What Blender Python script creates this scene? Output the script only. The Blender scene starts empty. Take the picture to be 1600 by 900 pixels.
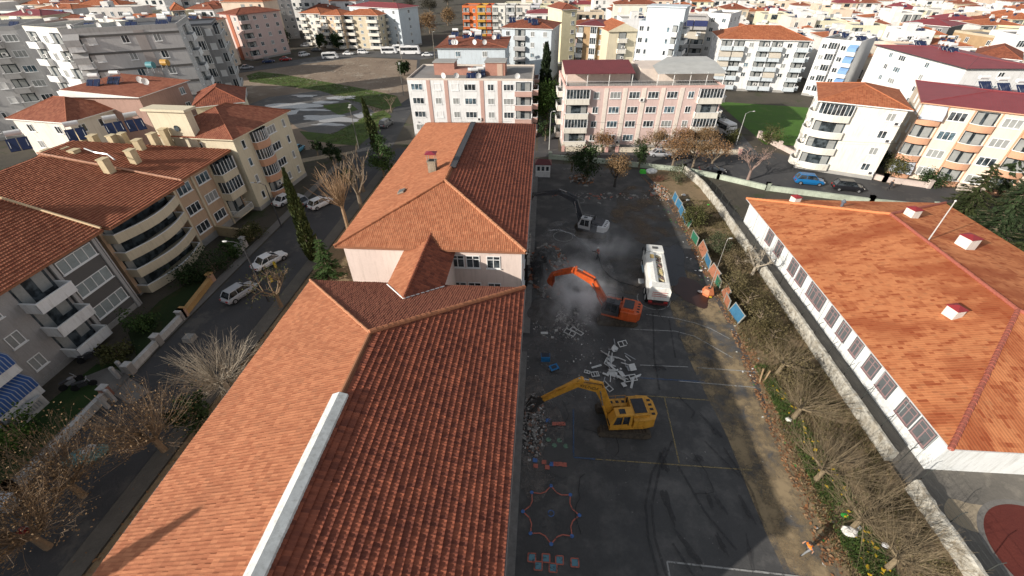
import bpy, math, random
from math import sin, cos, pi, radians, tan, atan2, sqrt, floor
from mathutils import Vector, Matrix, noise
random.seed(11)
RND = random.Random(5)
scn = bpy.context.scene
COL = scn.collection
D = bpy.data

# ---------------------------------------------------------------- camera
H = 30.0
FPX = 663.53
YAW, PITCH, ROLL = -.0742, .6621, .0096
_f = Vector((sin(YAW)*cos(PITCH), cos(YAW)*cos(PITCH), -sin(PITCH)))
_r = Vector((cos(YAW), -sin(YAW), 0))
_d = _f.cross(_r)
CR = _r*cos(ROLL)+_d*sin(ROLL)
CD = -_r*sin(ROLL)+_d*cos(ROLL)
cam = D.objects.new('camera', D.cameras.new('camera'))
COL.objects.link(cam)
cam.data.sensor_width = 36
cam.data.lens = FPX/1600*36
cam.data.clip_start = .5
cam.data.clip_end = 4000
cam.matrix_world = Matrix(((CR.x, -CD.x, -_f.x, 0), (CR.y, -CD.y, -_f.y, 0), (CR.z, -CD.z, -_f.z, H), (0, 0, 0, 1)))
scn.camera = cam

def ray(px, py):
    return CR*((px-800)/FPX)+CD*((py-450)/FPX)+_f
def G(px, py, z=0.0):
    v = ray(px, py); t = (z-H)/v.z
    return (v.x*t, v.y*t)
def G3(px, py, z=0.0):
    a = G(px, py, z); return Vector((a[0], a[1], z))
def proj(p):
    q = Vector(p)-Vector((0, 0, H)); w = q.dot(_f)
    if w < .5: return None
    return (800+FPX*q.dot(CR)/w, 450+FPX*q.dot(CD)/w, w)

# ---------------------------------------------------------------- world, sun
SHAZ = radians(34)          # shadows fall towards this direction (from +X to +Y)
SUNEL = radians(22)
world = D.worlds.new("World"); scn.world = world; world.use_nodes = True
nt = world.node_tree; bg = nt.nodes['Background']
sky = nt.nodes.new('ShaderNodeTexSky'); sky.sky_type = 'NISHITA'; sky.sun_disc = False
sky.sun_elevation = SUNEL
sdir = Vector((-cos(SHAZ)*cos(SUNEL), -sin(SHAZ)*cos(SUNEL), sin(SUNEL)))   # towards the sun
sky.sun_rotation = atan2(sdir.x, sdir.y)
hs_ = nt.nodes.new('ShaderNodeHueSaturation'); hs_.inputs['Saturation'].default_value = .3
nt.links.new(sky.outputs[0], hs_.inputs['Color']); nt.links.new(hs_.outputs[0], bg.inputs[0]); bg.inputs[1].default_value = .112
sun = D.objects.new('sun', D.lights.new('sun', 'SUN')); COL.objects.link(sun)
sun.data.energy = 4.6; sun.data.angle = radians(.6); sun.data.color = (1, .92, .82)
sun.rotation_euler = (-sdir).to_track_quat('-Z', 'Y').to_euler()
scn.view_settings.view_transform = 'Standard'; scn.view_settings.look = 'None'
scn.view_settings.gamma = 1; scn.view_settings.exposure = .38
scn.render.engine = 'CYCLES'
scn.cycles.max_bounces = 4; scn.cycles.diffuse_bounces = 2; scn.cycles.volume_bounces = 3

# ---------------------------------------------------------------- materials
MATS = {}
def N(nt, t, **k):
    n = nt.nodes.new(t)
    for a, b in k.items(): setattr(n, a, b)
    return n
def mth(nt, op, a, b=None, c=None):
    n = nt.nodes.new('ShaderNodeMath'); n.operation = op
    for i, x in enumerate((a, b, c)):
        if x is None: continue
        if isinstance(x, (int, float)): n.inputs[i].default_value = x
        else: nt.links.new(x, n.inputs[i])
    return n.outputs[0]
def mixc(nt, f, a, b, mode='MIX'):
    n = nt.nodes.new('ShaderNodeMix'); n.data_type = 'RGBA'; n.blend_type = mode
    for s, x in ((0, f), (6, a), (7, b)):
        if isinstance(x, (int, float)): n.inputs[s].default_value = x
        elif isinstance(x, tuple): n.inputs[s].default_value = (*x[:3], 1)
        else: nt.links.new(x, n.inputs[s])
    return n.outputs[2]
def newmat(name):
    m = D.materials.new(name); m.use_nodes = True
    return m, m.node_tree, m.node_tree.nodes['Principled BSDF']
def noisev(nt, scale, detail=3, rough=.6, vec=None, dim='3D'):
    n = N(nt, 'ShaderNodeTexNoise'); n.inputs['Scale'].default_value = scale
    n.inputs['Detail'].default_value = detail; n.inputs['Roughness'].default_value = rough
    if vec is not None: nt.links.new(vec, n.inputs['Vector'])
    return n.outputs['Fac']
def ramp(nt, f, *stops):
    n = N(nt, 'ShaderNodeValToRGB'); e = n.color_ramp.elements
    while len(e) < len(stops): e.new(.5)
    for i, (p, c) in enumerate(stops):
        e[i].position = p; e[i].color = (*c, 1) if isinstance(c, tuple) else (c, c, c, 1)
    nt.links.new(f, n.inputs[0]); return n.outputs[0]
def geo(nt): return N(nt, 'ShaderNodeNewGeometry').outputs['Position']

def P(c, rough=.8, var=.18, scale=.7, bump=0., metal=0., spec=.35, grime=0., fine=8.):
    """painted / plain surface with weathering"""
    key = ('P', c, rough, var, scale, bump, metal, spec, grime, fine)
    if key in MATS: return MATS[key]
    m, nt, b = newmat('surface')
    pos = geo(nt)
    f = noisev(nt, scale, 5, .65, pos)
    g = noisev(nt, fine, 3, .6, pos)
    h = mth(nt, 'ADD', mth(nt, 'MULTIPLY', f, .65), mth(nt, 'MULTIPLY', g, .35))
    k = ramp(nt, h, (.3, 1-var), (.7, 1+var*.45))
    col = mixc(nt, 1., c, k, 'MULTIPLY')
    if grime:
        mp = N(nt, 'ShaderNodeMapping'); mp.inputs['Scale'].default_value = (3, 3, .35)
        nt.links.new(pos, mp.inputs[0])
        s = noisev(nt, 1.2, 4, .7, mp.outputs[0])
        col = mixc(nt, ramp(nt, s, (.5, 0.), (.72, grime)), col, (c[0]*.45, c[1]*.42, c[2]*.38))
    nt.links.new(col, b.inputs['Base Color'])
    b.inputs['Roughness'].default_value = rough; b.inputs['Metallic'].default_value = metal
    b.inputs['Specular IOR Level'].default_value = spec
    if bump:
        bn = N(nt, 'ShaderNodeBump'); bn.inputs['Strength'].default_value = bump; bn.inputs['Distance'].default_value = .05
        nt.links.new(h, bn.inputs['Height']); nt.links.new(bn.outputs[0], b.inputs['Normal'])
    MATS[key] = m; return m
def GLASS(tint=(.02, .026, .03), rough=.12):
    key = ('G', tint, rough)
    if key in MATS: return MATS[key]
    m, nt, b = newmat('window_glass')
    f = noisev(nt, 1.3, 2, .5, geo(nt))
    nt.links.new(mixc(nt, ramp(nt, f, (.42, 0.), (.62, 1.)), tint, tuple(x*3+.02 for x in tint)), b.inputs['Base Color'])
    b.inputs['Roughness'].default_value = rough; b.inputs['Specular IOR Level'].default_value = .6
    MATS[key] = m; return m
def TILE(c1, c2, tw=.24, th=.36, bump=.6, patch=None, dark=.25, geom=False):
    """roof tiles: uv = metres along eave / up slope; each tile its own tone"""
    key = ('T', c1, c2, tw, th, bump, patch, dark, geom)
    if key in MATS: return MATS[key]
    m, nt, b = newmat('roof_tile')
    uv = N(nt, 'ShaderNodeUVMap').outputs[0]
    sp = N(nt, 'ShaderNodeSeparateXYZ'); nt.links.new(uv, sp.inputs[0])
    u = mth(nt, 'DIVIDE', sp.outputs[0], tw); v = mth(nt, 'DIVIDE', sp.outputs[1], th)
    fu = mth(nt, 'FLOOR', u); fv = mth(nt, 'FLOOR', v)
    cb = N(nt, 'ShaderNodeCombineXYZ'); nt.links.new(fu, cb.inputs[0]); nt.links.new(fv, cb.inputs[1])
    wn = N(nt, 'ShaderNodeTexWhiteNoise', noise_dimensions='2D'); nt.links.new(cb.outputs[0], wn.inputs['Vector'])
    pos = geo(nt)
    big = noisev(nt, .35, 4, .6, pos); mid = noisev(nt, 2.2, 3, .6, pos)
    t = mth(nt, 'ADD', mth(nt, 'MULTIPLY', wn.outputs[0], .62), mth(nt, 'MULTIPLY', mid, .5))
    col = mixc(nt, ramp(nt, t, (.25, 0.), (.9, 1.)), c2, c1)
    col = mixc(nt, ramp(nt, big, (.45, 0.), (.75, dark)), col, (c2[0]*.5, c2[1]*.55, c2[2]*.6))
    col = mixc(nt, ramp(nt, wn.outputs[0], (.93, 0.), (.96, .4)), col, (c2[0]*.55, c2[1]*.55, c2[2]*.6))
    if patch:      # weathered darker groups of tiles
        sc = N(nt, 'ShaderNodeCombineXYZ')
        nt.links.new(mth(nt, 'MULTIPLY', fu, .26), sc.inputs[0]); nt.links.new(mth(nt, 'MULTIPLY', fv, .12), sc.inputs[1])
        pn = noisev(nt, 1.6, 6, .78, sc.outputs[0])
        col = mixc(nt, ramp(nt, pn, (.5, 0.), (.6, .85)), col, patch)
        sc2 = N(nt, 'ShaderNodeCombineXYZ')
        nt.links.new(mth(nt, 'MULTIPLY', fu, .045), sc2.inputs[0]); nt.links.new(mth(nt, 'MULTIPLY', fv, .03), sc2.inputs[1])
        pn2 = noisev(nt, 1.5, 3, .6, sc2.outputs[0])
        col = mixc(nt, ramp(nt, pn2, (.5, 0.), (.62, .7)), col, patch)
    nt.links.new(col, b.inputs['Base Color'])
    b.inputs['Roughness'].default_value = .85; b.inputs['Specular IOR Level'].default_value = .2
    fru = mth(nt, 'SUBTRACT', u, fu); frv = mth(nt, 'SUBTRACT', v, fv)
    if not geom:
        wv = mth(nt, 'MULTIPLY', mth(nt, 'SINE', mth(nt, 'MULTIPLY', u, 2*pi)), .3)
        hh = mth(nt, 'ADD', wv, mth(nt, 'SUBTRACT', 1., frv))
    else:
        hh = mth(nt, 'ADD', noisev(nt, 20, 2, .5, pos), mth(nt, 'MULTIPLY', wn.outputs[0], .6))
    bn = N(nt, 'ShaderNodeBump'); bn.inputs['Strength'].default_value = bump; bn.inputs['Distance'].default_value = .05 if not geom else .02
    nt.links.new(hh, bn.inputs['Height']); nt.links.new(bn.outputs[0], b.inputs['Normal'])
    MATS[key] = m; return m
def SHEET(c, step=.35):
    """standing-seam / trapezoid sheet roof"""
    key = ('S', c, step)
    if key in MATS: return MATS[key]
    m, nt, b = newmat('sheet_metal')
    uv = N(nt, 'ShaderNodeUVMap').outputs[0]
    sp = N(nt, 'ShaderNodeSeparateXYZ'); nt.links.new(uv, sp.inputs[0])
    u = mth(nt, 'FRACT', mth(nt, 'DIVIDE', sp.outputs[0], step))
    rib = ramp(nt, u, (.0, 1.), (.12, 0.), (.88, 0.), (1., 1.))
    f = noisev(nt, .6, 4, .6, geo(nt))
    nt.links.new(mixc(nt, ramp(nt, f, (.4, 0.), (.75, .45)), c, (c[0]*.6, c[1]*.6, c[2]*.6)), b.inputs['Base Color'])
    b.inputs['Roughness'].default_value = .55
    bn = N(nt, 'ShaderNodeBump'); bn.inputs['Strength'].default_value = .5; bn.inputs['Distance'].default_value = .04
    nt.links.new(rib, bn.inputs['Height']); nt.links.new(bn.outputs[0], b.inputs['Normal'])
    MATS[key] = m; return m
def GROUND(c1, c2, c3=None, s1=.25, s2=6., rough=.95, bump=.4, c3t=(.55, .65), spots=None):
    """earth / asphalt with broad blotches and fine grain"""
    key = ('GR', c1, c2, c3, s1, s2, rough, bump, c3t, spots)
    if key in MATS: return MATS[key]
    m, nt, b = newmat('ground')
    pos = geo(nt)
    f = noisev(nt, s1, 6, .65, pos); g = noisev(nt, s2, 4, .7, pos)
    h = mth(nt, 'ADD', mth(nt, 'MULTIPLY', f, .7), mth(nt, 'MULTIPLY', g, .3))
    col = mixc(nt, ramp(nt, h, (.38, 0.), (.62, 1.)), c1, c2)
    if c3:
        mp = N(nt, 'ShaderNodeMapping'); mp.inputs['Location'].default_value = (31, 17, 5); nt.links.new(pos, mp.inputs[0])
        f3 = noisev(nt, s1*1.7, 6, .7, mp.outputs[0])
        col = mixc(nt, ramp(nt, f3, (c3t[0], 0.), (c3t[1], 1.)), col, c3)
    if spots:
        vo = N(nt, 'ShaderNodeTexVoronoi'); vo.inputs['Scale'].default_value = 2.3; nt.links.new(pos, vo.inputs['Vector'])
        col = mixc(nt, ramp(nt, vo.outputs['Distance'], (.04, .8), (.09, 0.)), col, spots)
    nt.links.new(col, b.inputs['Base Color'])
    b.inputs['Specular IOR Level'].default_value = .25
    rr = ramp(nt, f, (.35, min(1, rough)), (.65, max(.3, rough-.12)))
    nt.links.new(rr, b.inputs['Roughness'])
    bn = N(nt, 'ShaderNodeBump'); bn.inputs['Strength'].default_value = bump; bn.inputs['Distance'].default_value = .06
    nt.links.new(g, bn.inputs['Height']); nt.links.new(bn.outputs[0], b.inputs['Normal'])
    MATS[key] = m; return m
def LEAF(c1, c2, s=1.2, transl=.15):
    key = ('L', c1, c2, s)
    if key in MATS: return MATS[key]
    m, nt, b = newmat('foliage')
    pos = geo(nt)
    f = noisev(nt, s, 3, .6, pos); g = noisev(nt, 14., 1, .5, pos)
    h = mth(nt, 'ADD', mth(nt, 'MULTIPLY', f, .6), mth(nt, 'MULTIPLY', g, .4))
    nt.links.new(mixc(nt, ramp(nt, h, (.38, 0.), (.62, 1.)), c1, c2), b.inputs['Base Color'])
    b.inputs['Roughness'].default_value = .75; b.inputs['Specular IOR Level'].default_value = .2
    MATS[key] = m; return m
def STRIPES(c1, c2, step=.45):
    key = ('ST', c1, c2, step)
    if key in MATS: return MATS[key]
    m, nt, b = newmat('awning_cloth')
    uv = N(nt, 'ShaderNodeTexCoord').outputs['Object']
    sp = N(nt, 'ShaderNodeSeparateXYZ'); nt.links.new(uv, sp.inputs[0])
    u = mth(nt, 'FRACT', mth(nt, 'DIVIDE', sp.outputs[0], step))
    nt.links.new(mixc(nt, mth(nt, 'GREATER_THAN', u, .78), c1, c2), b.inputs['Base Color'])
    b.inputs['Roughness'].default_value = .8
    MATS[key] = m; return m

# ---------------------------------------------------------------- mesh builder
class MB:
    def __init__(s): s.v = []; s.f = []; s.m = []; s.uv = {}
    def face(s, pts, mi=0, uv=None):
        n = len(s.v); s.v += [tuple(p) for p in pts]; s.f.append(tuple(range(n, n+len(pts)))); s.m.append(mi)
        if uv: s.uv[len(s.f)-1] = uv
    def box(s, x0, y0, z0, x1, y1, z1, mi=0, M=None, taper=None):
        if x0 > x1: x0, x1 = x1, x0
        if y0 > y1: y0, y1 = y1, y0
        if z0 > z1: z0, z1 = z1, z0
        t = taper or 0
        p = [(x0, y0, z0), (x1, y0, z0), (x1, y1, z0), (x0, y1, z0), (x0+t, y0+t, z1), (x1-t, y0+t, z1), (x1-t, y1-t, z1), (x0+t, y1-t, z1)]
        if M is not None: p = [tuple(M @ Vector(q)) for q in p]
        n = len(s.v); s.v += p
        for q in ((3, 2, 1, 0), (4, 5, 6, 7), (0, 1, 5, 4), (1, 2, 6, 5), (2, 3, 7, 6), (3, 0, 4, 7)):
            s.f.append(tuple(n+i for i in q)); s.m.append(mi)
        return s
    def prism(s, poly, z0, z1, mi=0, mt=None, M=None):
        """poly counter-clockwise in xy"""
        k = len(poly); n = len(s.v)
        pts = [(x, y, z0) for x, y in poly]+[(x, y, z1) for x, y in poly]
        if M is not None: pts = [tuple(M @ Vector(q)) for q in pts]
        s.v += pts
        s.f.append(tuple(n+i for i in reversed(range(k)))); s.m.append(mi)
        s.f.append(tuple(n+k+i for i in range(k))); s.m.append(mi if mt is None else mt)
        for i in range(k):
            j = (i+1) % k; s.f.append((n+i, n+j, n+k+j, n+k+i)); s.m.append(mi)
        return s
    def tube(s, pts, rad, n=6, mi=0, cap=True):
        pts = [Vector(p) for p in pts]
        if isinstance(rad, (int, float)): rad = [rad]*len(pts)
        base = len(s.v); prev = None
        for i, p in enumerate(pts):
            d = (pts[min(i+1, len(pts)-1)]-pts[max(i-1, 0)])
            d = d.normalized() if d.length > 1e-9 else Vector((0, 0, 1))
            if prev is None:
                a = d.cross(Vector((0, 0, 1)))
                if a.length < .05: a = d.cross(Vector((1, 0, 0)))
            else: a = prev-d*prev.dot(d)
            a.normalize(); prev = a; b = d.cross(a)
            for k in range(n):
                t = 2*pi*k/n; q = p+(a*cos(t)+b*sin(t))*rad[i]; s.v.append(tuple(q))
        for i in range(len(pts)-1):
            for k in range(n):
                a0 = base+i*n+k; a1 = base+i*n+(k+1) % n
                s.f.append((a0, a1, a1+n, a0+n)); s.m.append(mi)
        if cap:
            s.f.append(tuple(base+k for k in reversed(range(n)))); s.m.append(mi)
            e = base+(len(pts)-1)*n; s.f.append(tuple(e+k for k in range(n))); s.m.append(mi)
        return s
    def sphere(s, c, r, n=10, m=6, mi=0, sq=(1, 1, 1)):
        b = len(s.v)
        for j in range(m+1):
            ph = pi*j/m
            for i in range(n):
                th = 2*pi*i/n
                s.v.append((c[0]+r*sq[0]*sin(ph)*cos(th), c[1]+r*sq[1]*sin(ph)*sin(th), c[2]+r*sq[2]*cos(ph)))
        for j in range(m):
            for i in range(n):
                a = b+j*n+i; a2 = b+j*n+(i+1) % n
                s.f.append((a, a+n, a2+n, a2)); s.m.append(mi)
        return s
    def build(s, name, mats, parent=None, loc=None, smooth=False):
        me = D.meshes.new(name); me.from_pydata(s.v, [], s.f)
        if not isinstance(mats, (list, tuple)): mats = [mats]
        for m in mats: me.materials.append(m)
        if any(s.m): me.polygons.foreach_set('material_index', s.m)
        if s.uv:
            ul = me.uv_layers.new(name='UVMap')
            for i, u in s.uv.items():
                st = me.polygons[i].loop_start
                for k, w in enumerate(u): ul.data[st+k].uv = w
        if smooth: me.polygons.foreach_set('use_smooth', [True]*len(me.polygons))
        me.update()
        return link(name, me, parent, loc)
def link(name, me, parent=None, loc=None, rz=0):
    o = D.objects.new(name, me); COL.objects.link(o)
    if parent is not None: o.parent = parent
    if loc is not None: o.location = loc
    if rz: o.rotation_euler = (0, 0, rz)
    return o
def thing(name, label, cat, loc=(0, 0, 0), rz=0, group=None, mesh=None):
    o = D.objects.new(name, mesh); COL.objects.link(o)
    o.location = loc; o.rotation_euler = (0, 0, rz)
    return tag(o, label, cat, group)
def tag(o, label, cat, group=None, kind=None):
    o['label'] = label; o['category'] = cat
    if group: o['group'] = group
    if kind: o['kind'] = kind
    return o
def struct(o): o['kind'] = 'structure'; return o
def copy_tree(o, parent=None, loc=None, rz=None, label=None, group=None):
    c = o.copy(); COL.objects.link(c)
    if parent is not None: c.parent = parent
    if loc is not None: c.location = loc
    if rz is not None: c.rotation_euler = (0, 0, rz)
    if label: c['label'] = label
    if group: c['group'] = group
    for ch in [x for x in KIDS(o)]: copy_tree(ch, c)
    return c
def KIDS(o): return list(o.children)

def sheet(name, poly, z, mat, parent=None, kind='structure'):
    mb = MB(); mb.face([(x, y, z) for x, y in poly]); o = mb.build(name, mat, parent)
    if parent is None: o['kind'] = kind
    return o
def blob(cx, cy, rx, ry, n=26, amp=.3, seed=0, rot=0):
    out = []
    for i in range(n):
        t = 2*pi*i/n
        k = 1+amp*noise.noise((cos(t)*1.3+seed*7.1, sin(t)*1.3, seed*3.3))*2
        x, y = rx*k*cos(t), ry*k*sin(t)
        out.append((cx+x*cos(rot)-y*sin(rot), cy+x*sin(rot)+y*cos(rot)))
    return out
def ribbon(mb, pts, w, z, mi=0):
    """flat painted strip along a polyline"""
    for (x0, y0), (x1, y1) in zip(pts, pts[1:]):
        dx, dy = x1-x0, y1-y0; L = sqrt(dx*dx+dy*dy) or 1; nx, ny = -dy/L*w/2, dx/L*w/2
        mb.face([(x0-nx, y0-ny, z), (x1-nx, y1-ny, z), (x1+nx, y1+ny, z), (x0+nx, y0+ny, z)], mi)

# ---------------------------------------------------------------- building kit
WHITE = P((.78, .77, .74), .7, .12, .5)
FRAME = P((.8, .8, .79), .5, .06)
DARKF = P((.05, .05, .055), .5, .1)
GL = GLASS(); GLB = GLASS((.05, .075, .09), .1); CURT = P((.3, .31, .3), .35, .3)
ROOFC = P((.24, .23, .22), .9, .35, .35, .3)
CONC = P((.36, .35, .33), .9, .3, .5, .3)
PROTO = {}
def win_mesh(w, h, n, frame, glass, split=False, sill=True, sep=False):
    key = ('w', w, h, n, frame.name, glass.name, split, sill, sep)
    if key in PROTO: return PROTO[key]
    mb = MB(); t = .07 if w < 5 else .09; y0, y1 = -.06, .02
    mb.box(-w/2, y0, 0, w/2, y1, t); mb.box(-w/2, y0, h-t, w/2, y1, h)
    mb.box(-w/2, y0, t, -w/2+t, y1, h-t); mb.box(w/2-t, y0, t, w/2, y1, h-t)
    for i in range(1, n):
        x = -w/2+w*i/n; mb.box(x-t/2, y0+.004, t, x+t/2, y1, h-t)
    if split: mb.box(-w/2+t, y0+.008, h*.68, w/2-t, y1, h*.68+t*.8)
    if sill: mb.box(-w/2-.08, -.14, -.07, w/2+.08, y1, -.002)
    gm = MB()
    g = mb if not sep else gm
    gi = 1 if not sep else 0
    g.face([(-w/2+t, -.015, t), (w/2-t, -.015, t), (w/2-t, -.015, h-t), (-w/2+t, -.015, h-t)], gi)
    def mk(b, nm, mats):
        me = D.meshes.new(nm); me.from_pydata(b.v, [], b.f)
        for m in mats: me.materials.append(m)
        me.polygons.foreach_set('material_index', b.m); me.update(); return me
    if sep: r = (mk(mb, 'window', [frame]), mk(gm, 'pane', [glass]))
    else: r = (mk(mb, 'window', [frame, glass]), None)
    PROTO[key] = r; return r
def mesh_of(b, nm, mats):
    me = D.meshes.new(nm); me.from_pydata(b.v, [], b.f)
    for m in mats: me.materials.append(m)
    me.polygons.foreach_set('material_index', b.m); me.update(); return me
def balc_mesh(w, fh, kind, par, glass=None, cloth=None, prot=1.1, curved=False):
    key = ('b', w, round(fh, 2), kind, par.name, cloth.name if cloth else 0, glass.name if glass else 0, prot, curved)
    if key in PROTO: return PROTO[key]
    gl = glass or GL
    mb = MB()
    if curved:
        front = [(-w/2+w*i/8, -prot*(.55+.45*sin(pi*i/8))) for i in range(9)]
    else: front = [(-w/2, -prot), (w/2, -prot)]
    poly = front+[(w/2, .02), (-w/2, .02)]
    mb.prism(poly, -.16, 0, 0)
    ph = .85
    path = [(-w/2, 0)]+front+[(w/2, 0)]
    for (x0, y0), (x1, y1) in zip(path, path[1:]):
        L = sqrt((x1-x0)**2+(y1-y0)**2)
        M = Matrix.Translation((x0, y0, 0)) @ Matrix.Rotation(atan2(y1-y0, x1-x0), 4, 'Z')
        if kind == 'r':
            mb.box(0, -.02, ph-.05, L, .03, ph, 3, M)
            for k in range(int(L/.22)+1): mb.box(k*.22, -.01, 0, k*.22+.03, .02, ph-.05, 3, M)
        else:
            mb.box(.003, .003, .003, L-.003, .1, ph, 0, M)
            mb.box(0, -.03, ph+.002, L, .13, ph+.07, 3, M)
        if kind == 'g' :
            mb.face([M @ Vector(q) for q in ((0, .05, ph+.07), (L, .05, ph+.07), (L, .05, fh-.2), (0, .05, fh-.2))], 1)
            for k in range(int(L/.6)+1): mb.box(k*.6, .0, ph+.07, k*.6+.06, .06, fh-.2, 3, M)
    # opening behind: dark recess with a door leaf
    mb.box(-w/2+.15, -.03, .01, w/2-.15, .0, fh-.32, 1)
    mb.box(-w/2+.3, -.06, .02, -w/2+1.1, -.031, fh-.5, 2)
    mb.box(w/2-1.4, -.06, .6, w/2-.4, -.031, fh-.5, 2)
    if cloth:
        mb.face([(-w/2, -.05, fh-.25), (w/2, -.05, fh-.25), (w/2, -prot-.12, fh*.62), (-w/2, -prot-.12, fh*.62)][::-1], 4)
        mb.face([(-w/2, -prot-.12, fh*.62), (w/2, -prot-.12, fh*.62), (w/2, -prot-.14, ph-.1), (-w/2, -prot-.14, ph-.1)][::-1], 4)
    me = mesh_of(mb, 'balcony', [par, gl, CURT, FRAME, cloth or par])
    PROTO[key] = me; return me
AC = MB(); AC.box(-.4, -.35, 0, .4, -.02, .55, 0); AC.box(-.3, -.36, .08, .15, -.345, .48, 1)
AC = mesh_of(AC, 'air_conditioner', [WHITE, DARKF])
def put(root, me, name, side, t, z, W, Dp, sub=None):
    if side == 'f': loc, rz = (t, 0, z), 0
    elif side == 'r': loc, rz = (W, t, z), pi/2
    elif side == 'l': loc, rz = (0, Dp-t, z), -pi/2
    else: loc, rz = (W-t, Dp, z), pi
    o = link(name, me, root, loc, rz)
    if sub: link('pane', sub, o)
    return o
def facade(root, side, spec, h, floors, z0, W, Dp, st, rnd):
    """spec: one string per floor from the top down (or one for all); each character is a bay"""
    L = W if side in 'fk' else Dp
    fh = (h-z0)/floors
    for k in range(floors):
        s = spec if isinstance(spec, str) else spec[min(k, len(spec)-1)]
        zf = h-(k+1)*fh; bays = []
        for c in s:
            if c.isdigit(): bays[-1][1] = int(c)/2
            else: bays.append([c, 1.])
        tot = sum(b[1] for b in bays); t1 = 0
        for i, (c, wt_) in enumerate(bays):
            bw = L*wt_/tot; t = t1+bw/2; t1 += bw
            fr = st.get('frame', FRAME); gl = st.get('glass', GL)
            gls = [gl, gl, GLB, CURT][rnd.randrange(4)]
            if c in 'wWqs':
                w = {'w': 1.15, 'W': 2.1, 'q': .7, 's': 1.3}[c]*st.get('ws', 1); n = {'w': 2, 'W': 3, 'q': 1, 's': 1}[c]
                w = min(w, bw*.86)
                if c == 's': gls = st.get('shut', WHITE)
                m, sub = win_mesh(round(w, 2), round(fh*.46, 2), n, fr, gls, sep=st.get('sep', False))
                put(root, m, 'window', side, t, zf+fh*.3, W, Dp, sub)
                if st.get('ac') and rnd.random() < st['ac']: put(root, AC, 'air_conditioner', side, t+w/2+.5, zf+fh*.12, W, Dp)
            elif c in 'brgac':
                par = st.get('par', WHITE)
                if isinstance(par, (list, tuple)): par = par[k % len(par)]
                me = balc_mesh(round(bw*.94, 2), fh, {'b': 'b', 'r': 'r', 'g': 'g', 'a': 'b', 'c': 'b'}[c], par, GL,
                               st.get('cloth', WHITE) if c == 'a' else None, st.get('prot', 1.1), st.get('curved', False) or c == 'c')
                put(root, me, 'balcony', side, t, zf+.1, W, Dp)
                if rnd.random() < .25: put(root, AC, 'air_conditioner', side, t+bw*.2, zf+fh*.45, W, Dp)
            elif c == 'p':
                key = ('p', round(bw, 2), round(fh, 2), st.get('pil', WHITE).name)
                if key not in PROTO:
                    b = MB(); b.box(-bw*.32, -.08, 0, bw*.32, .0, fh-.004); PROTO[key] = mesh_of(b, 'pilaster', [st.get('pil', WHITE)])
                put(root, PROTO[key], 'pilaster', side, t, zf, W, Dp)
def hip_roof(root, x0, y0, x1, y1, z, rise, mat, trim=None, name='roof', gable=False, thick=.14):
    W, Dp = x1-x0, y1-y0
    mb = MB(); hx, hy = (x0+x1)/2, (y0+y1)/2; zt = z+rise
    zz = z+thick
    if W >= Dp:
        k = 0 if gable else Dp/2; a, b = (x0+k, hy, zt), (x1-k, hy, zt)
        sl = sqrt((Dp/2)**2+rise**2)
        mb.face([(x0, y0, zz), (x1, y0, zz), b, a], 0, [(0, 0), (W, 0), (W-k, sl), (k, sl)])
        mb.face([(x1, y1, zz), (x0, y1, zz), a, b], 0, [(0, 0), (W, 0), (W-k, sl), (k, sl)])
        s2 = sqrt(k*k+rise**2)
        mb.face([(x1, y0, zz), (x1, y1, zz), b], 0 if not gable else 1, [(0, 0), (Dp, 0), (Dp/2, s2)])
        mb.face([(x0, y1, zz), (x0, y0, zz), a], 0 if not gable else 1, [(0, 0), (Dp, 0), (Dp/2, s2)])
    else:
        k = 0 if gable else W/2; a, b = (hx, y0+k, zt), (hx, y1-k, zt)
        sl = sqrt((W/2)**2+rise**2)
        mb.face([(x1, y0, zz), (x1, y1, zz), b, a], 0, [(0, 0), (Dp, 0), (Dp-k, sl), (k, sl)])
        mb.face([(x0, y1, zz), (x0, y0, zz), a, b], 0, [(0, 0), (Dp, 0), (Dp-k, sl), (k, sl)])
        s2 = sqrt(k*k+rise**2)
        mb.face([(x0, y0, zz), (x1, y0, zz), a], 0 if not gable else 1, [(0, 0), (W, 0), (W/2, s2)])
        mb.face([(x1, y1, zz), (x0, y1, zz), b], 0 if not gable else 1, [(0, 0), (W, 0), (W/2, s2)])
    for p, q in (((x0, y0), (x1, y0)), ((x1, y0), (x1, y1)), ((x1, y1), (x0, y1)), ((x0, y1), (x0, y0))):
        mb.face([(*p, z), (*q, z), (*q, zz), (*p, zz)], 1)
    mb.face([(x0, y1, z), (x1, y1, z), (x1, y0, z), (x0, y0, z)], 1)
    r = mb.build(name, [mat, trim or WHITE], root)
    rc = MB()
    cs = ((x0, y0), (x1, y0), (x1, y1), (x0, y1))
    if not gable:
        for c in cs:
            e = a if (Vector((*c, zz))-Vector(a)).length < (Vector((*c, zz))-Vector(b)).length else b
            rc.tube([(*c, zz), e], .09, 5)
    rc.tube([a, b], .1, 5)
    rc.build('ridge_tiles', mat, r)
    return r
def flat_roof(root, W, Dp, h, wall, surf=None, par=.6):
    mb = MB(); t = .18
    mb.box(-.02, -.02, h, W+.02, t, h+par); mb.box(-.02, Dp-t, h, W+.02, Dp+.02, h+par)
    mb.box(-.02, t, h, t, Dp-t, h+par-.003); mb.box(W-t, t, h, W+.02, Dp-t, h+par-.003)
    mb.build('parapet', wall, root)
    mb = MB(); mb.box(t, t, h+.01, W-t, Dp-t, h+.05); return mb.build('roof', surf or ROOFC, root)
USED = []
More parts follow.
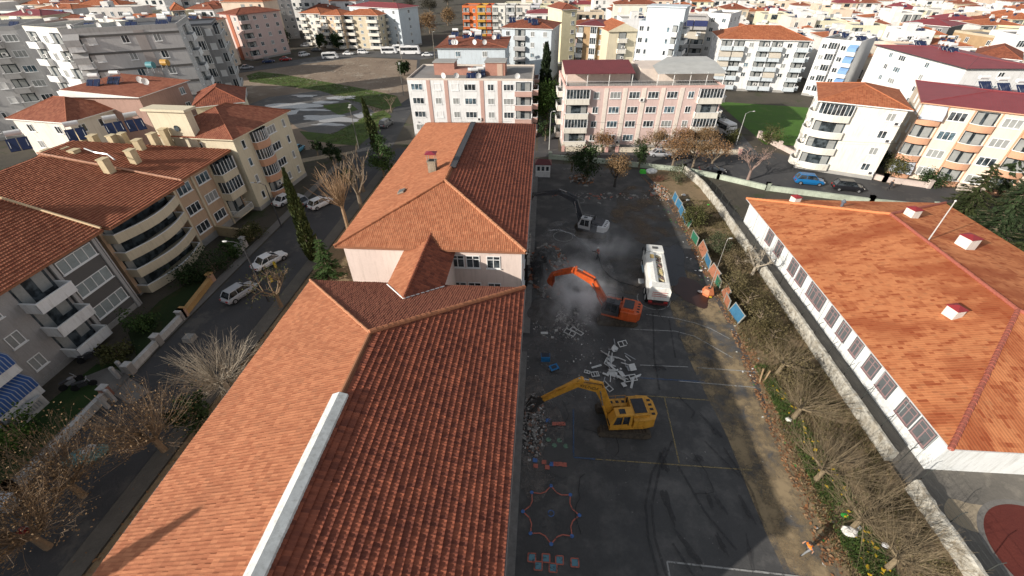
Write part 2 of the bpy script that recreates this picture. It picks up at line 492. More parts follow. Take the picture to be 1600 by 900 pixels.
def building(name, label, cat, A, B, h, depth, floors, wall, roof, f='', l='', r='', k='', base=.6, st=None, group=None, seed=0, z0=None, overh=.5):
    A = Vector(A[:2]); B = Vector(B[:2]); u = B-A; W = u.length; rz = atan2(u.y, u.x)
    rnd = random.Random(seed*31+7)
    root = thing(name, label, cat, (A.x, A.y, 0), rz, group)
    mb = MB(); mb.box(0, 0, 0, W, depth, h); mb.build('wall', wall, root)
    if base:
        b = MB(); b.box(-.04, -.04, 0, W+.04, depth+.04, base); b.build('plinth', CONC, root)
    stt = dict(st or {})
    for side, sp in (('f', f), ('l', l), ('r', r), ('k', k)):
        if sp: facade(root, side, sp, h, floors, z0 if z0 is not None else base, W, depth, stt, rnd)
    kind = roof[0]
    if kind in ('hip', 'gable'):
        o = overh; hip_roof(root, -o, -o, W+o, depth+o, h+.01, roof[2], roof[1], roof[3] if len(roof) > 3 else None, gable=kind == 'gable')
    elif kind == 'flat':
        flat_roof(root, W, depth, h, roof[1] if len(roof) > 1 and roof[1] else wall, roof[2] if len(roof) > 2 else None, roof[3] if len(roof) > 3 else .6)
    elif kind == 'mono':
        o = overh; mb = MB(); rise = roof[2]
        mb.face([(-o, -o, h+.1), (W+o, -o, h+.1), (W+o, depth+o, h+.1+rise), (-o, depth+o, h+.1+rise)], 0, [(0, 0), (W, 0), (W, depth), (0, depth)])
        mb.face([(-o, -o, h), (-o, -o, h+.1), (-o, depth+o, h+.1+rise), (-o, depth+o, h)][::-1], 1)
        mb.face([(W+o, -o, h), (W+o, -o, h+.1), (W+o, depth+o, h+.1+rise), (W+o, depth+o, h)], 1)
        mb.face([(-o, -o, h), (W+o, -o, h), (W+o, -o, h+.1), (-o, -o, h+.1)], 1)
        mb.face([(-o, depth+o, h), (W+o, depth+o, h), (W+o, depth+o, h+.1+rise), (-o, depth+o, h+.1+rise)][::-1], 1)
        mb.build('roof', [roof[1], WHITE], root)
    c, s = cos(rz), sin(rz)
    USED.append((A.x+c*W/2-s*depth/2, A.y+s*W/2+c*depth/2, sqrt(W*W+depth*depth)/2))
    root['_w'] = W; root['_d'] = depth; root['_h'] = h
    return root
def on(root, x, y, z=0):
    """world point from a building's own coordinates"""
    a = root.rotation_euler.z; p = root.location
    return (p.x+cos(a)*x-sin(a)*y, p.y+sin(a)*x+cos(a)*y, z)

# tile-by-tile roof slope: each course a raised strip, each tile a wave
JIT = [random.Random(3+i).uniform(-1, 1) for i in range(997)]
def tile_slope(name, P0, udir, vdir, L, n_course, li, ri, th, mat, parent, tw=.24, step=.035, amp=.022, ppt=4, jit=.012):
    """P0 eave start, udir along the eave, vdir up the slope (unit), li/ri = inset of left/right edge per metre of slope"""
    nrm = Vector(udir).cross(Vector(vdir)).normalized()
    U, V = Vector(udir), Vector(vdir); P0 = Vector(P0)
    verts = []; faces = []; uvs = []
    for j in range(n_course):
        a0, a1 = j*th, (j+1)*th
        u0, u1 = li*(a0+a1)/2, L-ri*(a0+a1)/2
        if u1-u0 < tw: break
        k0, k1 = int(math.ceil(u0/tw*ppt)), int(floor(u1/tw*ppt))
        base = len(verts); cnt = k1-k0+1
        for (v, hh) in ((a0, 0.), (a0+.002, step), (a1+.01, 0.004)):
            for k in range(k0, k1+1):
                jt = JIT[(j*37+(k//ppt)*11+(j*(k//ppt)) % 17) % 997]; u = k*tw/ppt; w = amp*(1+cos(2*pi*k/ppt))+(jt*jit if v > a0 else -.01)+.03*noise.noise((u*.35+P0.x, j*.2, .5))
                uu = u
                if v == a1+.01: uu = min(max(u, li*a1), L-ri*a1)
                if v <= a0+.002: uu = min(max(u, li*a0), L-ri*a0)
                p = P0+U*uu+V*v+nrm*(hh+w)
                verts.append(tuple(p)); uvs.append((u+1e-4, a0+(v-a0)*.98+.001))
        for r_ in range(2):
            for k in range(cnt-1):
                q = base+r_*cnt+k
                faces.append((q, q+1, q+cnt+1, q+cnt))
    me = D.meshes.new(name); me.from_pydata(verts, [], faces); me.materials.append(mat)
    ul = me.uv_layers.new(name='UVMap')
    li_ = [0]*len(me.loops); me.loops.foreach_get('vertex_index', li_)
    flat = []
    for i in li_: flat += uvs[i]
    ul.data.foreach_set('uv', flat); me.update()
    return link(name, me, parent)
def ridge_line(a, b, mat, parent, r=.13, seg=.38, name='ridge_tiles'):
    """overlapping half-round ridge tiles"""
    a, b = Vector(a), Vector(b); L = (b-a).length; n = max(1, int(L/seg)); mb = MB(); d = (b-a)/n
    for i in range(n):
        q1 = Vector((JIT[i % 997], JIT[(i*7+3) % 997], JIT[(i*5+1) % 997]))*.018; mb.tube([a+d*i+q1, a+d*(i+1.08)+q1*.5], [r*1.12, r*.92], 8)
    return mb.build(name, mat, parent)
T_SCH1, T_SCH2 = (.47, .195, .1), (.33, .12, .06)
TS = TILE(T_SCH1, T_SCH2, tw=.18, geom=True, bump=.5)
TS_SHADE = TILE((.36, .112, .062), (.17, .055, .037), tw=.18, geom=True, bump=.5)  # darker copy of TS: shade of slopes turned from the sun, put into colour
TS_HIPSHADE = TILE((.26, .1, .06), (.2, .07, .045), tw=.18, geom=True, bump=.5)  # school tile darkened for the far hip, its shade painted into the tone
TLG = TILE((.38, .15, .085), (.25, .085, .048), tw=.24, geom=True, bump=.6)
TR = TILE((.6, .235, .1), (.54, .195, .08), tw=.24, th=.36, bump=.4, patch=(.3, .068, .025))
TL = TILE((.34, .13, .075), (.22, .07, .042), tw=.27, th=.4, bump=.9)
TO = TILE((.46, .17, .08), (.3, .09, .042), tw=.3, th=.4)
TB = TILE((.3, .1, .055), (.17, .055, .035), tw=.3, th=.4)
MAROON = SHEET((.16, .028, .03)); MAROON2 = SHEET((.24, .04, .045)); GREYS = SHEET((.5, .5, .47)); DARKS = SHEET((.08, .085, .095))

# ================================================================ SCHOOL (two blocks)
PINKW = P((.72, .6, .54), .85, .1, .4, 0, grime=.25)
def school_roof(root, x0, x1, y0, y1, z, ridgez, hip0, hip1, xr=None, th=.36, trim=True, mat=None, farmat=None, tw=.18, rmat=None, ramp_=.014, rj=.012):
    mat = mat or TS
    """ridge runs along Y; hip0/hip1 = hip lengths in Y at the near and far end"""
    xr = (x0+x1)/2 if xr is None else xr
    rise = ridgez-z
    # right slope (+X side): eave at x1 running along +Y
    w = x1-xr; sl = sqrt(w*w+rise*rise)
    vd = Vector((-w, 0, rise))/sl
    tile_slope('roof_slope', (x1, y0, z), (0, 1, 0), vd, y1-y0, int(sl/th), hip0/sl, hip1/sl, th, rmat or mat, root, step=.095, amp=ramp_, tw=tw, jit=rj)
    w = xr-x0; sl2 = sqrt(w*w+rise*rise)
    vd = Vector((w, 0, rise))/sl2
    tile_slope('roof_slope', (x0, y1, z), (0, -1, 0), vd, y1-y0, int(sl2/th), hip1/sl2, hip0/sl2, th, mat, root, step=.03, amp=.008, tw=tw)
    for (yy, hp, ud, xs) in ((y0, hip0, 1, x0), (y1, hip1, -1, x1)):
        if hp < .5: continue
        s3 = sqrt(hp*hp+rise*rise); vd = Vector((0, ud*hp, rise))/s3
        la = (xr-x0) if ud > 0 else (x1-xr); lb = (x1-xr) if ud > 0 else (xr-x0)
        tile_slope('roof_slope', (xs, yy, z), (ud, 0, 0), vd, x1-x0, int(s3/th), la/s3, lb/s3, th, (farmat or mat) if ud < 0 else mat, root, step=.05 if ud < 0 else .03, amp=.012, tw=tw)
    # closing faces just below the tiles + fascia and soffit
    mb = MB(); e = .03
    a = (xr, y0+hip0, ridgez-e); b = (xr, y1-hip1, ridgez-e); zz = z-e
    mb.face([(x1, y0, zz), (x1, y1, zz), b, a]); mb.face([(x0, y1, zz), (x0, y0, zz), a, b])
    mb.face([(x0, y0, zz), (x1, y0, zz), a]); mb.face([(x1, y1, zz), (x0, y1, zz), b])
    mb.face([(x0, y1, z-.2), (x1, y1, z-.2), (x1, y0, z-.2), (x0, y0, z-.2)])
    for p, q in (((x0, y0), (x1, y0)), ((x1, y0), (x1, y1)), ((x1, y1), (x0, y1)), ((x0, y1), (x0, y0))):
        mb.face([(*p, z-.2), (*q, z-.2), (*q, zz), (*p, zz)])
    mb.build('roof_deck', P((.3, .13, .07), .9), root)
    return xr
ZF, ZN = 9.6, 8.85
fx0, fy0 = G(522, 385, ZF); fx1, _ = G(822, 397, ZF); _, fy1 = G(837, 194, ZF)
nx0, ny1 = G(485, 438, ZN); nx1, _ = G(818, 452, ZN)
fx1 = -1.05; nx1 = -1.0
FR = 12.5
sch2 = thing('school_building', 'salmon walled school block with a hipped tile roof and smoking chimney, beside the black excavator', 'school', (0, 0, 0))
mb = MB(); mb.box(fx0+.5, fy0+.6, 0, fx1-.45, fy1-.5, ZF-.2); mb.build('wall', PINKW, sch2)
frx = G(695, 282, FR)[0]
school_roof(sch2, fx0, fx1, fy0, fy1, ZF, FR, G(695, 282, FR)[1]-fy0, fy1-G(735, 192, FR)[1], xr=frx, rmat=TS_SHADE, ramp_=.003, rj=.003)
CAPO = P((.42, .19, .1), .85, .15)
ridge_line((fx0, fy0, ZF+.05), (frx, G(695, 282, FR)[1], FR+.05), TS, sch2)
ridge_line((fx1, fy0, ZF+.06), (frx, G(695, 282, FR)[1], FR+.06), CAPO, sch2, r=.15)
mb = MB(); yb = G(695, 282, FR)[1]
mb.box(frx-.06, yb+3.3, FR+.02, frx+.55, G(735, 192, FR)[1], FR+.16); mb.build('ridge_flashing', P((.055, .055, .06), .6), sch2)
ridge_line((frx, yb, FR+.04), (frx, yb+3.3, FR+.04), TS, sch2)
# chimney with a small dark red canopy on rods
cx, cy = G(677, 270, 11.6)
mb = MB(); mb.box(cx-.42, cy-.4, 9.8, cx+.42, cy+.4, 12.9); mb.box(cx-.48, cy-.46, 12.901, cx+.48, cy+.46, 13.0)
ch = mb.build('chimney', P((.34, .29, .22), .9, .5, 1.2, .3, grime=.95), sch2)
mb = MB(); mb.box(cx-.3, cy-.28, 13.003, cx+.3, cy+.28, 13.05); mb.build('flue', P((.02, .02, .02)), ch)
mb = MB()
for sx in (-1, 1):
    for sy in (-1, 1): MB().tube([(cx+sx*.4, cy+sy*.38, 12.9), (cx+sx*.4, cy+sy*.38, 13.75)], .025, 4).build('canopy_rod', P((.3, .3, .3)), ch)
pass
mb = MB(); mb.box(cx-.55, cy-.52, 13.75, cx+.55, cy+.52, 13.8, M=None); mb.face([(cx-.6, cy-.55, 13.8), (cx+.6, cy-.55, 13.8), (cx, cy, 14.0)]); mb.face([(cx+.6, cy-.55, 13.8), (cx+.6, cy+.55, 13.8), (cx, cy, 14.0)]); mb.face([(cx+.6, cy+.55, 13.8), (cx-.6, cy+.55, 13.8), (cx, cy, 14.0)]); mb.face([(cx-.6, cy+.55, 13.8), (cx-.6, cy-.55, 13.8), (cx, cy, 14.0)])
mb.build('canopy', P((.25, .03, .05), .5), ch)
# roof hatch
hx, hy = G(628, 301, 10.9)
rp = (FR-ZF)/(frx-fx0)
zz = ZF+(hx-fx0)*rp
M = Matrix.Translation((hx, hy, zz+.06)) @ Matrix.Rotation(-math.atan(rp), 4, 'Y')
mb = MB(); mb.box(-.35, -.45, 0, .35, .45, .14, M=M); mb.box(-.28, -.38, .141, .28, .38, .16, 1, M=M); mb.build('roof_hatch', [P((.3, .25, .2)), P((.12, .13, .13))], sch2)
# windows on the near gable wall and on the long sides
def sch_win(root, x, z, y, w=1.25, h=1.35):
    m, s = win_mesh(w, h, 2, FRAME, GL, split=True, sep=True); o = link('window', m, root, (x, y, z)); link('pane', s, o)
yw = fy0+.6
for zw in (7.35, 4.3, 1.3):
    for px in (715, 739, 771):
        X = G(px, 405, 8.3)[0]
        t = ray(px, 407); k = yw/t.y; sch_win(sch2, t.x*k, zw, yw)
for k in range(11):
    for zw in (7.0, 4.0, 1.1):
        m, s = win_mesh(1.6, 1.4, 3, FRAME, GL, split=True, sep=True)
        o = link('window', m, sch2, (fx1-.45, fy0+3+k*3.4, zw), pi/2); link('pane', s, o)
        if k < 9:
            o = link('window', m, sch2, (fx0+.5, fy0+3+k*4, zw), -pi/2); link('pane', s, o)
mb = MB(); mb.tube([(fx1+.02, fy0, ZF-.1), (fx1+.02, fy1, ZF-.1)], .09, 6); mb.build('gutter', P((.28, .26, .25), .6), sch2)
mb = MB(); mb.tube([(fx1-.4, fy0+.45, ZF-.2), (fx1-.4, fy0+.45, 0)], .06, 6); mb.build('downpipe', P((.45, .45, .45), .6), sch2)
# saddle roof over the link passage
ax, ay = G(678, 360, ZF+1.2); bx, by = G(632, 458, ZF+.2)
lx, ly = G(605, 440, ZF-.3); rx_, ry = G(703, 392, ZF-.3)
root = sch2
zr = 10.1; ze = 9.0
hw = 2.35; cxl = (G(678, 360, zr)[0]+G(632, 458, zr)[0])/2
ye = fy0+2.3; y0l = G(632, 458, zr)[1]-.6
Lr = ye-y0l; sl = sqrt(hw*hw+(zr-ze)**2)
tile_slope('link_roof', (cxl+hw, y0l, ze), (0, 1, 0), Vector((-hw, 0, zr-ze))/sl, Lr, int(sl/.36)+1, 0, 0, sl/(int(sl/.36)+1), TS_SHADE, root, step=.02, amp=.045, tw=.36)
tile_slope('link_roof', (cxl-hw, ye, ze), (0, -1, 0), Vector((hw, 0, zr-ze))/sl, Lr, int(sl/.36)+1, 0, 0, sl/(int(sl/.36)+1), TS, root, step=.03, amp=.008, tw=.18)
ridge_line((cxl, y0l, zr+.04), (cxl, ye, zr+.04), TB, root, r=.12)
mb = MB(); mb.box(cxl-hw+.25, 27.5, 0, cxl+hw-.25, fy0+.7, ze-.02); mb.build('link_wall', PINKW, root)
nsl = (12.0-ZN)/(ny1-G(578, 520, 12.0)[1])
mb = MB(); pv = lambda x, z: (x, ny1-(z-ZN)/nsl, z+.07)
mb.tube([pv(cxl-hw, ze), pv(cxl, zr-.05)], .06, 5); mb.tube([pv(cxl+hw, ze), pv(cxl, zr-.05)], .06, 5); mb.build('valley_flashing', WHITE, root)

# near block
NR = 12.0
sch1 = thing('school_building', 'nearest school block with an orange tiled roof and a long white ridge cap', 'school', (0, 0, 0))
ny0 = 1.5
mb = MB(); mb.box(nx0+.5, ny0, 0, nx1-.4, ny1-.5, ZN-.2); mb.build('wall', PINKW, sch1)
nrx, nry = G(578, 520, NR)
school_roof(sch1, nx0, nx1, ny0-.4, ny1, ZN, NR, 0.3, ny1-nry, xr=nrx, farmat=TS_HIPSHADE, rmat=TS_SHADE)
ridge_line((nx0, ny1, ZN+.05), (nrx, nry, NR+.05), CAPO, sch1, r=.1)
ridge_line((nx1, ny1, ZN+.08), (nrx, nry, NR+.08), TS, sch1, r=.17)
capy = G(535, 615, NR+.1)[1]
mb = MB(); mb.tube([(nrx, nry, NR+.03), (nrx, capy-.3, NR+.03)], .09, 6); mb.build('ridge_tiles', CAPO, sch1)
mb = MB()
for (xa, xb, za, zb) in ((-.42, .0, .02, .24), (.0, .42, .24, .1)):
    mb.face([(nrx+xa, ny0-.4, NR+za), (nrx+xb, ny0-.4, NR+zb), (nrx+xb, capy, NR+zb), (nrx+xa, capy, NR+za)][::1])
mb.face([(nrx-.42, capy, NR-.15), (nrx-.42, capy, NR+.02), (nrx, capy, NR+.24), (nrx+.42, capy, NR+.1), (nrx+.42, capy, NR-.15)])
mb.face([(nrx+.42, ny0-.4, NR-.2), (nrx+.42, capy, NR-.2), (nrx+.42, capy, NR+.1), (nrx+.42, ny0-.4, NR+.1)])
mb.face([(nrx-.42, ny0-.4, NR-.2), (nrx-.42, capy, NR-.2), (nrx-.42, capy, NR+.02), (nrx-.42, ny0-.4, NR+.02)])
mb.build('ridge_cap', P((.66, .68, .66), .6, .25, 1.5, grime=.5), sch1)
mb = MB(); mb.tube([(nx1+.03, ny0, ZN-.09), (nx1+.03, ny1, ZN-.09)], .08, 6); mb.tube([(nx0-.03, ny0, ZN-.09), (nx0-.03, ny1, ZN-.09)], .08, 6); mb.build('gutter', P((.2, .18, .17), .6), sch1)
for k in range(7):
    for zw in (6.2, 3.4, .9):
        m, s = win_mesh(1.6, 1.4, 3, FRAME, GL, split=True, sep=True)
        o = link('window', m, sch1, (nx1-.4, ny0+3+k*3.4, zw), pi/2); link('pane', s, o)
        o = link('window', m, sch1, (nx0+.5, ny0+3+k*3.4, zw), -pi/2); link('pane', s, o)

# ================================================================ LONG WHITE SCHOOL WING ON THE RIGHT
ZR = 3.4
rx0, ry1 = G(1165, 310, ZR); _, ry0 = G(1487, 702, ZR); rx0 = 28.45
hb = 32.6
rw = thing('school_wing', 'long low white building with a patchy bright orange tile roof behind the stone wall', 'school wing', (0, 0, 0))
W2 = P((.74, .76, .75), .8, .15, .5, grime=.5)
xm = G(1590, 485, 5.6)[0]; ym0 = G(1590, 485, 5.6)[1]; ym1 = G(1395, 335, 5.6)[1]
rx1 = 2*xm-rx0
mb = MB(); mb.box(rx0+.5, ry0+.5, 0, rx1-.5, ry1-.5, ZR-.05); mb.build('wall', W2, rw)
mb = MB(); zr = 5.6
def slope_uv(p, q, a, b): pass
sl = sqrt((xm-rx0)**2+(zr-ZR)**2)
mb.face([(rx0, ry1, ZR), (rx0, ry0, ZR), (xm, ym0, zr), (xm, ym1, zr)], 0, [(ry1, 0), (ry0, 0), (ym0, sl), (ym1, sl)])
mb.face([(rx1, ry0, ZR), (rx1, ry1, ZR), (xm, ym1, zr), (xm, ym0, zr)], 0, [(ry0, 0), (ry1, 0), (ym1, sl), (ym0, sl)])
mb.face([(rx0, ry0, ZR), (rx1, ry0, ZR), (xm, ym0, zr)], 0, [(rx0+50, 0), (rx1+50, 0), (xm+50, sl)])
mb.face([(rx1, ry1, ZR), (rx0, ry1, ZR), (xm, ym1, zr)], 0, [(rx1+90, 0), (rx0+90, 0), (xm+90, sl)])
for p, q in (((rx0, ry0), (rx1, ry0)), ((rx1, ry0), (rx1, ry1)), ((rx1, ry1), (rx0, ry1)), ((rx0, ry1), (rx0, ry0))):
    mb.face([(*p, ZR-.12), (*q, ZR-.12), (*q, ZR), (*p, ZR)], 1)
mb.face([(rx0, ry1, ZR-.12), (rx1, ry1, ZR-.12), (rx1, ry0, ZR-.12), (rx0, ry0, ZR-.12)], 1)
rr = mb.build('roof', [TR, P((.5, .5, .5))], rw)
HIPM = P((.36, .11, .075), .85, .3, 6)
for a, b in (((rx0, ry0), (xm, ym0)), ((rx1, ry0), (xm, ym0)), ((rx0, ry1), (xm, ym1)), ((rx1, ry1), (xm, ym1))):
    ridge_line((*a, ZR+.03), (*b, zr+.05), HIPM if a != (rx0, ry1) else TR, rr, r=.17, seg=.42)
ridge_line((xm, ym0, zr+.05), (xm, ym1, zr+.05), HIPM, rr, r=.17, seg=.42)
def rz_at(x, y): return ZR+(zr-ZR)*min((x-rx0)/(xm-rx0), (rx1-x)/(xm-rx0), (y-ry0)/(ym0-ry0), (ry1-y)/(ry1-ym1))
REDCAP = P((.27, .03, .035), .6)
def vent(px, py, w=.95, hh=1.0, zg=4.6):
    x, y = G(px, py, zg); z = rz_at(x, y)
    b = MB(); b.box(-w/2, -w/2, -.5, w/2, w/2, hh)
    c = b.build('chimney', P((.72, .68, .62), .8, .2, 1., grime=.5), rw, (x, y, z)); c.rotation_euler.z = .25
    b = MB(); q = w/2+.08
    b.box(-q, -q, hh+.003, q, q, hh+.06)
    for s in range(4):
        M = Matrix.Rotation(s*pi/2, 4, 'Z'); b.face([M @ Vector(v) for v in ((-q, -q, hh+.06), (q, -q, hh+.06), (0, 0, hh+.32))])
    b.build('chimney_cap', REDCAP, c)
vent(1488, 491, .95, .85, 4.9); vent(1425, 334, 1.1, .95, 5.4); vent(1512, 378, 1.3, 1.2, 5.4); vent(1241, 316, .9, .7, 3.7)
x, y = G(1313, 326, 4.2); z = rz_at(x, y)
mb = MB(); mb.tube([(0, 0, -.1), (0, 0, .6)], .16, 8); mb.tube([(0, 0, .6), (0, 0, .68)], .3, 8); mb.tube([(0, 0, .68), (0, 0, .95)], [.26, .1], 8)
mb.build('vent_pipe', P((.12, .14, .17), .5), rw, (x, y, z))
# windows: groups of tall units under the eave, salmon framed
SALF = P((.3, .2, .2), .7, .15); DGR = P((.11, .12, .125), .6)
def wing_win(y, w=1.9, side=-1, x=None):
    w *= .78
    m, s = win_mesh(w, 1.55, 2, SALF, GLASS((.03, .06, .07), .1), split=True, sep=True)
    b = MB()
    key = ('surr', w)
    if key not in PROTO:
        b.box(-w/2-.14, -.04, -.14, w/2+.14, .01, 1.69); PROTO[key] = mesh_of(b, 'window_surround', [DGR])
    s0 = link('window_surround', PROTO[key], rw, (rx0+.5, y, ZR-2.2), -pi/2)
    o = link('window', m, s0, (0, -.02, 0)); 
    o.data = m
    o2 = link('window', m, None)
    D.objects.remove(o2)
    o.name = 'window_frame'; link('window_pane', s, s0, (0, -.02, 0))
for px, py, w in ((1200, 377, 1.7), (1215, 393, 1.7), (1238, 420, 1.7), (1250, 436, 1.7), (1268, 459, 1.7), (1279, 472, 1.7),
                  (1299, 497, 1.5), (1317, 520, 1.5), (1338, 544, 1.2), (1362, 573, 1.6), (1386, 600, 1.7), (1419, 643, 1.8), (1446, 674, 1.8)):
    v = ray(px, py); k = (rx0+.5)/v.x; wing_win(v.y*k, w)
mb = MB()
for k in range(12):
    y = ry0+1.4+k*3.0
    mb.box(rx0+.44, y-.02, 0, rx0+.49, y+.02, ZR-.3)
mb.build('wall_joint', P((.4, .42, .42)), rw)
# flagpole
fxp, fyp = G(1450, 376, 5.4); zf = rz_at(fxp, fyp)
fp = thing('flagpole', 'thin grey metal pole rising from the ridge of the patchy orange roof', 'pole', (fxp, fyp, zf-.05))
v = ray(1492, 314); k = (v.x*fxp+v.y*fyp)/(v.x*v.x+v.y*v.y); ztop = H+v.z*k
mb = MB(); mb.tube([(0, 0, 0), (0, 0, ztop-zf)], [.07, .05], 8); mb.build('pole', P((.5, .5, .48), .4), fp)
mb = MB(); mb.sphere((0, 0, ztop-zf+.06), .1); mb.build('finial', P((.7, .7, .68), .4), fp)
USED += [(-10, 20, 20), (-10, 55, 22), (40, 40, 24)]

# ================================================================ GROUND, ROADS, YARD
big = [(-1500, -200), (1500, -200), (1500, 2500), (-1500, 2500)]
sheet('ground', big, 0, GROUND((.1, .085, .065), (.06, .055, .045), (.05, .06, .028), .12, 3.))
ASPH = GROUND((.072, .072, .074), (.05, .05, .052), (.1, .095, .088), .2, 9, .85, .25)
ASPH2 = GROUND((.11, .11, .11), (.075, .075, .077), (.15, .14, .125), .15, 9, .85, .25)
PAVE = GROUND((.2, .19, .175), (.14, .13, .12), None, .4, 7, .9, .3)
SOIL = GROUND((.26, .19, .115), (.18, .13, .075), (.09, .085, .035), .35, 3.5, .97, .8, spots=(.3, .26, .2))
DIRT = GROUND((.24, .19, .135), (.17, .13, .09), (.1, .08, .055), .2, 4, .97, .6)
sheet('road', [(-36.6, -30), (-29, -30), (-29, 74), (-31, 92), (-32.3, 105), (-34.5, 124), (-47, 176), (-51, 176), (-38.5, 124), (-37.2, 105), (-37, 92), (-36.6, 74)], .012, ASPH)
sheet('road', [(-29.2, 75.5), (1.6, 79.2), (25.2, 73.4), (36.4, 67.2), (50, 63.7), (90, 57), (90, 64.5), (76, 67.5), (57, 69.8), (48.5, 79), (45, 83.5), (38.3, 82.3), (4, 82.2), (-29, 82.3)], .014, ASPH)
sheet('road', [(35.8, 81), (41.2, 82.4), (43.5, 113), (45, 170), (40, 170), (37.2, 100)], .018, ASPH2)
sheet('road', [(-.8, 81), (3.2, 81), (3.6, 130), (.6, 200), (-3, 200), (-1, 130)], .02, ASPH)
sheet('road', [(-175, 95), (-112, 139), (-101, 164), (-78, 193), (-48, 191), (-30, 200), (60, 212), (60, 204), (-30, 190), (-46, 175), (-71, 180), (-108, 145), (-160, 88)], .022, ASPH2)
sheet('pavement', [(-38.0, -30), (-36.75, -30), (-36.75, 74), (-38.0, 74)], .1, PAVE)
sheet('pavement', [(-28.9, -5), (-27.4, -5), (-27.4, 74), (-28.9, 74)], .1, GROUND((.13, .12, .105), (.09, .085, .075), None, .4, 7, .9, .3))
sheet('garden_soil', [(-27.3, -5), (-18, -5), (-18, 74.8), (-27.3, 74.8)], .024, SOIL)
sheet('pavement', [(5, 82.4), (38, 82.6), (38, 84.2), (4, 83.9)], .1, PAVE)
# vacant lot
sheet('vacant_lot', [(-109, 143), (-72, 179), (-47.5, 174), (-36, 124), (-38.5, 105), (-38.2, 84), (-48, 80), (-66, 92), (-82, 118)], .03, GROUND((.27, .21, .155), (.2, .15, .11), (.33, .28, .22), .09, 2.5, .97, .7, spots=(.4, .37, .33)))
grav = [G(*p) for p in ((385, 165), (420, 152), (500, 142), (560, 155), (590, 180), (560, 205), (500, 212), (465, 200), (440, 180))]
sheet('gravel_patch', grav, .036, GROUND((.14, .13, .12), (.09, .088, .085), (.19, .17, .15), .25, 5, .7, .6))
GRASSC = GROUND((.09, .14, .03), (.05, .075, .02), (.12, .11, .05), .3, 8, .95, .8)
for i, pl in enumerate((((385, 118), (405, 112), (440, 116), (520, 130), (575, 140), (620, 150), (628, 165), (600, 172), (560, 160), (500, 142), (440, 134), (390, 128)),
                        ((468, 205), (520, 210), (575, 180), (600, 172), (612, 182), (590, 205), (560, 228), (520, 225), (480, 218)),
                        ((500, 165), (545, 160), (560, 172), (530, 180)))):
    sheet('grass_patch', [G(*p) for p in pl], .042+i*.004, GRASSC)
mp, ntp, bp = newmat('puddle_water')
bp.inputs['Base Color'].default_value = (.3, .29, .28, 1); bp.inputs['Roughness'].default_value = .12
for i, (px, py, rx, ry) in enumerate(((462, 165, 6.5, 3.2), (497, 184, 5.5, 2.4), (475, 150, 3, 1.3), (520, 187, 5.5, 1.8), (508, 160, 3, 1.4), (448, 176, 3.5, 1.6), (535, 153, 3.5, 2), (565, 180, 2, 2), (485, 172, 4, .9), (515, 195, 4, 1))):
    c = G(px, py); sheet('puddle', blob(c[0], c[1], rx, ry, 40, .38, i+1), .054+i*.0015, mp)
# lawn by the right block, grass strips
sheet('lawn', [(44.5, 88), (66, 86), (70, 114), (44.8, 120)], .03, GROUND((.075, .17, .025), (.055, .12, .02), (.1, .16, .04), .2, 8))
# school yard
yl = [(-1.35, 2), (19.4, 2), (19.2, 20), (20.2, 28), (20.3, 50), (20.5, 62), (17.8, 73.6), (-1.3, 76.5)]
yard = sheet('school_yard', yl, .016, GROUND((.085, .084, .083), (.06, .06, .06), (.135, .13, .124), .22, 7, .85, .3, (.48, .66)))
sheet('garden_strip', [(19.2, 2), (26.8, 2), (26.6, 66), (24.8, 74), (17.8, 73.6), (20.5, 62), (20.3, 50), (20.2, 28), (19.2, 20)], .018, SOIL)
def dusty(name, poly, z, c, a=.5, s=.6):
    """thin layer with a broken edge, mixed over what lies below through its own transparency"""
    m, nt, b = newmat('dust_layer')
    f = noisev(nt, s, 6, .72, geo(nt)); al = ramp(nt, f, (.42, 0.), (.62, a))
    b.inputs['Base Color'].default_value = (*c, 1); b.inputs['Roughness'].default_value = .95
    nt.links.new(al, b.inputs['Alpha'])
    return sheet(name, poly, z, m)
dusty('dirt_layer', blob(17.2, 26, 2.4, 20, 50, .2, 3), .024, (.3, .225, .13), .95, .35)
dusty('dirt_layer', blob(18.2, 12, 1.8, 10, 50, .2, 6), .026, (.32, .24, .14), .95, .4)
dusty('dirt_layer', blob(15, 58, 5, 8, 50, .2, 4), .028, (.15, .105, .065), .7, .3)
dusty('dirt_layer', blob(12.5, 42, 5, 4, 50, .2, 5), .03, (.16, .13, .1), .5, .35)
dusty('dirt_layer', blob(4, 42, 5, 12, 50, .2, 9), .032, (.24, .235, .23), .6, .4)
dusty('dirt_layer', blob(3.5, 28, 4, 8, 50, .2, 29), .033, (.2, .195, .19), .5, .5)
dusty('dirt_layer', blob(8, 10, 6, 9, 50, .2, 12), .034, (.12, .12, .12), .35, .25)
dusty('dirt_layer', blob(.4, 20, 1.9, 5, 50, .2, 19), .036, (.2, .18, .165), .7, .9)
WET = P((.018, .019, .024), .25, .3, .8, spec=.5)
sheet('wet_patch', blob(16.3, 44, 1.9, 5.2, 40, .25, 2, -.12), .046, WET)
sheet('wet_patch', blob(17.6, 38.8, 2, 2.4, 40, .25, 8), .049, P((.05, .022, .017), .35, .3, .8))
